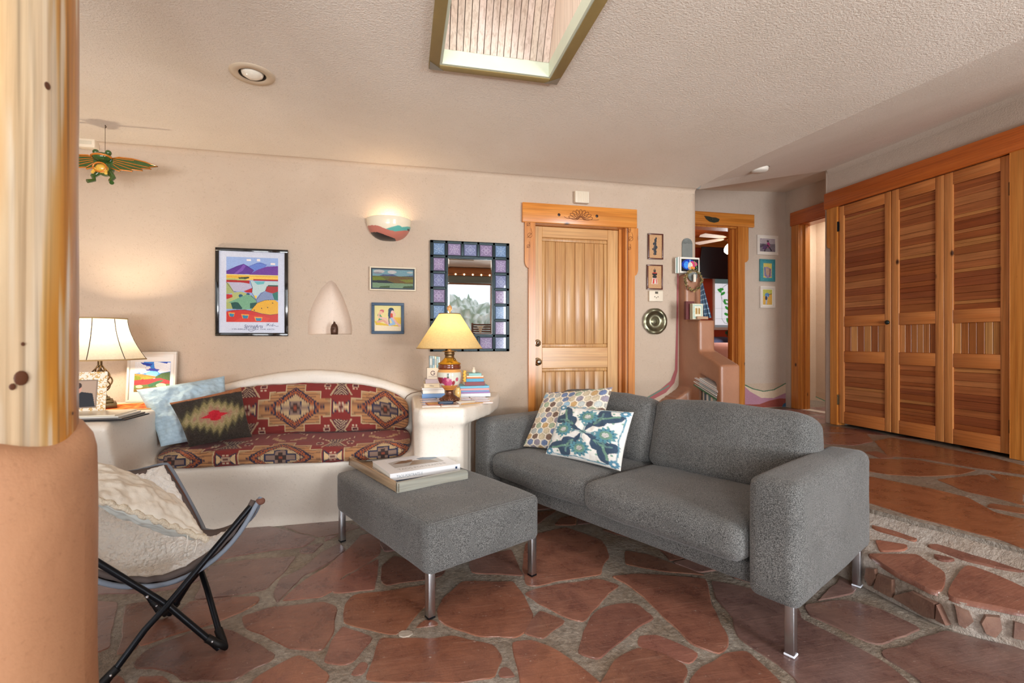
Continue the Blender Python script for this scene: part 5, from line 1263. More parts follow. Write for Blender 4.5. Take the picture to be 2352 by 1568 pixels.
# ---- niche figurine
p=ony(768,766,YB+.05); t=thing('carved_head','small dark bronze carved head standing in the wall niche','figurine',(p.x,YB+.05,zlow))
mb=MB(); mb.lathe([(0,0),(.024,0),(.026,.02),(.027,.04),(.024,.060),(.018,.074),(.009,.082),(.007,.090),(.003,.096),(0,.096)],(p.x,YB+.05,zlow+.0),20)
mb.sphere((p.x,YB+.026,zlow+.040),.006,8,6); mb.box(p.x-.012,p.x-.004,YB+.024,YB+.03,zlow+.050,zlow+.053); mb.box(p.x+.004,p.x+.012,YB+.024,YB+.03,zlow+.050,zlow+.053); mb.box(p.x-.007,p.x+.007,YB+.025,YB+.03,zlow+.024,zlow+.028)
part('head',mb,mat('dark_bronze_figure',(84,58,44),.4,.5,.2,vs=60,bs=.4,bscale=120),t)

# ---- sconce
xa=ony(841,497,YB-.02).x; xb_=ony(945,500,YB-.02).x; cxs=(xa+xb_)/2; rw=(xb_-xa)/2; zt=ony(893,499,YB-.08).z; dz=.158
def sc_col(u,zf):  # u -1..1 across, zf 0 top..1 bottom
    top=np.array((238,226,200))
    ry=float(np.interp(u,[-1,-.95,-.52,-.1,.1,.31,.68,.9,1],[.36,.37,.43,.59,.64,.66,.56,.50,.48]))
    ty=float(np.interp(u,[-.14,.13,.43,.59,.93,1],[.59,.49,.38,.44,.32,.32])) if u>-.14 else 2
    dy=float(np.interp(u,[-1,-.79,-.47,-.1,.27,.4],[.60,.66,.71,.84,.93,1.1])) if u<.4 else 2
    if zf>ty: top=np.array((96,176,166))
    if zf>ry: top=np.array((196,120,104))
    if u>.82 and ry-.07<zf<ry: top=np.array((56,46,46))
    if zf>dy: top=np.array((52,44,44))
    return lin(top)
G=[];C=[]
for j in range(61):
    f=j/60; ph=f*PI/2; zz=zt-dz*math.sin(ph); rr=math.cos(ph)**.75 if f<1 else 0
    row=[]
    for i in range(91):
        a=PI+PI*i/90; x=math.cos(a); row.append((cxs+rw*rr*x, YB-.001+.135*rr*math.sin(a), zz)); C.append(sc_col(rr*x,math.sin(ph)))
    G.append(row)
t=thing('wall_sconce','half-bowl ceramic wall lamp painted with rose and teal hills','wall lamp',(cxs,YB,zt-dz))
mb=MB(); mb.grid(G,0,True,C); Gi=[[(cxs+(p[0]-cxs)*.965,YB-.001+(p[1]-YB)*.955,p[2]+.003) for p in r] for r in G]; mb.grid(Gi,0,True,[lin((240,228,204))]*len(C),flip=True)
rim=[(G[0][i],Gi[0][i]) for i in range(91)]; mb.grid([[a for a,b in rim],[b for a,b in rim]],0,False,[lin((236,222,196))]*182)
part('bowl',mb,m_attr('glazed_ceramic',.3,coat=.3),t)
mb=MB(); mb.sphere((cxs,YB-.06,zt-.045),.022,12,8); part('bulb',mb,mat('sconce_bulb',(255,240,210),.3,emit=(255,220,170),es=12),t)
SCP=(cxs,YB-.065,zt-.012)

# ---- mirror with glass tile frame
yf=YB-.03; mx0,mx1=ony(988,680,yf).x,ony(1170,680,yf).x; mz1=ony(1079,554.5,yf).z; mz0=ony(1079,807,yf).z
t=thing('tile_mirror','rectangular mirror in a dark metal frame set with lilac glass tiles','mirror',((mx0+mx1)/2,YB,mz0))
FR=mat('blackened_frame',(46,58,62),.45,.6,.35,vs=60,bs=.6,bscale=90)
MW=mx1-mx0; MH=mz1-mz0; cw=MW/5; ch=MH/7
mb=MB(); mb.box(mx0+cw+.004,mx1-cw-.004,YB-.012,YB,mz0+ch+.004,mz1-ch-.004,0); mb.rbox(mx0,mx1,YB-.012,YB-.002,mz0,mz1,.002,1)
for i in range(6):
    x=mx0+i*cw; full=(i in (0,5)); 
    w=.013 if full else .011; xc=x+(w if i==0 else -w if i==5 else 0)
    if i in (0,5,1,4):
        mb.rbox(xc-w,xc+w,yf,YB,mz0,mz1,.003,2)
    else:
        mb.rbox(xc-w,xc+w,yf,YB,mz1-ch,mz1,.003,2); mb.rbox(xc-w,xc+w,yf,YB,mz0,mz0+ch,.003,2)
for j in range(8):
    z=mz0+j*ch; w=.011; zc=z+(w if j==0 else -w if j==7 else 0)
    if j in (0,7,1,6): mb.rbox(mx0,mx1,yf,YB,zc-w,zc+w,.003,2)
    else: mb.rbox(mx0,mx0+cw,yf,YB,zc-w,zc+w,.003,2); mb.rbox(mx1-cw,mx1,yf,YB,zc-w,zc+w,.003,2)
part('frame',mb,FR,t)
def cv_tile(seed):
    r=np.random.RandomState(seed); base=[(118,124,158),(140,126,158),(108,134,168),(132,116,148)][seed%4]
    c=CV(34,34,base).box(-1,-1,1,1); x,y=c.ux,c.uy; d=np.hypot(x,y); th=np.arctan2(y,x); li=tuple(min(255,q+38) for q in base); dkk=tuple(q-26 for q in base)
    k=[4,8,8,4][seed%4]; c.a[np.abs(d-.55-.14*np.cos(k*th))<.06]=li; c.a[np.abs(d-.25-.08*np.cos(4*th+seed))<.05]=li; c.a[(np.abs(np.abs(x)-np.abs(y))<.05)&(d>.6)]=li; c.a[d<.09]=(200,206,210); c.a[(np.maximum(abs(x),abs(y))>.93)]=dkk; c.speck(5,seed); return c
TG_=m_attr('lilac_glass_tile',.12,coat=.8); TCV=[cv_tile(k) for k in range(4)]
for i in range(5):
    for j in range(7):
        if 0<i<4 and 0<j<6: continue
        x0_,x1_=mx0+i*cw+.013+(.008 if i==0 else 0),mx0+(i+1)*cw-.013-(.008 if i==4 else 0); z0_,z1_=mz0+j*ch+.012+(.006 if j==0 else 0),mz0+(j+1)*ch-.012-(.006 if j==6 else 0)
        mb=MB(); k=TCV[(i*3+j*5)%4]; canvas_mesh(k,(x0_,YB-.022,z1_),(x1_,YB-.022,z1_),(x1_,YB-.022,z0_),(x0_,YB-.022,z0_),mb); mb.box(x0_,x1_,YB-.0215,YB-.012,z0_,z1_,col=lin((120,124,150))); part('glass_tile',mb,TG_,t)
mb=MB(); g0,g1,h0_,h1_=mx0+cw+.008,mx1-cw-.008,mz0+ch+.008,mz1-ch-.008; bv=.014
mb.box(g0,g1,YB-.016,YB-.012,h0_,h1_); V=[(g0,YB-.016,h0_),(g1,YB-.016,h0_),(g1,YB-.016,h1_),(g0,YB-.016,h1_),(g0+bv,YB-.018,h0_+bv),(g1-bv,YB-.018,h0_+bv),(g1-bv,YB-.018,h1_-bv),(g0+bv,YB-.018,h1_-bv)]
mb.add(V,[(4,5,6,7),(0,1,5,4),(1,2,6,5),(2,3,7,6),(3,0,4,7)]); part('mirror_glass',mb,mat('mirror_silver',(240,242,242),.01,1.0),t)

# ---- small frames, thermostat, plate by the door
def fig_cv(kind):
    c=CV(46,78,(190,146,104)).box(0,0,1,1.7)
    if kind==0:
        for (x,y,rx,ry) in ((.5,.42,.10,.16),(.44,.66,.14,.13),(.5,.9,.16,.14),(.40,1.05,.16,.10),(.48,1.22,.12,.12),(.45,1.4,.13,.08),(.55,.25,.06,.08)): c.ell(x,y,rx,ry,(48,52,58))
        c.line([(.42,.7),(.36,1.1),(.4,1.42)],.05,(110,90,80))
    else:
        c.ell(.5,.36,.09,.13,(60,50,46)); c.ell(.5,.60,.19,.13,(34,30,30)); c.rect(.34,.5,.66,.56,(190,50,40)); c.ell(.5,.82,.16,.11,(40,34,34)); c.poly(X(.34,.92,.66,.92,.74,1.36,.26,1.36),(216,196,184)); c.poly(X(.40,.95,.5,.95,.46,1.34,.34,1.34),(196,50,40)); c.line([(.6,.95),(.66,1.3)],.06,(200,60,50)); c.line([(.5,.15),(.5,.3)],.05,(150,120,90)); c.rect(.28,1.36,.42,1.42,(200,150,120)); c.rect(.56,1.36,.72,1.42,(200,150,120))
    c.speck(6,2); return c
MAH=mat('mahogany_frame',(84,36,28),.3,coat=.5)
picture('figurine_picture','narrow mahogany-framed picture of a dark figure, upper of two beside the door',1489.5,1524,536,595,.010,MAH,fig_cv(0))
picture('figurine_picture','narrow mahogany-framed picture of a red and black figure, above the thermostat',1487,1522.8,607.5,664.5,.010,MAH,fig_cv(1))
p0=ony(1491,667,YB-.02); p1=ony(1523,692.5,YB-.02); t=thing('thermostat','white wall thermostat below the small framed figures','thermostat',(p0.x,YB,p1.z))
mb=MB(); mb.rbox(p0.x,p1.x,YB-.025,YB,p1.z,p0.z,.006,3); part('housing',mb,CREM,t)
mb=MB(); xc=(p0.x+p1.x)/2; mb.box(xc-.012,xc+.014,YB-.027,YB-.024,p0.z-.026,p0.z-.008); part('display',mb,mat('lcd',(90,84,72),.3),t)
for k in (-1,0,1):
    mb=MB(); mb.sphere((xc+k*.015,YB-.025,(p0.z+p1.z)/2-.006-(.008 if k==0 else 0)),.005,8,6,sc=(1,.5,1)); part('button',mb,mat('btn_grey',(120,108,92),.5),t)
p=ony(1506,737.6,YB-.03); t=thing('metal_plate','round engraved pewter plate with scalloped rim on the wall beside the door','wall plate',tuple(ony(1506,768,YB)))
M=T4((p.x,YB,p.z))@Rx(PI/2); PEW=mat('aged_pewter',(132,128,104),.3,.9,.3,vs=30,bs=.3,bscale=60); mb=MB()
R0=.107; V=[];Fc=[];n=96
pr=[(0,.012,0),(.028,.014,0),(.030,.011,0),(.055,.010,0),(.060,.013,0),(.074,.020,0),(.080,.032,1),(.094,.034,1),(R0,.026,2)]
for (r,h,w) in pr:
    for k in range(n):
        a=2*PI*k/n; rr=r*(1+(.035*abs(math.sin(4*a)) if w==2 else 0)); V.append((rr*math.cos(a),rr*math.sin(a),h+(.0015*math.cos(8*a) if w else 0)))
for i in range(len(pr)-1):
    for k in range(n): Fc.append((i*n+k,i*n+(k+1)%n,(i+1)*n+(k+1)%n,(i+1)*n+k))
mb.add(V,Fc,0,True,M=M); mb.lathe([(R0,.026),(R0*.9,.02),(.05,0.0),(0,0)],M=M,n=48)
for k in range(12):
    a=2*PI*k/12; mb.tube([Vector((.016*math.cos(a)+.006*math.cos(q),.016*math.sin(a)+.006*math.sin(q),.014)) for q in np.linspace(0,2*PI,8)],.001,4,closed=True,M=M)
part('plate',mb,PEW,t)

# ============================================================ THINGS ON THE STEPPED SHELF
TIN=mat('grey_tin',(128,132,128),.45,.5,.15,vs=20)
def tin_fan(M,w,h,drop):
    """rounded tin sheet with pressed ribs; origin at fan centre"""
    mb=MB(); P=[(w*math.cos(a),w*math.sin(a)) for a in np.linspace(0,PI,16)]+[(-w,-drop),(w,-drop)]; mb.prism(P,.003,0,M)
    for k in range(11):
        a=PI*(k+.5)/11; mb.tube([Vector((.2*w*math.cos(a),.2*w*math.sin(a),-.001)),Vector((.93*w*math.cos(a),.93*w*math.sin(a),-.001))],[.001,.0035],5,M=M)
    return mb
p=ony(1579,560,YB-.01); t=thing('tin_sconce','grey pressed-tin candle sconce with ribbed round top, above the stepped shelf','wall ornament',(p.x,YB,p.z-.12))
wt=(ony(1591,560,YB).x-ony(1567,560,YB).x)/2
mb=tin_fan(Matrix(((1,0,0,p.x),(0,0,1,YB-.008),(0,1,0,p.z),(0,0,0,1))),wt,0,.13); part('back_plate',mb,TIN,t)
ZK1=1.722; ZK2=1.327
# photo print propped on the top step
a=ony(1562,590,3.61); b=ony(1607,621,3.61)
c=CV(60,44,(20,22,30)).box(0,0,1,.7)
c.ell(.42,.32,.40,.30,(24,60,170)); c.ell(.30,.34,.16,.2,(60,140,230)); c.ell(.66,.28,.26,.16,(200,70,110)); c.ell(.52,.4,.14,.22,(220,210,190)); c.ell(.6,.5,.2,.08,(230,140,60)); c.line([(.5,.05),(.5,.65)],.03,(150,220,220)); c.line([(.75,.1),(.9,.5)],.03,(90,180,90)); c.speck(18,4)
t=thing('photo_print','white-bordered glossy print of a bright blue abstract scene, propped on the top step','photo print',((a.x+b.x)/2,3.63,ZK1))
mb=MB(); x0,x1=a.x,b.x; z1=a.z; z0=ZK1; mb.rbox(x0,x1,3.612,3.618,z0,z1,.001,1); part('card',mb,WHT,t)
mb=canvas_mesh(c,(x0+.013,3.6105,z1-.014),(x1-.010,3.6105,z1-.014),(x1-.010,3.6105,z0+.014),(x0+.013,3.6105,z0+.014)); part('print',mb,PAPG,t)
for k in range(3):
    mb=MB(); mb.rbox(x0-.012-.006*k,x1-.03,3.624+.01*k,3.628+.01*k,z0,z1+.004-.003*k,.001,1)
    single('greeting_card',mb,mat('card_white%d'%k,[(226,224,216),(180,206,200),(236,230,220)][k],.5),['white card standing directly behind the blue abstract print','pale green card, middle one behind the blue print','cream card leaning rearmost behind the blue print'][k],'card','cards on the top step')
# wreath + tin candle holder on the front of the top step
wy=3.565; p=ony(1592,643.7,wy); t=thing('dried_wreath','small wreath of dried olive-brown leaves hanging on the stepped shelf','wreath',(p.x,wy,p.z-.09))
mb=MB(); cols=[(120,112,66),(150,132,84),(92,92,60),(170,140,90),(136,88,60)]
cen=[(p.x+.074*math.cos(a),wy,p.z+.082*math.sin(a)) for a in np.linspace(0,2*PI,30,endpoint=False)]
mb.tube(cen,.007,6,closed=True,col=lin((96,80,56))); part('twig_ring',mb,m_attr('twigs',.8),t)
mb=MB(); rr=random.Random(9)
for k in range(190):
    a=rr.random()*2*PI; c_=Vector((p.x+.074*math.cos(a),wy-.004,p.z+.082*math.sin(a))); dirn=Vector((rr.uniform(-1,1),rr.uniform(-.8,.1),rr.uniform(-1,1))).normalized(); sd_=dirn.cross(Vector((0,1,.3))).normalized(); L=.012+.012*rr.random()
    mb.add([c_,c_+dirn*L*.5+sd_*L*.32,c_+dirn*L,c_+dirn*L*.5-sd_*L*.32],[(0,1,2,3),(3,2,1,0)] if 0 else [(0,1,2,3)],0,False,[lin(rr.choice(cols))]*4)
o=part('dried_leaves',mb,m_attr('dried_leaves',.8),t,kind='stuff')
t=thing('tin_candle_holder','grey ribbed tin candle holder hanging inside the wreath','candle holder',(p.x,wy,p.z-.03))
mb=tin_fan(Matrix(((1,0,0,p.x),(0,0,1,wy+.004),(0,-1,0,p.z+.035),(0,0,0,1))),.042,0,.03); part('back_plate',mb,TIN,t)
mb=MB(); mb.lathe([(.012,0),(.012,.06),(.004,.062),(.0,.07)],(p.x,wy-.02,p.z-.015),12); part('candle',mb,mat('wax_white',(232,226,210),.5),t)
# books on the second step
a=ony(1582,691,3.44); ax=onx(1583,700,2.33)
def standing(name,label,cat,x0,x1,y0,y1,z0,z1,col,group=None,tilt=0,pages=True,sp='y0'):
    """upright book with its spine facing -Y (or cover facing -Y when thin in y)"""
    t=thing(name,label,cat,((x0+x1)/2,y0,z0),0,group); M=T4((x0,y0,z0))@Ry(tilt)@T4((-x0,-y0,-z0)); th=.002
    cm=mat(name+'_cover',col,.4)
    mb=MB(); mb.rbox(x0,x0+th,y0,y1,z0,z1,.0006,1,M=M); mb.rbox(x1-th,x1,y0,y1,z0,z1,.0006,1,M=M)
    if sp=='y0': mb.rbox(x0,x1,y0,y0+th,z0,z1,.0006,1,M=M)
    else: mb.rbox(x0,x1,y1-th,y1,z0,z1,.0006,1,M=M)
    part('cover',mb,cm,t)
    mb=MB(); mb.box(x0+th,x1-th,y0+th,y1-.003,z0+.003,z1-.003,M=M); part('pages',mb,mat('page_edges',(230,222,204),.8),t); return t
def facing(name,label,x0,x1,y0,y1,z0,z1,col,cv=None,cat='book'):
    t=thing(name,label,cat,((x0+x1)/2,y0,z0)); cm=mat(name+'_board',col,.45)
    mb=MB(); mb.rbox(x0,x1,y0,y0+.003,z0,z1,.001,1); mb.rbox(x0,x1,y1-.003,y1,z0,z1,.001,1); mb.rbox(x0,x0+.003,y0,y1,z0,z1,.001,1); part('cover',mb,cm,t)
    mb=MB(); mb.box(x0+.003,x1-.003,y0+.003,y1-.003,z0+.003,z1-.003); part('pages',mb,mat('page_edges',(230,222,204),.8),t)
    if cv: part('cover_art',canvas_mesh(cv,(x0+.004,y0-.0008,z1-.004),(x1-.004,y0-.0008,z1-.004),(x1-.004,y0-.0008,z0+.004),(x0+.004,y0-.0008,z0+.004)),PAPR,t)
    return t
c=CV(40,50,(206,206,186)).box(0,0,1,1.25); c.rect(.1,.1,.9,1.15,(150,190,180)); c.rect(.16,.16,.84,1.09,(220,214,190)); c.rect(.28,.35,.48,.85,(166,130,70)); c.rect(.54,.35,.74,.85,(166,130,70)); c.speck(10,6)
xk=ony(1590,700,3.43).x; xk1=ony(1615,700,3.43).x
facing('small_book','small pale green book with two gold panels, facing out on the second step',xk,xk1,3.43,3.465,ZK2,ony(1600,697,3.43).z,(196,190,160),c)
facing('small_book','dark red book standing behind the pale green one on the second step',xk-.03,xk+.05,3.475,3.50,ZK2,ony(1590,692,3.48).z,(96,36,36))
mb=MB(); mb.rbox(xk+.03,xk1+.03,3.405,3.425,ZK2,ZK2+.022,.002,1); single('wooden_block','flat strip of pale wood in front of the small green book','wooden block') if 0 else single('wood_strip',mb,mat('pale_wood_strip',(176,140,110),.5),'flat pale wooden strip lying in front of the small green book','wooden strip')
# plaid cloth hanging behind the step
c=CV(40,60,(44,66,96)).box(0,0,1,1.5); c.a[np.sin(c.ux*30)>.5]=(120,150,170); c.a[np.sin(c.uy*30)>.6]=(90,124,150); c.a[(np.sin(c.ux*30)>.5)&(np.sin(c.uy*30)>.6)]=(220,226,226); c.a[(np.sin(c.ux*15)<-.8)]=(24,34,54)
A_=ony(1611,655,3.50);B_=ony(1634,729,3.50)
cx0=KX1-.04; pts_t=[(cx0-.02,3.56,A_.z),(cx0+.01,3.48,A_.z)]; pts_b=[(cx0-.02,3.60,B_.z-.02),(B_.x+.0,3.42,B_.z-.005)]
mb=canvas_mesh(c,ony(1609,655,3.52),ony(1613,650,3.50),ony(1634,729,3.43),ony(1609,732,3.50)); o=single('plaid_cloth',mb,m_attr('plaid_cloth',.9),'blue and white plaid cloth hanging behind the second step','cloth'); s_=o.modifiers.new('s','SOLIDIFY'); s_.thickness=.006
# nook: books standing, magazines leaning on top
zn=.505; yy=3.20; k=0
bc=[(206,214,214),(170,196,196),(228,224,216),(110,150,160),(232,232,230),(90,110,130),(214,206,190),(60,64,70),(196,210,216),(220,220,210)]
while yy<3.50 and k<10:
    w=.022+.012*R(); h=.26-.16*max(0,(3.42-yy))/.22*.5; h=min(.29,.20+.3*(yy-3.2))
    mb=MB(); mb.rbox(KX0+.022,KX1-.045,yy,yy+w-.002,zn,zn+h,.002,1); single('shelf_book',mb,mat('nook_book%d'%k,bc[k],.5),'upright book inside the nook, number %d from the sofa side'%(k+1) if 0 else ['grey-white','teal-grey','cream','blue-grey','white','slate','beige','charcoal','pale blue','ivory'][k]+' upright book in the nook under the pile of magazines','book','books in the partition nook'); yy+=w; k+=1
u0=Vector((0,3.175,.725)); u1=Vector((0,3.52,.84)); 
dirm=(Vector((0,.345,.10))).normalized(); nrm=Vector((0,-dirm.z,dirm.y))
for k in range(9):
    off=.008*k; L=.30-.012*(k%3); st_=Vector((0,3.185+.004*(k%2),.715))+nrm*off*1.2
    M=Mat((KX0-.006+.006*(k%3),st_.y,st_.z),(1,0,0),dirm)
    mb=MB(); mb.rbox(0,.115,0,L,0,.0065,.001,1,0 if k>1 else 0,M=M)
    single('magazine',mb,mat('mag%d'%k,[(60,120,84),(226,228,226),(206,216,222),(234,232,228),(190,204,214),(236,236,232),(214,206,206),(228,230,232),(240,238,234)][k],.4),['green magazine, lowest','off-white magazine, second from the bottom','pale blue-grey magazine, third from the bottom','warm white magazine, fourth from the bottom','blue-grey magazine in the middle','bright white magazine just above the middle','pinkish magazine, third from the top','cool white magazine, second from the top','cream magazine, topmost'][k]+' of the pile in the adobe nook','magazine','magazines piled in the nook')

# ============================================================ PICTURES ON THE HALL WALL
c=CV(60,60,(120,110,120)).box(0,0,1,1); c.rect(0,0,1,.4,(170,160,166)); c.rect(0,.4,1,.55,(120,112,120)); c.poly(X(0,.55,.2,.4,.35,.45,.5,.6,0,.7),(80,70,84)); c.ell(.55,.5,.10,.22,(170,60,120)); c.line(X(.3,.95,.5,.5,.75,.9),.09,(60,50,60)); c.ell(.52,.2,.07,.08,(60,50,60)); c.poly(X(.3,.5,.15,.8,.35,.85,.5,.55),(90,60,100)); c.speck(20,3)
WF=mat('white_wood_frame',(224,216,206),.45)
picture('framed_photo','white-framed purple and grey photo, top of three beside the bedroom doorway',1740,1788,540,585,.030,WF,c,y=YC,dep=.02,matw=.012)
c=CV(50,70,(60,140,150)).box(0,0,1,1.4); c.rect(.22,.22,.82,1.2,(206,190,100)); c.poly(X(.25,.5,.5,.45,.78,.6,.8,1.1,.5,1.25,.25,1.05),(150,130,160)); c.ell(.5,.8,.2,.25,(180,150,130)); c.line(X(.3,.5,.4,1.1),.06,(80,110,160)); c.line(X(.7,.6,.66,1.15),.05,(120,70,60)); c.speck(12,5)
picture('framed_photo','small teal-bordered picture, middle of three beside the bedroom doorway',1746,1781,595,646,.012,mat('teal_frame',(64,138,146),.4),c,y=YC,dep=.02)
c=CV(40,60,(190,190,90)).box(0,0,1,1.5); c.poly(X(0,.7,1,.4,1,1.5,0,1.5),(216,170,80)); c.ell(.45,.55,.24,.22,(90,140,190)); c.line(X(.45,.7,.35,1.4),.16,(170,180,200)); c.line(X(.6,.5,.95,.42),.05,(60,60,80)); c.ell(.35,.85,.12,.2,(50,60,90)); c.speck(10,6)
picture('framed_photo','white-framed picture of a blue bird on yellow, lowest of three beside the bedroom doorway',1747,1781,657,707,.030,WF,c,y=YC,dep=.02,matw=.014)

# ============================================================ LEFT SIDE BLOCK: lamp, pictures, papers
ZL=.756
LX,LY=-1.735,3.31
t=thing('cage_lamp','table lamp with a white bell shade and open twisted iron stem, on the left block','table lamp',(LX,LY,ZL+.004))
GB=mat('olive_bronze',(104,88,56),.4,.7,.1)
mb=MB(); z=ZL+.004
for (h,w) in ((.030,.075),(.018,.060),(.014,.046),(.012,.034)): mb.rbox(LX-w,LX+w,LY-w,LY+w,z,z+h,.003,2,M=T4((LX,LY,0))@Rz(.5)@T4((-LX,-LY,0))); z+=h
part('stepped_base',mb,GB,t)
mb=MB(); zc0=z; zc1=ZL+.255; mb.tube([(LX,LY,zc0),(LX,LY,zc0+.02)],.013); mb.tube([(LX,LY,zc1),(LX,LY,zc1+.05)],.012); mb.lathe([(0,zc1+.042),(.045,zc1+.044),(.045,zc1+.047),(0,zc1+.047)],(LX,LY,0)); mb.tube([(LX,LY,zc0),(LX,LY,zc1+.09)],.007); part('stem',mb,BRNZ,t)
for k in range(6):
    pts=[]
    for j in range(25):
        f=j/24; a=2*PI*k/6+f*PI*1.1; r=.008+.048*math.sin(PI*f**.8); pts.append((LX+r*math.cos(a),LY+r*math.sin(a),zc0+.01+(zc1-zc0-.01)*f))
    mb=MB(); mb.tube(pts,.0042,7); part('twisted_rod',mb,BRNZ,t)
SHD=m_shade('white_silk_shade',(210,200,180),.20)
zs0,zs1=1.045,1.285; rb,rt=.222,.130; n=8; G=[]
for j in range(21):
    f=j/20; r=rt+(rb-rt)*(f**1.7); z=zs1+(zs0-zs1)*f; row=[]
    for k in range(n*6+1):
        a=2*PI*k/(n*6)+.22; m=(k%6)/6; seg=math.cos(PI/n)/math.cos((m-.5)*2*PI/n); rr=r*(seg*.75+.25); row.append((LX+rr*math.cos(a),LY+rr*math.sin(a),z))
    G.append(row)
mb=MB(); mb.grid(G,0,True); shade_o=part('lamp_shade',mb,SHD,t)
PIP=mat('dark_piping',(70,58,46),.8); GP=mat('tan_trim',(170,140,96),.8)
for k in range(n):
    mb=MB(); mb.tube([Vector(G[j][k*6]) for j in range(21)],.0022,5); part('piping',mb,PIP,shade_o)
mb=MB(); mb.tube([G[0][i] for i in range(n*6)],.004,6,closed=True); part('rim',mb,GP,shade_o)
mb=MB(); mb.tube([G[-1][i] for i in range(n*6)],.0045,6,closed=True); part('rim',mb,GP,shade_o)
mb=MB(); mb.tube([(LX,LY,zc1+.09),(LX,LY,1.15)],.012); mb.sphere((LX,LY,1.19),.018,14,10,1); part('bulb_socket',mb,[BRASS,GOLDP],t)
# mat under lamp
c=CV(90,60,(210,120,50)).box(-1,-1,1,1); r_=np.random.RandomState(2)
for k in range(400):
    x_,y_=r_.uniform(-1,1,2); c.ell(x_,y_,.06,.08,[(216,130,60),(196,70,30),(226,166,90),(180,40,24)][r_.randint(4)])
n=64; P=[(LX+.17+.235*math.cos(2*PI*k/n)*(1+.01*math.sin(9*k)), 3.36+.175*math.sin(2*PI*k/n)) for k in range(n)]
mb=MB(); V=[];C=[]
for i in range(17):
    f=i/16
    for (x,y) in P: V.append((LX+.17+(x-LX-.17)*f,3.36+(y-3.36)*f,ZL+.004)); u_=(x-LX-.17)*f/.235; v_=(y-3.36)*f/.175; C.append(c.samp((u_+1)/2,(v_+1)/2) if f<.93 else lin((226,190,120)))
Fc=[(i*n+k,(i+1)*n+k,(i+1)*n+(k+1)%n,i*n+(k+1)%n)[::-1] for i in range(16) for k in range(n)]
mb.add(V,Fc,0,False,C); mb.prism(P[::-1],.0035,0,T4((0,0,ZL)),col=lin((200,150,90))); single('woven_mat',mb,m_attr('raffia',.9,.5,200),'oval orange-red woven mat under the iron cage lamp','mat')

# white framed landscape leaning on wall
yb=3.645; xw0=ony(290,900,yb-.03).x; xw1=ony(403,900,yb-.03).x; ztop=ony(346,807,yb+.015).z
c=CV(110,124,(120,180,230)).box(1180,500,1525,810)
c.rect(1180,500,1525,640,(60,130,220)); c.poly(X(1180,500,1260,500,1300,560,1270,600,1180,620),(236,240,246)); c.poly(X(1360,500,1525,510,1525,600,1420,620,1370,560),(238,240,246)); c.poly(X(1200,560,1320,545,1360,600,1240,625),(240,242,248)); c.poly(X(1230,505,1350,520,1330,545,1260,530),(40,60,160)); c.ell(1350,620,60,26,(120,200,230)); c.poly(X(1280,560,1420,580,1400,600,1290,590),(60,70,180)); c.ell(1300,570,20,10,(238,240,246)); c.poly(X(1420,505,1500,503,1490,520),(30,60,170))
c.poly(X(1180,620,1240,625,1380,650,1430,665,1180,690),(214,120,60)); c.poly(X(1380,655,1440,620,1525,605,1525,700,1380,690),(70,96,56)); c.poly(X(1180,640,1230,645,1260,690,1180,695),(110,120,40)); c.ell(1300,675,60,22,(140,140,60)); c.poly(X(1180,690,1300,680,1430,670,1525,700,1525,740,1180,750),(186,60,66)); c.poly(X(1180,740,1260,735,1525,730,1525,810,1180,810),(96,120,70)); c.poly(X(1310,735,1400,700,1450,690,1460,700,1390,740,1330,770),(60,110,80)); c.ell(1230,755,34,16,(206,210,170)); c.ell(1440,745,50,22,(196,206,180)); c.poly(X(1180,780,1300,760,1525,775,1525,810,1180,810),(130,104,50)); c.ell(1260,690,14,14,(206,50,60)); c.speck(8,4)
t=thing('framed_print','white-framed bright landscape print leaning on the wall behind the left lamp','picture',((xw0+xw1)/2,yb,ZL))
LM=T4((0,yb-.045,ZL+.001))@Rx(math.radians(-5.5))@T4((0,-(yb-.045),-ZL-.001)); Hh=ztop-ZL
mb=MB(); t2=MB(); frame_box(t2,xw0,xw1,ZL+.001,ZL+Hh,yb-.045,yb-.022,.014); mb.add([LM@Vector(v) for v in t2.v],t2.f); part('frame',mb,WF,t)
mb=MB(); mb.box(xw0+.01,xw1-.01,yb-.034,yb-.024,ZL+.01,ZL+Hh-.01,M=LM); part('mat_board',mb,mat('white_mat',(236,232,226),.7),t)
q=lambda x,z: LM@Vector((x,yb-.0355,z)); Wd=xw1-xw0
part('artwork',canvas_mesh(c,q(xw0+.17*Wd*.85,ZL+Hh*.80),q(xw1-.125*Wd,ZL+Hh*.80),q(xw1-.125*Wd,ZL+Hh*.20),q(xw0+.17*Wd*.85,ZL+Hh*.20)),PAPR,t)
# ornate photo frame, leaning back
pA=onz(183,962,ZL); pB=onz(240,951,ZL); 
bl=Vector((-2.02,2.93,ZL+.002)); br=Vector((0,0,0)); br=onz(240.5,953,ZL+.002)
xd=(br-Vector((br.x-.19,br.y-.05,br.z))).normalized(); up=Vector((.10,.28,1)).normalized(); FM=Mat(br,-xd*-1,up)  # x along frame width, y up
FM=Mat(br,xd,(up-xd*up.dot(xd))); fz=FM.to_3x3().col[2]
if fz.dot(EYE-br)<0: fzs=-1
else: fzs=1
fw_,fh_=.19,.235
c=CV(90,110,(238,228,210)).box(0,0,1,1.22); r_=np.random.RandomState(8)
for k in range(230):
    x_,y_=r_.uniform(0,1),r_.uniform(0,1.22); a0=r_.uniform(0,6.28); c.line([(x_+.045*math.cos(a0+q)*(.4+.2*q),y_+.045*math.sin(a0+q)*(.4+.2*q)) for q in np.linspace(0,3.4,6)],.018,(206,160,80))
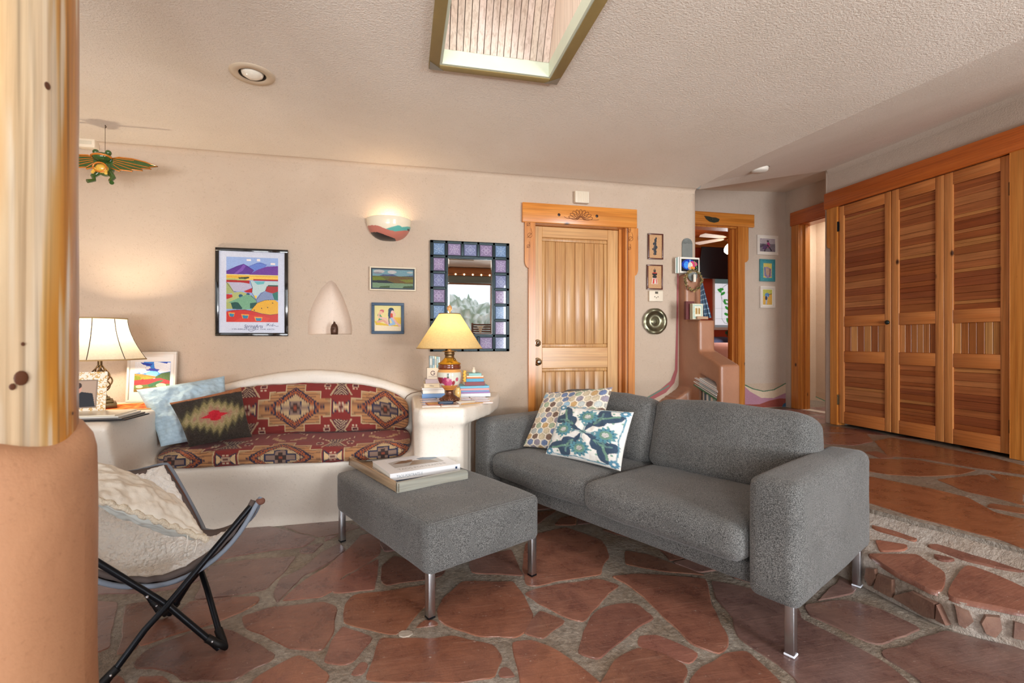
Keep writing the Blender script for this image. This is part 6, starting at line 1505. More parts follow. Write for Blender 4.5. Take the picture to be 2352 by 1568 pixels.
c.rect(.22,.22,.80,1.0,(140,120,104)); c.rect(.25,.25,.77,.97,(176,150,130)); c.poly(X(.25,.97,.30,.70,.45,.55,.70,.60,.77,.97),(30,32,40)); c.ell(.37,.47,.09,.12,(206,150,130)); c.ell(.36,.38,.10,.09,(60,44,38)); c.poly(X(.25,.8,.4,.72,.42,.97,.25,.97),(220,216,214))
t=thing('framed_portrait','ornate cream and gold photo frame with a portrait, beside the iron cage lamp','photo frame',tuple(br))
mb=MB(); mb.rbox(-fw_,0,0,fh_,-.012*fzs if fzs>0 else 0,0 if fzs>0 else .012,.003,2,M=FM); part('frame',mb,mat('cream_gold_frame',(226,208,176),.4),t)
part('portrait_and_border',canvas_mesh(c,FM@Vector((-fw_,fh_,.001*fzs)),FM@Vector((0,fh_,.001*fzs)),FM@Vector((0,0,.001*fzs)),FM@Vector((-fw_,0,.001*fzs))),m_attr('printed_border',.4),t)
mb=MB(); mb.add([FM@Vector((-fw_*.4,fh_*.7,-.012*fzs)),FM@Vector((-fw_*.6,fh_*.7,-.012*fzs)),Vector((0,0,0))+ (FM@Vector((-fw_*.5,.0,-.012*fzs)))+Vector((.02,.09,0))],[(0,1,2),(2,1,0)]) ; part('easel_back',mb,mat('black_card',(30,28,28),.8),t)
# magazines at the front of the left block
for k in range(4):
    o=onz(282-4*k,966-0*k,ZL); z0=ZL+.0005+.007*k
    e1=(onz(335,943,ZL)-onz(285,968,ZL)).normalized(); e0=Vector((e1.y,-e1.x,0))
    M=Mat((o.x+.004*k,o.y+.006*k,z0),-Vector((math.cos(.10*k-.25),math.sin(.1*k-.25)-.0,0)),(-math.sin(.10*k-.25),math.cos(.10*k-.25),0))
    wz=.30-.01*k; dz_=.215
    M=T4((o.x-.01*k+.01,o.y+.005*k,z0))@Rz(.02*k-.05)
    mb=MB(); mb.rbox(-wz,0,0,dz_,0,.0065,.001,1,M=M)
    col=[(40,40,44),(120,116,112),(226,222,214),(232,222,200)][k]
    single('magazine',mb,mat('block_mag%d'%k,col,.25),['black-edged magazine, lowest','grey magazine, second from the bottom','white magazine, second from the top','cream magazine with a glossy page, topmost'][k]+' of the pile on the left bench block','magazine','magazines on the left block')

# ============================================================ RIGHT SIDE BLOCK: urn lamp, books
UX,UY=.300,3.162; Z0=ZT
t=thing('urn_lamp','table lamp with a yellow cone shade and flower-painted urn body, on the right block','table lamp',(UX,UY,Z0))
mb=MB(); mb.lathe([(0,0),(.060,0),(.066,.006),(.060,.016),(.050,.028),(.036,.038),(.026,.046),(.023,.060),(.024,.068),(.034,.074)],(UX,UY,Z0),40)
for k in range(14): a=2*PI*k/14; mb.sphere((UX+.058*math.cos(a),UY+.058*math.sin(a),Z0+.014),.009,8,6)
part('pierced_foot',mb,mat('pink_bronze',(120,84,66),.35,.85,.25,vs=50,bs=.3,bscale=150),t)
def ucol(a,z):
    d=(a-math.radians(-100)+PI)%(2*PI)-PI; h=(z-.075)/.14
    c_=np.array((206,144,84))
    if .22<h<.98: c_=np.array((214,214,200)) if abs(d)<1.25 else np.array((188,120,70))
    if h>.82: c_=np.array((220,160,90))
    if .15<h<.60:
        for (dx,hh,r_,cc) in ((-.25,.40,.30,(176,60,104)),(.05,.36,.26,(196,90,130)),(.45,.34,.14,(150,40,60)),(-.55,.45,.22,(150,50,90)),(.75,.50,.14,(190,90,110)),(-.05,.50,.12,(216,140,160)),(-.9,.5,.3,(140,50,60))):
            if (d-dx)**2+((h-hh)*1.4)**2<r_**2: c_=np.array(cc)
    if .55<h<.8 and abs(d+.05)<.06 : c_=np.array((50,70,50))
    if h<.22: c_=np.array((196,128,60))
    return lin(c_)
mb=MB(); mb.lathe([(.034+0*.0,.074)]+[(r,z) for r,z in zip(np.interp(np.linspace(0,1,26),[0,.12,.3,.5,.68,.85,1],[.036,.052,.068,.078,.081,.079,.070]),np.linspace(.078,.208,26))],(UX,UY,Z0),90,colf=ucol); part('urn_body',mb,m_attr('painted_porcelain',.12,coat=.8),t)
mb=MB(); mb.lathe([(.070,.208),(.076,.213),(.074,.228),(.071,.234),(.074,.242)],(UX,UY,Z0),48); part('brown_band',mb,mat('brown_porcelain',(112,52,30),.15,coat=.8),t)
mb=MB(); mb.lathe([(.074,.242),(.072,.248),(.060,.254),(.045,.268),(.034,.280)],(UX,UY,Z0),48); part('yellow_shoulder',mb,mat('yellow_brass_shoulder',(190,150,50),.3,.8),t)
mb=MB(); mb.lathe([(.034,.280),(.030,.284),(.030,.300),(.034,.304),(.032,.318),(.030,.320),(.048,.322),(.050,.325),(.012,.330),(.010,.345),(.014,.352),(.012,.37),(0,.37)],(UX,UY,Z0),40); mb.sphere((UX+.028,UY-.030,Z0+.272),.009,10,8); part('burner_collar',mb,mat('worn_bronze',(130,104,72),.35,.9,.15),t)
SH2=m_shade('parchment_shade',(232,208,152),.42)
zb_,zt_=1.106,1.330
mb=MB(); mb.lathe([(.068+(.212-.068)*f,zt_+(zb_-zt_)*f) for f in np.linspace(0,1,12)],(UX,UY,0),64); shade_o=part('lamp_shade',mb,SH2,t)
mb=MB(); mb.tube([(UX+.068*math.cos(a),UY+.068*math.sin(a),zt_) for a in np.linspace(0,2*PI,48,endpoint=False)],.003,6,closed=True); part('rim',mb,mat('brown_rim',(120,86,46),.7),shade_o)
mb=MB(); mb.tube([(UX+.212*math.cos(a),UY+.212*math.sin(a),zb_) for a in np.linspace(0,2*PI,64,endpoint=False)],.003,6,closed=True); part('rim',mb,mat('brown_rim2',(170,130,76),.7),shade_o)
mb=MB(); mb.tube([(UX,UY,Z0+.37),(UX,UY,zt_+.012)],.0035,6); mb.sphere((UX,UY,1.215),.016,12,8,1); part('bulb_socket',mb,[BRASS,GOLDP],t)
mb=MB(); mb.lathe([(0,0),(.008,.001),(.006,.008),(.016,.020),(.018,.030),(.012,.042),(.004,.050),(0,.052)],(UX,UY,zt_+.008),16); part('finial',mb,mat('amber_glass_finial',(206,150,90),.1,coat=.8),t)
for k in range(3):
    a=2*PI*k/3; mb=MB(); mb.tube([(UX,UY,zt_),(UX+.067*math.cos(a),UY+.067*math.sin(a),zt_)],.0015,5); part('spider_arm',mb,BRASS,t)
# book stacks
def stack_book(i,u0,u1,vt,vb,yf,dep,z0,col,label,group,rot=0,text=None,pages=False,name='stacked_book'):
    x0=ony(u0,vt,yf).x; x1=ony(u1,vt,yf).x; um=(u0+u1)/2; h=ony(um,vt,yf).z-ony(um,vb,yf).z
    M=T4(((x0+x1)/2,yf,z0))@Rz(rot)
    o=thing(name,label,'book',(M.translation.x,yf,z0),rot,group); w=(x1-x0); cm=mat('stack_cover',col,.4)
    mb=MB(); th=min(.002,h*.2); mb.rbox(-w/2,w/2,0,dep,0,th,.0006,1,M=M); mb.rbox(-w/2,w/2,0,dep,h-th,h,.0006,1,M=M); mb.rbox(-w/2,w/2,0,.002,0,h,.0008,1,M=M); cov_o=part('cover',mb,cm,o)
    mb=MB(); mb.box(-w/2+.002,w/2-.002,.002,dep-.003,th,h-th,M=M); part('pages',mb,mat('stack_pages',(236,230,216),.8),o)
    if text:
        mb=MB(); add_text(mb,text[0],h*.55,M@Matrix(((1,0,0,text[2] if len(text)>2 else 0),(0,0,-1,-.0007),(0,1,0,h*.28),(0,0,0,1)))); part('spine_print',mb,mat('spine_ink',text[1],.5),cov_o)
    return z0+h
zz=lambda zx,zy: (920+.1786*zx, 680+.1786*zy)
def U(x): return 920+.1786*x
def Vv_(y): return 680+.1786*y
g='books left of the urn lamp'; z=ZT
yL=3.36
z=stack_book(0,U(276),U(572),Vv_(1262),Vv_(1316),yL,.20,z,(104,146,200),'blue and white paperback, lowest of the stack left of the urn lamp',g)
z=stack_book(1,U(286),U(566),Vv_(1206),Vv_(1258),yL+.004,.20,z,(236,232,222),'thick white book lying on the blue paperback left of the urn lamp',g)
z=stack_book(2,U(275),U(570),Vv_(1180),Vv_(1204),yL-.004,.20,z,(226,220,214),'thin off-white book in the middle of the left stack',g)
z=stack_book(3,U(304),U(500),Vv_(1122),Vv_(1176),yL+.006,.18,z,(230,214,182),'cream book with a handwritten Hike title in the left stack',g,text=('Hike',(110,100,90),.0))
z=stack_book(4,U(322),U(492),Vv_(1065),Vv_(1120),yL+.01,.16,z,(196,182,190),'lilac-grey book under the white box, left of the urn lamp',g)
# white box with round logo
x0=ony(U(340),700,yL+.02).x; x1=ony(U(492),700,yL+.02).x; h=(Vv_(1062)-Vv_(922))/F*3.4
t=thing('white_box','white card box with a round letter G mark, standing on the left book stack','box',((x0+x1)/2,yL+.02,z))
mb=MB(); mb.rbox(x0,x1,yL+.02,yL+.13,z,z+h,.002,2); part('carton',mb,mat('white_carton',(238,230,216),.5),t)
mb=MB(); cxx=(x0+x1)/2+.0; zc=z+h*.55; pts=[(cxx+.014*math.cos(a),yL+.0195,zc+.014*math.sin(a)) for a in np.linspace(.5,5.6,14)]+[(cxx+.0135,yL+.0195,zc-.002),(cxx+.003,yL+.0195,zc-.002)]
mb.tube(pts,.0024,5); part('letter_mark',mb,mat('dark_plum_ink',(84,52,70),.5),t)
mb=MB(); mb.box(cxx-.03,cxx+.03,yL+.0195,yL+.0202,z+h*.22,z+h*.25); part('print_line',mb,mat('grey_ink',(150,140,136),.5),t)
z+=h
for k,(u0,u1) in enumerate(((372,410),(411,440),(441,462),(463,484),(485,508))):
    a=ony(U(u0),750,yL+.03).x; b=ony(U(u1),750,yL+.03).x; hh=(Vv_(922)-Vv_(772+3*k))/F*3.42
    t=thing('slim_booklet',['grey-blue','pale blue','cream','aqua','light blue'][k]+' slim booklet standing upright on the white box','booklet',((a+b)/2,yL+.03,z),group='booklets on the white box')
    mb=MB(); mb.rbox(a+.0004,b-.0004,yL+.03,yL+.115,z,z+hh,.001,1); part('cover',mb,mat('booklet%d'%k,[(150,176,190),(176,206,222),(232,226,206),(128,178,196),(170,200,220)][k],.45),t)
    mb=MB(); mb.box(a+.003,b-.003,yL+.0294,yL+.031,z+hh*.25,z+hh*.8); part('spine_print',mb,mat('booklet_ink%d'%k,[(206,216,220),(110,150,180),(150,170,190),(200,220,226),(226,232,236)][k],.5),t)
g='books right of the urn lamp'; yR=3.37; z=ZT
data=[(770,1156,1277,1320,(214,220,226),'white and blue paperback, lowest of the stack right of the urn lamp'),(766,1150,1256,1276,(150,110,170),'thin purple book, second from the bottom of the right stack'),(768,1140,1236,1255,(110,150,196),'thin blue book, third from the bottom of the right stack'),
 (770,1140,1206,1233,(214,150,150),'pink-red book in the middle of the right stack'),(764,1140,1175,1205,(104,176,206),'sky-blue book below the small maroon one in the right stack'),
 (830,1084,1122,1172,(120,34,44),'small maroon book in the right stack, below the turquoise one'),(846,1070,1078,1119,(60,150,190),'bright turquoise small book in the right stack'),(852,1068,1058,1077,(214,120,50),'thin orange book in the right stack'),(850,1066,1040,1057,(234,220,196),'thin cream book near the top of the right stack'),(880,1040,1006,1038,(130,184,184),'pale teal book, topmost of the right stack')]
for i,(a,b,c0_,c1_,col,lb) in enumerate(data):
    z=stack_book(i,U(a),U(b),Vv_(c0_),Vv_(c1_),yR+(.0 if i<5 else .02),.20 if i<5 else .14,z,col,lb,g,rot=.02*((i%3)-1))
p=ony(U(942),Vv_(1005),yR+.07); t=thing('white_figurine','tiny white bird figurine on top of the right book stack','figurine',(p.x,yR+.07,z))
mb=MB(); mb.lathe([(0,0),(.012,0),(.014,.010),(.012,.022),(.006,.028),(0,.028)],(p.x,yR+.07,z),14); mb.sphere((p.x,yR+.068,z+.033),.008,10,8); mb.sphere((p.x,yR+.058,z+.034),.003,6,5,sc=(.6,1.6,.6)); part('body',mb,mat('bisque_white',(236,224,206),.4),t)
# yellow shell vase left of right stack
p=ony(U(832),Vv_(1170),yR-.01); t=thing('yellow_ribbed_card','yellow scalloped card leaning on the left edge of the right book stack','card',(p.x,yR-.01,ZT+.1))
mb=MB(); zz0=ZT+.105
G=[[(p.x-.012+.020*a_+.004*math.sin(j*1.6),yR+.012+.003*math.sin(j*1.6),zz0+.078*j/14) for a_ in (0,.5,1)] for j in range(15)]
mb.grid(G,0,True); o=part('card',mb,mat('yellow_card',(226,186,80),.5),t); s_=o.modifiers.new('s','SOLIDIFY'); s_.thickness=.004
p=ony(U(738),Vv_(1320),yR-.02); t=thing('small_vase','small lamp-lit vase between the urn lamp and the right book stack','vase',(p.x,yR-.02,ZT))
mb=MB(); mb.lathe([(0,0),(.018,0),(.022,.02),(.021,.045),(.014,.060),(.016,.068),(.013,.067),(.010,.060)],(p.x,yR-.02,ZT),20); part('body',mb,mat('lamplit_glaze',(230,196,120),.25,coat=.5),t)  # yellow of the lamp light is put into the vase colour
# brochure, spectacle case, pen, cord
a=onz(985,927,ZT); 
mb=MB(); mb.rbox(-.075,.02,-.05,.07,0,.003,.001,1,M=T4((a.x+.06,a.y-.01,ZT))@Rz(.1)); mb.box(-.07,.0,-.04,.06,.003,.0034,1,M=T4((a.x+.06,a.y-.01,ZT))@Rz(.1)); single('brochure',mb,[mat('brochure_edge',(150,70,50),.5),mat('brochure_gold',(196,140,60),.5,var=.3,vs=60)],'brown and gold brochure partly under the urn lamp foot','brochure')
a=onz(1024,925.5,ZT); t=thing('spectacle_case','dark navy spectacle case lying in front of the urn lamp','case',(a.x,a.y-.02,ZT)); mb=MB(); mb.soft(.095,.035,.018,.008,6,(0,0,.002),M=T4((a.x-.005,a.y-.045,ZT))@Rz(.1)); part('case',mb,mat('navy_case',(40,58,80),.4),t)
a=onz(1065,923,ZT); mb=MB(); mb.rbox(-.05,.07,-.022,.022,0,.009,.004,2,M=T4((a.x,a.y-.02,ZT))@Rz(.15)); single('remote_control',mb,mat('pearl_plastic',(214,206,190),.35,var=.15,vs=60),'slim pearl-white remote control beside the spectacle case','remote control')
a=onz(1082,925,ZT); mb=MB(); mb.tube([(a.x-.07,a.y-.075,ZT+.004),(a.x+.07,a.y-.035,ZT+.004)],[.0035,.003],8); single('pencil',mb,mat('gold_pencil',(190,140,70),.4),'gold pencil lying at the front edge of the right block','pencil')
mb=MB(); pts=[ony(u,v,y_) for u,v,y_ in ((930,915,3.60),(935,908,3.585),(945,902,3.57),(958,899,3.55),(968,896,3.53))]; pts=[(p_.x,p_.y-.02,p_.z) for p_ in pts]; mb.tube(pts,.0028,6); single('lamp_cord',mb,mat('brown_cord',(120,100,80),.6),'thin brown lamp cord running over the arched bench back','cord')

# ============================================================ WINGED FROG, SENSOR
fx,fy,fz_=-1.74,3.37,2.19
t=thing('winged_frog','hanging carved green frog with orange-edged wings, under the ceiling at the left','hanging ornament',(fx,fy,2.10))
GRN=mat('lacquer_green',(52,84,34),.15,var=.4,vs=30,coat=.8); ORG=mat('lacquer_orange',(206,120,30),.15,.2,var=.25,vs=40,coat=.8); YEL=mat('lacquer_yellow',(226,180,70),.2,coat=.7)
mb=MB(); mb.sphere((fx,fy,fz_),.05,20,14,sc=(.95,.8,1.0)); mb.sphere((fx,fy-.03,fz_+.055),.046,20,14,sc=(1.1,.9,.62)); part('body',mb,GRN,t)
for s_ in (-1,1):
    mb=MB(); mb.sphere((fx+s_*.032,fy-.03,fz_+.083),.017,12,8); part('eye',mb,GRN,t)
    mb=MB(); mb.tube([(fx+s_*.03,fy-.01,fz_-.03),(fx+s_*.052,fy-.02,fz_-.06),(fx+s_*.04,fy-.03,fz_-.085),(fx+s_*.062,fy-.055,fz_-.10)],[.018,.014,.010,.012],10); part('leg',mb,GRN,t)
    mb=MB(); mb.tube([(fx+s_*.026,fy-.045,fz_-.02),(fx+s_*.035,fy-.06,fz_-.05)],[.010,.008],8); part('arm',mb,YEL,t)
    # wing: feathered plate
    mb=MB(); P=[(.03,.02),(.08,.035),(.15,.032),(.22,.018),(.285,-.004),(.24,-.012),(.25,-.022),(.20,-.022),(.205,-.036),(.15,-.032),(.15,-.044),(.09,-.038),(.085,-.048),(.03,-.03)]
    M=Matrix(((s_,0,0,fx),(0,0,-1,fy-.01),(0,1,0,fz_+.03),(0,0,0,1))); mb.prism(P,.008,0,M,sm=False)
    V=[(p_[0],p_[1]) for p_ in P]; mb.tube([Vector((x_,y_,.009)) for x_,y_ in P],.004,6,1,closed=True,M=M)
    for q_ in ((.05,.02,.24,-.014),(.05,.01,.20,-.026),(.05,0,.15,-.034),(.05,-.01,.09,-.04),(.06,.028,.16,.022)): mb.tube([Vector((q_[0],q_[1],.009)),Vector((q_[2],q_[3],.009))],.0026,5,1,M=M)
    part('wing',mb,[GRN,ORG],t)
mb=MB(); mb.sphere((fx,fy-.03,fz_-.012),.034,16,10,sc=(1,.75,.8)); part('belly',mb,YEL,t)
mb=MB(); mb.tube([(fx+.05*math.cos(a),fy-.035-.036*abs(math.sin(a)),fz_+.052-.008*math.sin(a)) for a in np.linspace(PI,2*PI,16)],.006,6); mb.tube([(fx+.034*math.cos(a),fy-.045-.01,fz_-.012+.027*math.sin(a)) for a in np.linspace(0,2*PI,20,endpoint=False)],.005,6,closed=True); part('orange_trim',mb,ORG,t)
mb=MB(); mb.tube([(fx,fy,fz_+.08),(fx,fy,ZC-.005)],.0012,5); mb.tube([(fx,fy,ZC-.02),(fx+.006,fy,ZC-.012),(fx,fy,ZC-.002)],.002,5); part('hanging_wire',mb,BRNZ,t)
p0=ony(176,318,YB-.05); p1=ony(219,340,YB-.05); t=thing('motion_sensor','small cream wall sensor under the ceiling at the far left','sensor',(p0.x,YB,p1.z))
mb=MB(); mb.rbox(p0.x,p1.x,YB-.06,YB,p1.z,p0.z+.01,.008,3); part('housing',mb,CREM,t)
mb=MB(); mb.rbox(p0.x+.02,p1.x-.015,YB-.064,YB-.058,p1.z+.018,p0.z-.012,.003,2); part('lens',mb,mat('lens_grey',(206,196,176),.3),t)

# ============================================================ POST IN THE FOREGROUND
def log_col(a,z):
    return 0
PCX,PCY=-1.052,.95; pc=c2w(PCX,PCY)
PW=m_wood('peeled_log',(214,200,184),(255,250,240),'Z',.35,.6,False,.5,attr=True,stretch=20)
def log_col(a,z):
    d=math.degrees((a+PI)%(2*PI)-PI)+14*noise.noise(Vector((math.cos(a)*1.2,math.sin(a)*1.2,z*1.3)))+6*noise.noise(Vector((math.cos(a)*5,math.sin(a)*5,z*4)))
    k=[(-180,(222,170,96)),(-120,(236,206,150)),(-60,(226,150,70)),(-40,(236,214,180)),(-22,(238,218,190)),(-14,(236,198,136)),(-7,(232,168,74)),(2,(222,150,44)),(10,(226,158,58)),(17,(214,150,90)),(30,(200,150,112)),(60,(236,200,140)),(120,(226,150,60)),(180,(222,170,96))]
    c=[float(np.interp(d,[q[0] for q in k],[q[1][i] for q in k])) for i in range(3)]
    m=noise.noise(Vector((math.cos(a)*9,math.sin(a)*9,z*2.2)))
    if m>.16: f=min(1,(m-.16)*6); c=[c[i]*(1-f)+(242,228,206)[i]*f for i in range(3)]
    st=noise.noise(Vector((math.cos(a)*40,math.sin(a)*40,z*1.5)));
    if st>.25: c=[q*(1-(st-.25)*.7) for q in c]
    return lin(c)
t=thing('wooden_post','thick peeled golden log post in the left foreground','post',(pc.x,pc.y,.92))
mb=MB(); n=240; G=[]; LC=[]
for j in range(200):
    z=.92+(2.449-.92)*j/199; row=[]
    for k in range(n+1):
        a=2*PI*k/n; r=.150+.004*noise.noise(Vector((math.cos(a)*1.5,math.sin(a)*1.5,z*.7)))+.002*noise.noise(Vector((math.cos(a)*5,math.sin(a)*5,z*3))); row.append((pc.x+r*math.cos(a),pc.y+r*math.sin(a),z)); LC.append(log_col(a,z))
    G.append(row)
mb.grid(G,0,True,LC,flip=True); part('log',mb,PW,t)
for (u_,v_,s_) in ((48,868,.011),(108,197,.006),(28,888,.005),(166,949,.003),(52,790,.003)):
    d_=ray(u_,v_); d2=Vector((d_.x,d_.y,0)); dl=d2.length; d2/=dl; oc=Vector((pc.x,pc.y,0)); tca=oc.dot(d2); h_=math.sqrt(max(0,.150**2-(oc.length_squared-tca**2))); s0=(tca-h_)/dl; p_=EYE+d_*s0
    nrm=(Vector((p_.x-pc.x,p_.y-pc.y,0))).normalized(); mb=MB(); M=Mat(p_+nrm*.001,(-nrm.y,nrm.x,0),(0,0,1))
    mb.sphere((0,0,0),s_,14,8,M=M,sc=(1,1.25,.12)); part('knot',mb,mat('post_knot',(92,52,30),.4),t)
mb=MB(); n=64; G=[]
for j in range(40):
    z=-.02+1.0*j/39; zz_=z; row=[]
    for k in range(n+1):
        a=2*PI*k/n; r=.187-.009*(z/.95)+.004*noise.noise(Vector((math.cos(a)*2,math.sin(a)*2,z*3)))
        if z>.93: r-=.02*((z-.93)/.05)**2
        dip=.035*math.exp(-((((a+.25+PI)%(2*PI))-PI)/.6)**2)*max(0,z-.5)/.45; row.append((pc.x+r*math.cos(a),pc.y+r*math.sin(a),z-dip))
    G.append(row)
G.append([(pc.x+(p_[0]-pc.x)*.85,pc.y+(p_[1]-pc.y)*.85,p_[2]+.008) for p_ in G[-1]]); G.append([(pc.x,pc.y,.965) for p_ in G[-1]])
mb.grid(G,0,True,flip=True); single('adobe_column_base',mb,ADOB,'rounded orange-tan plaster base under the log post','column base')

# ============================================================ FOLDING BUTTERFLY CHAIR
FRt=c2w(-1.07,1.80,.0); BRt=c2w(-1.448,2.02,.0); FLt=c2w(-1.36,1.575,.0); BLt=c2w(-1.72,1.80,.0)
TA=c2w(-1.010,1.94,.515); TBk=c2w(-1.60,2.24,.575); TCk=c2w(-2.00,1.90,.86); TD=c2w(-1.66,1.52,.70)
t=thing('butterfly_chair','folding butterfly chair with brown sling on black tube frame, at the left','chair',tuple(c2w(-1.40,1.8,0)))
rt_=.011
def bend(p,q,s=.03):   # slight crank near the foot
    return [p+Vector((0,0,.014)), p.lerp(q,.12)+Vector((0,0,.012)), p.lerp(q,.30)+Vector((0,0,.03)), p.lerp(q,.42)+Vector((0,0,.022)), q]
for (f_,tp) in ((FRt,TD),(FLt,TA),(FRt,TBk),(BRt,TA),(BRt,TCk),(BLt,TBk),(BLt,TD),(FLt,TCk)):
    mb=MB(); o_=(tp-f_); o_.z=0; o_=o_.normalized()*.018; mb.tube([f_+o_+Vector((0,0,.012)),f_.lerp(tp,.26)+Vector((0,0,.020)),f_.lerp(tp,.38)+Vector((0,0,.014)),tp+(c2w(-1.40,1.8,tp.z)-tp).normalized()*(.035 if tp is TA else .004)-Vector((0,0,.022 if tp is TA else .03))],rt_,10); part('tube_leg',mb,BLK,t)
for f_,ta_,tb_ in ((FRt,TD,TBk),(BRt,TA,TCk),(FLt,TA,TCk),(BLt,TBk,TD)):
    a_=(ta_-f_); b_=(tb_-f_); a_.z*=.8; b_.z*=.8; mb=MB(); pa_=f_+a_.normalized()*.075+Vector((0,0,.012)); pb2=f_+b_.normalized()*.075+Vector((0,0,.012)); mb.tube([pa_,f_+a_.normalized()*.03+Vector((0,0,.012)),f_+Vector((0,0,.014)),f_+b_.normalized()*.03+Vector((0,0,.012)),pb2],.0145,10)
    joint_o=part('corner_joint',mb,IRON,t)
    for q_ in (pa_,pb2):
        mb=MB(); dd=(EYE-q_).normalized(); mb.sphere(q_.lerp(f_,.3)+dd*.013,.005,8,6); part('rivet',mb,CHR,joint_o)
for f_,tp,k_ in ((FRt,TD,.36),(BRt,TA,.42)):
    q_=f_.lerp(tp,k_); mb=MB(); mb.sphere(q_+(EYE-q_).normalized()*.015,.006,8,6); part('rivet',mb,CHR,t)
# sling
def sling(u,v,off=0,shr=0):
    """u: D->A (front edge at v=0), v: front->back"""
    u=shr+(1-2*shr)*u; v=shr+(1-2*shr)*v; k_=1+.13*math.sin(PI*min(1,4*abs((u-.5)*(v-.5)))); uo,vo=u,v
    P=(lambda u,v:(TD.lerp(TA,u)).lerp(TCk.lerp(TBk,u),v))(.5+(u-.5)*k_,.5+(v-.5)*k_)
    PX_=(TD.lerp(TA,u)).lerp(TCk.lerp(TBk,u),v)
    e_u=4*u*(1-u); e_v=4*v*(1-v)
    cen=(TA+TBk+TCk+TD)/4
    sag=.345*(e_u**1.25)*(1-v)**1.2+.13*e_u**1.5*v**1.5+.21*e_v**1.5*(u)**1.5+.17*e_v**1.5*(1-u)**1.5+ .09*e_u*e_v
    q=Vector((P.x,P.y,0)); c_=Vector((cen.x,cen.y,0)); q=q.lerp(c_,.07*max(e_u*(1-e_v)**2,e_v*(1-e_u)**2))
    return Vector((q.x,q.y,max(P.z-sag,.20)+off))
def slingn(u,v,off):
    e=.01; p=sling(u,v); a=sling(min(1,u+e),v)-sling(max(0,u-e),v); b=sling(u,min(1,v+e))-sling(u,max(0,v-e)); n_=a.cross(b)
    n_=n_.normalized() if n_.length>1e-9 else Vector((0,0,1)); n_=n_ if n_.z>0 else -n_; return p+n_*off
BRN=mat('brown_sling_cloth',(112,72,58),.85,var=.1,bs=.4,bscale=200); GRYQ=mat('grey_brown_quilt',(92,80,76),.85,var=.15,bs=.3,bscale=100); PIPG=mat('grey_blue_piping',(126,136,150),.8)
n=30
mb=MB(); mb.grid([[sling(i/n,j/n) for j in range(n+1)] for i in range(n+1)],0,True,flip=False); o=part('sling',mb,BRN,t); s_=o.modifiers.new('s','SOLIDIFY'); s_.thickness=.012; s_.offset=-1
mb=MB(); mb.grid([[slingn(.012+.976*i/n,.012+.976*j/n,.012+.006*abs(math.sin(i*1.2))*(1 if 2<i<28 else .3)) for j in range(n+1)] for i in range(n+1)],0,True); o=part('quilted_lining',mb,GRYQ,t); s_=o.modifiers.new('s','SOLIDIFY'); s_.thickness=.02; s_.offset=-1
ed=[sling(i/n,0,.006) for i in range(n)]+[sling(1,j/n,.006) for j in range(n)]+[sling(1-i/n,1,.006) for i in range(n)]+[sling(0,1-j/n,.006) for j in range(n)]
mb=MB(); mb.tube(ed,.009,8,closed=True); part('edge_piping',mb,PIPG,t)
for tp in (TA,TBk,TCk,TD):
    mb=MB(); mb.sphere(tp+Vector((0,0,-.006)),.018,12,8,sc=(1,1,.8)); part('tip_pocket',mb,BRN,t)
# fleece pad: fluffy
FUR=mat('cream_fleece',(246,240,232),1.0,var=.06,vs=12,bs=1.0,bscale=90,bdist=.012,sheen=.6,spec=.1)
def fleece(u,v):
    u2=.06+.925*u; v2=.06+.925*v
    # a lobed hide: narrower between the corners
    cu,cv_=u2-.5,v2-.5; r=max(abs(cu),abs(cv_)); k=1-.22*(1-abs(abs(cu)-abs(cv_))/max(r,1e-6))*0-.10*(1-min(abs(cu),abs(cv_))/max(r,1e-6))*(r/.45)-(.20*(4*abs(cu*cv_))**1.5 if cu>0 and cv_<0 else 0)
    return slingn(.5+cu*k,.5+cv_*k,.034)
n2=130; G=[]
rr_=random.Random(4)
for i in range(n2+1):
    row=[]
    for j in range(n2+1):
        p_=fleece(i/n2,j/n2); e=min(i,j,n2-i,n2-j)/n2; th=.022*min(1,e*10)**.5
        a_=fleece(min(1,i/n2+.01),j/n2)-fleece(max(0,i/n2-.01),j/n2); b_=fleece(i/n2,min(1,j/n2+.01))-fleece(i/n2,max(0,j/n2-.01)); nn_=a_.cross(b_).normalized(); nn_=nn_ if nn_.z>0 else -nn_
        row.append(p_+nn_*(th+.008*noise.noise(p_*22)+.010*noise.noise(p_*90))+Vector((noise.noise(p_*60)*.006,noise.noise(p_*60+Vector((9,9,9)))*.006,0)))
    G.append(row)
mb=MB(); mb.grid(G,0,True)
Gb=[[fleece(i/n2,j/n2)-Vector((0,0,.002)) for j in range(n2+1)] for i in range(n2+1)]; mb.grid(Gb,0,True,flip=True)
edg=[(i,0) for i in range(n2)]+[(n2,j) for j in range(n2)]+[(n2-i,n2) for i in range(n2)]+[(0,n2-j) for j in range(n2)]
mb.grid([[G[i][j] for i,j in edg+[edg[0]]],[Gb[i][j] for i,j in edg+[edg[0]]]],0,True)
single('fleece_throw',mb,FUR,'fluffy cream fleece draped over the seat of the butterfly chair','throw')
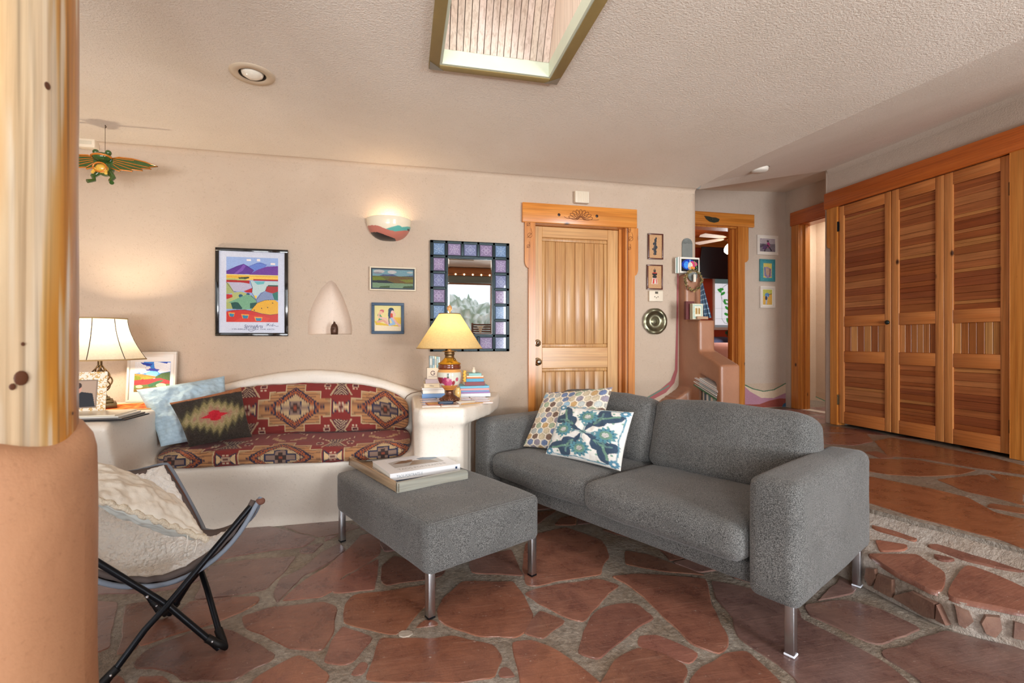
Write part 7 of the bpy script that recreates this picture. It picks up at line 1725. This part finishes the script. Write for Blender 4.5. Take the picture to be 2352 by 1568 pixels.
# cream pillow with a frayed seam
PC=mat('cream_linen',(236,218,190),.9,bs=.5,bscale=160,sheen=.2)
tlp,trp,brp,blp=c2w(-1.68,1.88,.70),c2w(-1.33,1.93,.475),c2w(-1.115,1.765,.425),c2w(-1.42,1.63,.625)
cvp=CV(30,30,(224,216,202)); cvp.speck(5)
pillow('chair_pillow','cream linen pillow with frayed edge lying on the butterfly chair',(tlp,trp,brp,blp),.062,cvp,mat('cream_linen_cloth',(255,255,255),.9,bs=.5,bscale=160,attr=True),70,(206,210,204),.03,wr=.008,seed=21,p=.5)  # underside greyer: its shadow is put into the back colour
fr=bpy.data.objects[[o.name for o in bpy.data.objects if o.name.startswith('chair_pillow')][0]]
mb=MB(); rr_=random.Random(2)
E=[blp.lerp(brp,i/60) for i in range(61)]+[brp.lerp(trp,i/60) for i in range(1,61)]
Ed=[]
for i,p_ in enumerate(E):
    s2=(i%61)/60 if i<=60 else (i-60)/60; c_=(tlp+trp+brp+blp)/4; Ed.append(p_.lerp(c_,.06*4*s2*(1-s2))+Vector((0,0,.004*math.sin(i*.9))))
mb.tube(Ed,[.008+.004*rr_.random() for _ in Ed],8)
A=np.array(mb.v); WM[fr.name]=WM[fr.name]; o=part('frayed_edge',mb,mat('frayed_cream',(226,214,192),1.0,bs=1,bscale=120,bdist=.01),fr)
for k in range(2):
    q_=brp.lerp(blp,.10+.08*k); mb=MB(); mb.tube([q_,q_+Vector((.004,-.006,-.03)),q_+Vector((-.002,-.008,-.055))],.0018,5); part('loose_thread',mb,WHT,fr)
# ============================================================ OUTDOORS (seen in the mirror and through the windows)
mb=MB(); mb.box(-30,30,-40,RY-.2,-.3,-.12); single('desert_ground',mb,mat('pale_ground',(206,200,190),.9,var=.15,vs=.4),'pale dusty ground outside the rear windows','ground',kind='structure')
BUSH=m_attr('sage_leaves',.9)
rb=random.Random(5)
for k in range(7):
    x=-5.8+k*2.6; y=-7.0-(k%2)*1.2; r=1.1+.12*rb.random(); bm=bmesh.new(); bmesh.ops.create_icosphere(bm,subdivisions=5,radius=r)
    for q in bm.verts:
        nrm=q.co.normalized(); q.co+=nrm*(.35*noise.noise(nrm*3+Vector((k,0,0)))+.22*noise.noise(nrm*9+Vector((0,k,0)))+.10*noise.noise(nrm*25)); q.co.z*=1.1
    V=[(q.co.x+x,q.co.y+y,q.co.z+r*.9) for q in bm.verts]; C=[lin((214,218,214)) if noise.noise(q.co*7)>-.05 else lin((146,160,140)) for q in bm.verts]
    Fc=[[q.index for q in f.verts] for f in bm.faces]; bm.free(); mb=MB(); mb.add(V,Fc,0,False,C)
    single('sagebrush',mb,BUSH,'pale sage bush outside the rear windows','bush','sage bushes outside')

t=thing('bar_stool','slatted wooden bar stool with a pale triangular emblem, behind the viewpoint','stool',(1.36,-1.0,0))
STW=m_wood('stool_wood',(96,60,48),(130,86,66),'X',.5,1,False)
mb=MB(); mb.rbox(1.17,1.55,-1.05,-.65,.72,.76,.01,2); part('seat',mb,STW,t)
for (x,y,zt2) in ((1.19,-1.03,1.47),(1.53,-1.03,1.47),(1.19,-.67,.72),(1.53,-.67,.72)):
    mb=MB(); mb.rbox(x-.017,x+.017,y-.017,y+.017,0,zt2,.004,2); part('leg',mb,STW,t)
for k in range(5): mb=MB(); mb.rbox(1.207,1.513,-1.04,-1.02,1.27+k*.04,1.298+k*.04,.003,1); part('back_slat',mb,STW,t)
mb=MB(); mb.prism([(-.07,.13),(.07,.13),(.035,.10),(.012,0),(-.012,0),(-.035,.10)],.004,0,Matrix(((1,0,0,1.33),(0,0,1,-1.018),(0,1,0,1.29),(0,0,0,1)))); part('emblem',mb,CREM,t)
# ============================================================ LIGHT
w=bpy.data.worlds.new('sky'); SC.world=w; w.use_nodes=True; nt=w.node_tree
bg=nt.nodes['Background']; bg.inputs['Color'].default_value=(.88,.94,1.0,1); bg.inputs['Strength'].default_value=1.6
def area(name,loc,rot,sx,sy,p,col=(1,1,1)):
    l=bpy.data.lights.new(name,'AREA'); l.shape='RECTANGLE'; l.size=sx; l.size_y=sy; l.energy=p; l.color=col; o=bpy.data.objects.new(name,l); COL.objects.link(o); o.location=loc; o.rotation_euler=rot; return o
def point(name,loc,p,r=.03,col=(1,.8,.55)):
    l=bpy.data.lights.new(name,'POINT'); l.energy=p; l.shadow_soft_size=r; l.color=col; o=bpy.data.objects.new(name,l); COL.objects.link(o); o.location=loc; return o
# daylight entering through the three parts of the glazed front that the mirror does not show
for i,(a,b) in enumerate(wins):
    if i==2: continue
    area('window_daylight',((a+b)/2,RY-.25,1.45),(math.radians(90),0,math.radians(0)),1.35,1.7,[30,70,0,220][i],(.92,.97,1.0))
area('side_window_daylight',(-3.05,.1,1.55),(0,math.radians(-90),0),1.2,2.8,6,(.92,.97,1.0))
area('skylight_daylight',(.44,1.55,3.3),(0,0,0),.5,.7,16,(1,.98,.96))
for xg in (-1.9,-.4,2.6): area('ceiling_fill',(xg,RY-.35,.75),(math.radians(125),0,0),1.35,.5,95,(.95,.96,1))  # added lamps tilted up through the windows to brighten the ceiling
point('cage_lamp_light',(LX,LY,1.19),28,.035,(1,.84,.62))
point('urn_lamp_light',(UX,UY,1.215),3.6,.03,(1,.76,.48))
point('sconce_light',SCP,1.4,.03,(1,.82,.62))
point('fan_light',(bpy.data.objects['ceiling_fan'].location.x-.0,fy-.0,bpy.data.objects['ceiling_fan'].location.z-.36),14,.09,(1,.88,.7))
area('bedroom_area_lamp',(5.9,7.2,1.6),(0,math.radians(90),0),1.2,1.4,40,(1,1,1))  # unseen area lamp within the bedroom; this side has no window
area('bathroom_area_lamp',(XD+.6,5.0,2.95),(0,0,0),.6,1.4,26,(1,.98,.94))  # unseen area lamp below the bathroom ceiling, which has no opening
# the hall has no lamp of its own
cam=bpy.data.cameras.new('camera'); co=bpy.data.objects.new('camera',cam); COL.objects.link(co); SC.camera=co
cam.sensor_width=36; cam.lens=36*F/2352; cam.clip_start=.05; cam.clip_end=200
co.location=(0,0,H); co.rotation_euler=(PI/2,0,-ANG)
cam.dof.use_dof=True; cam.dof.focus_distance=3.2; cam.dof.aperture_fstop=4.0
vs=SC.view_settings; vs.view_transform='Standard'; vs.look='None'; vs.gamma=1; vs.use_curve_mapping=False; vs.exposure=-0.12
SC.cycles.use_denoising=True
SC.cycles.max_bounces=8; SC.cycles.diffuse_bounces=5; SC.cycles.transparent_max_bounces=12; SC.cycles.sample_clamp_indirect=6
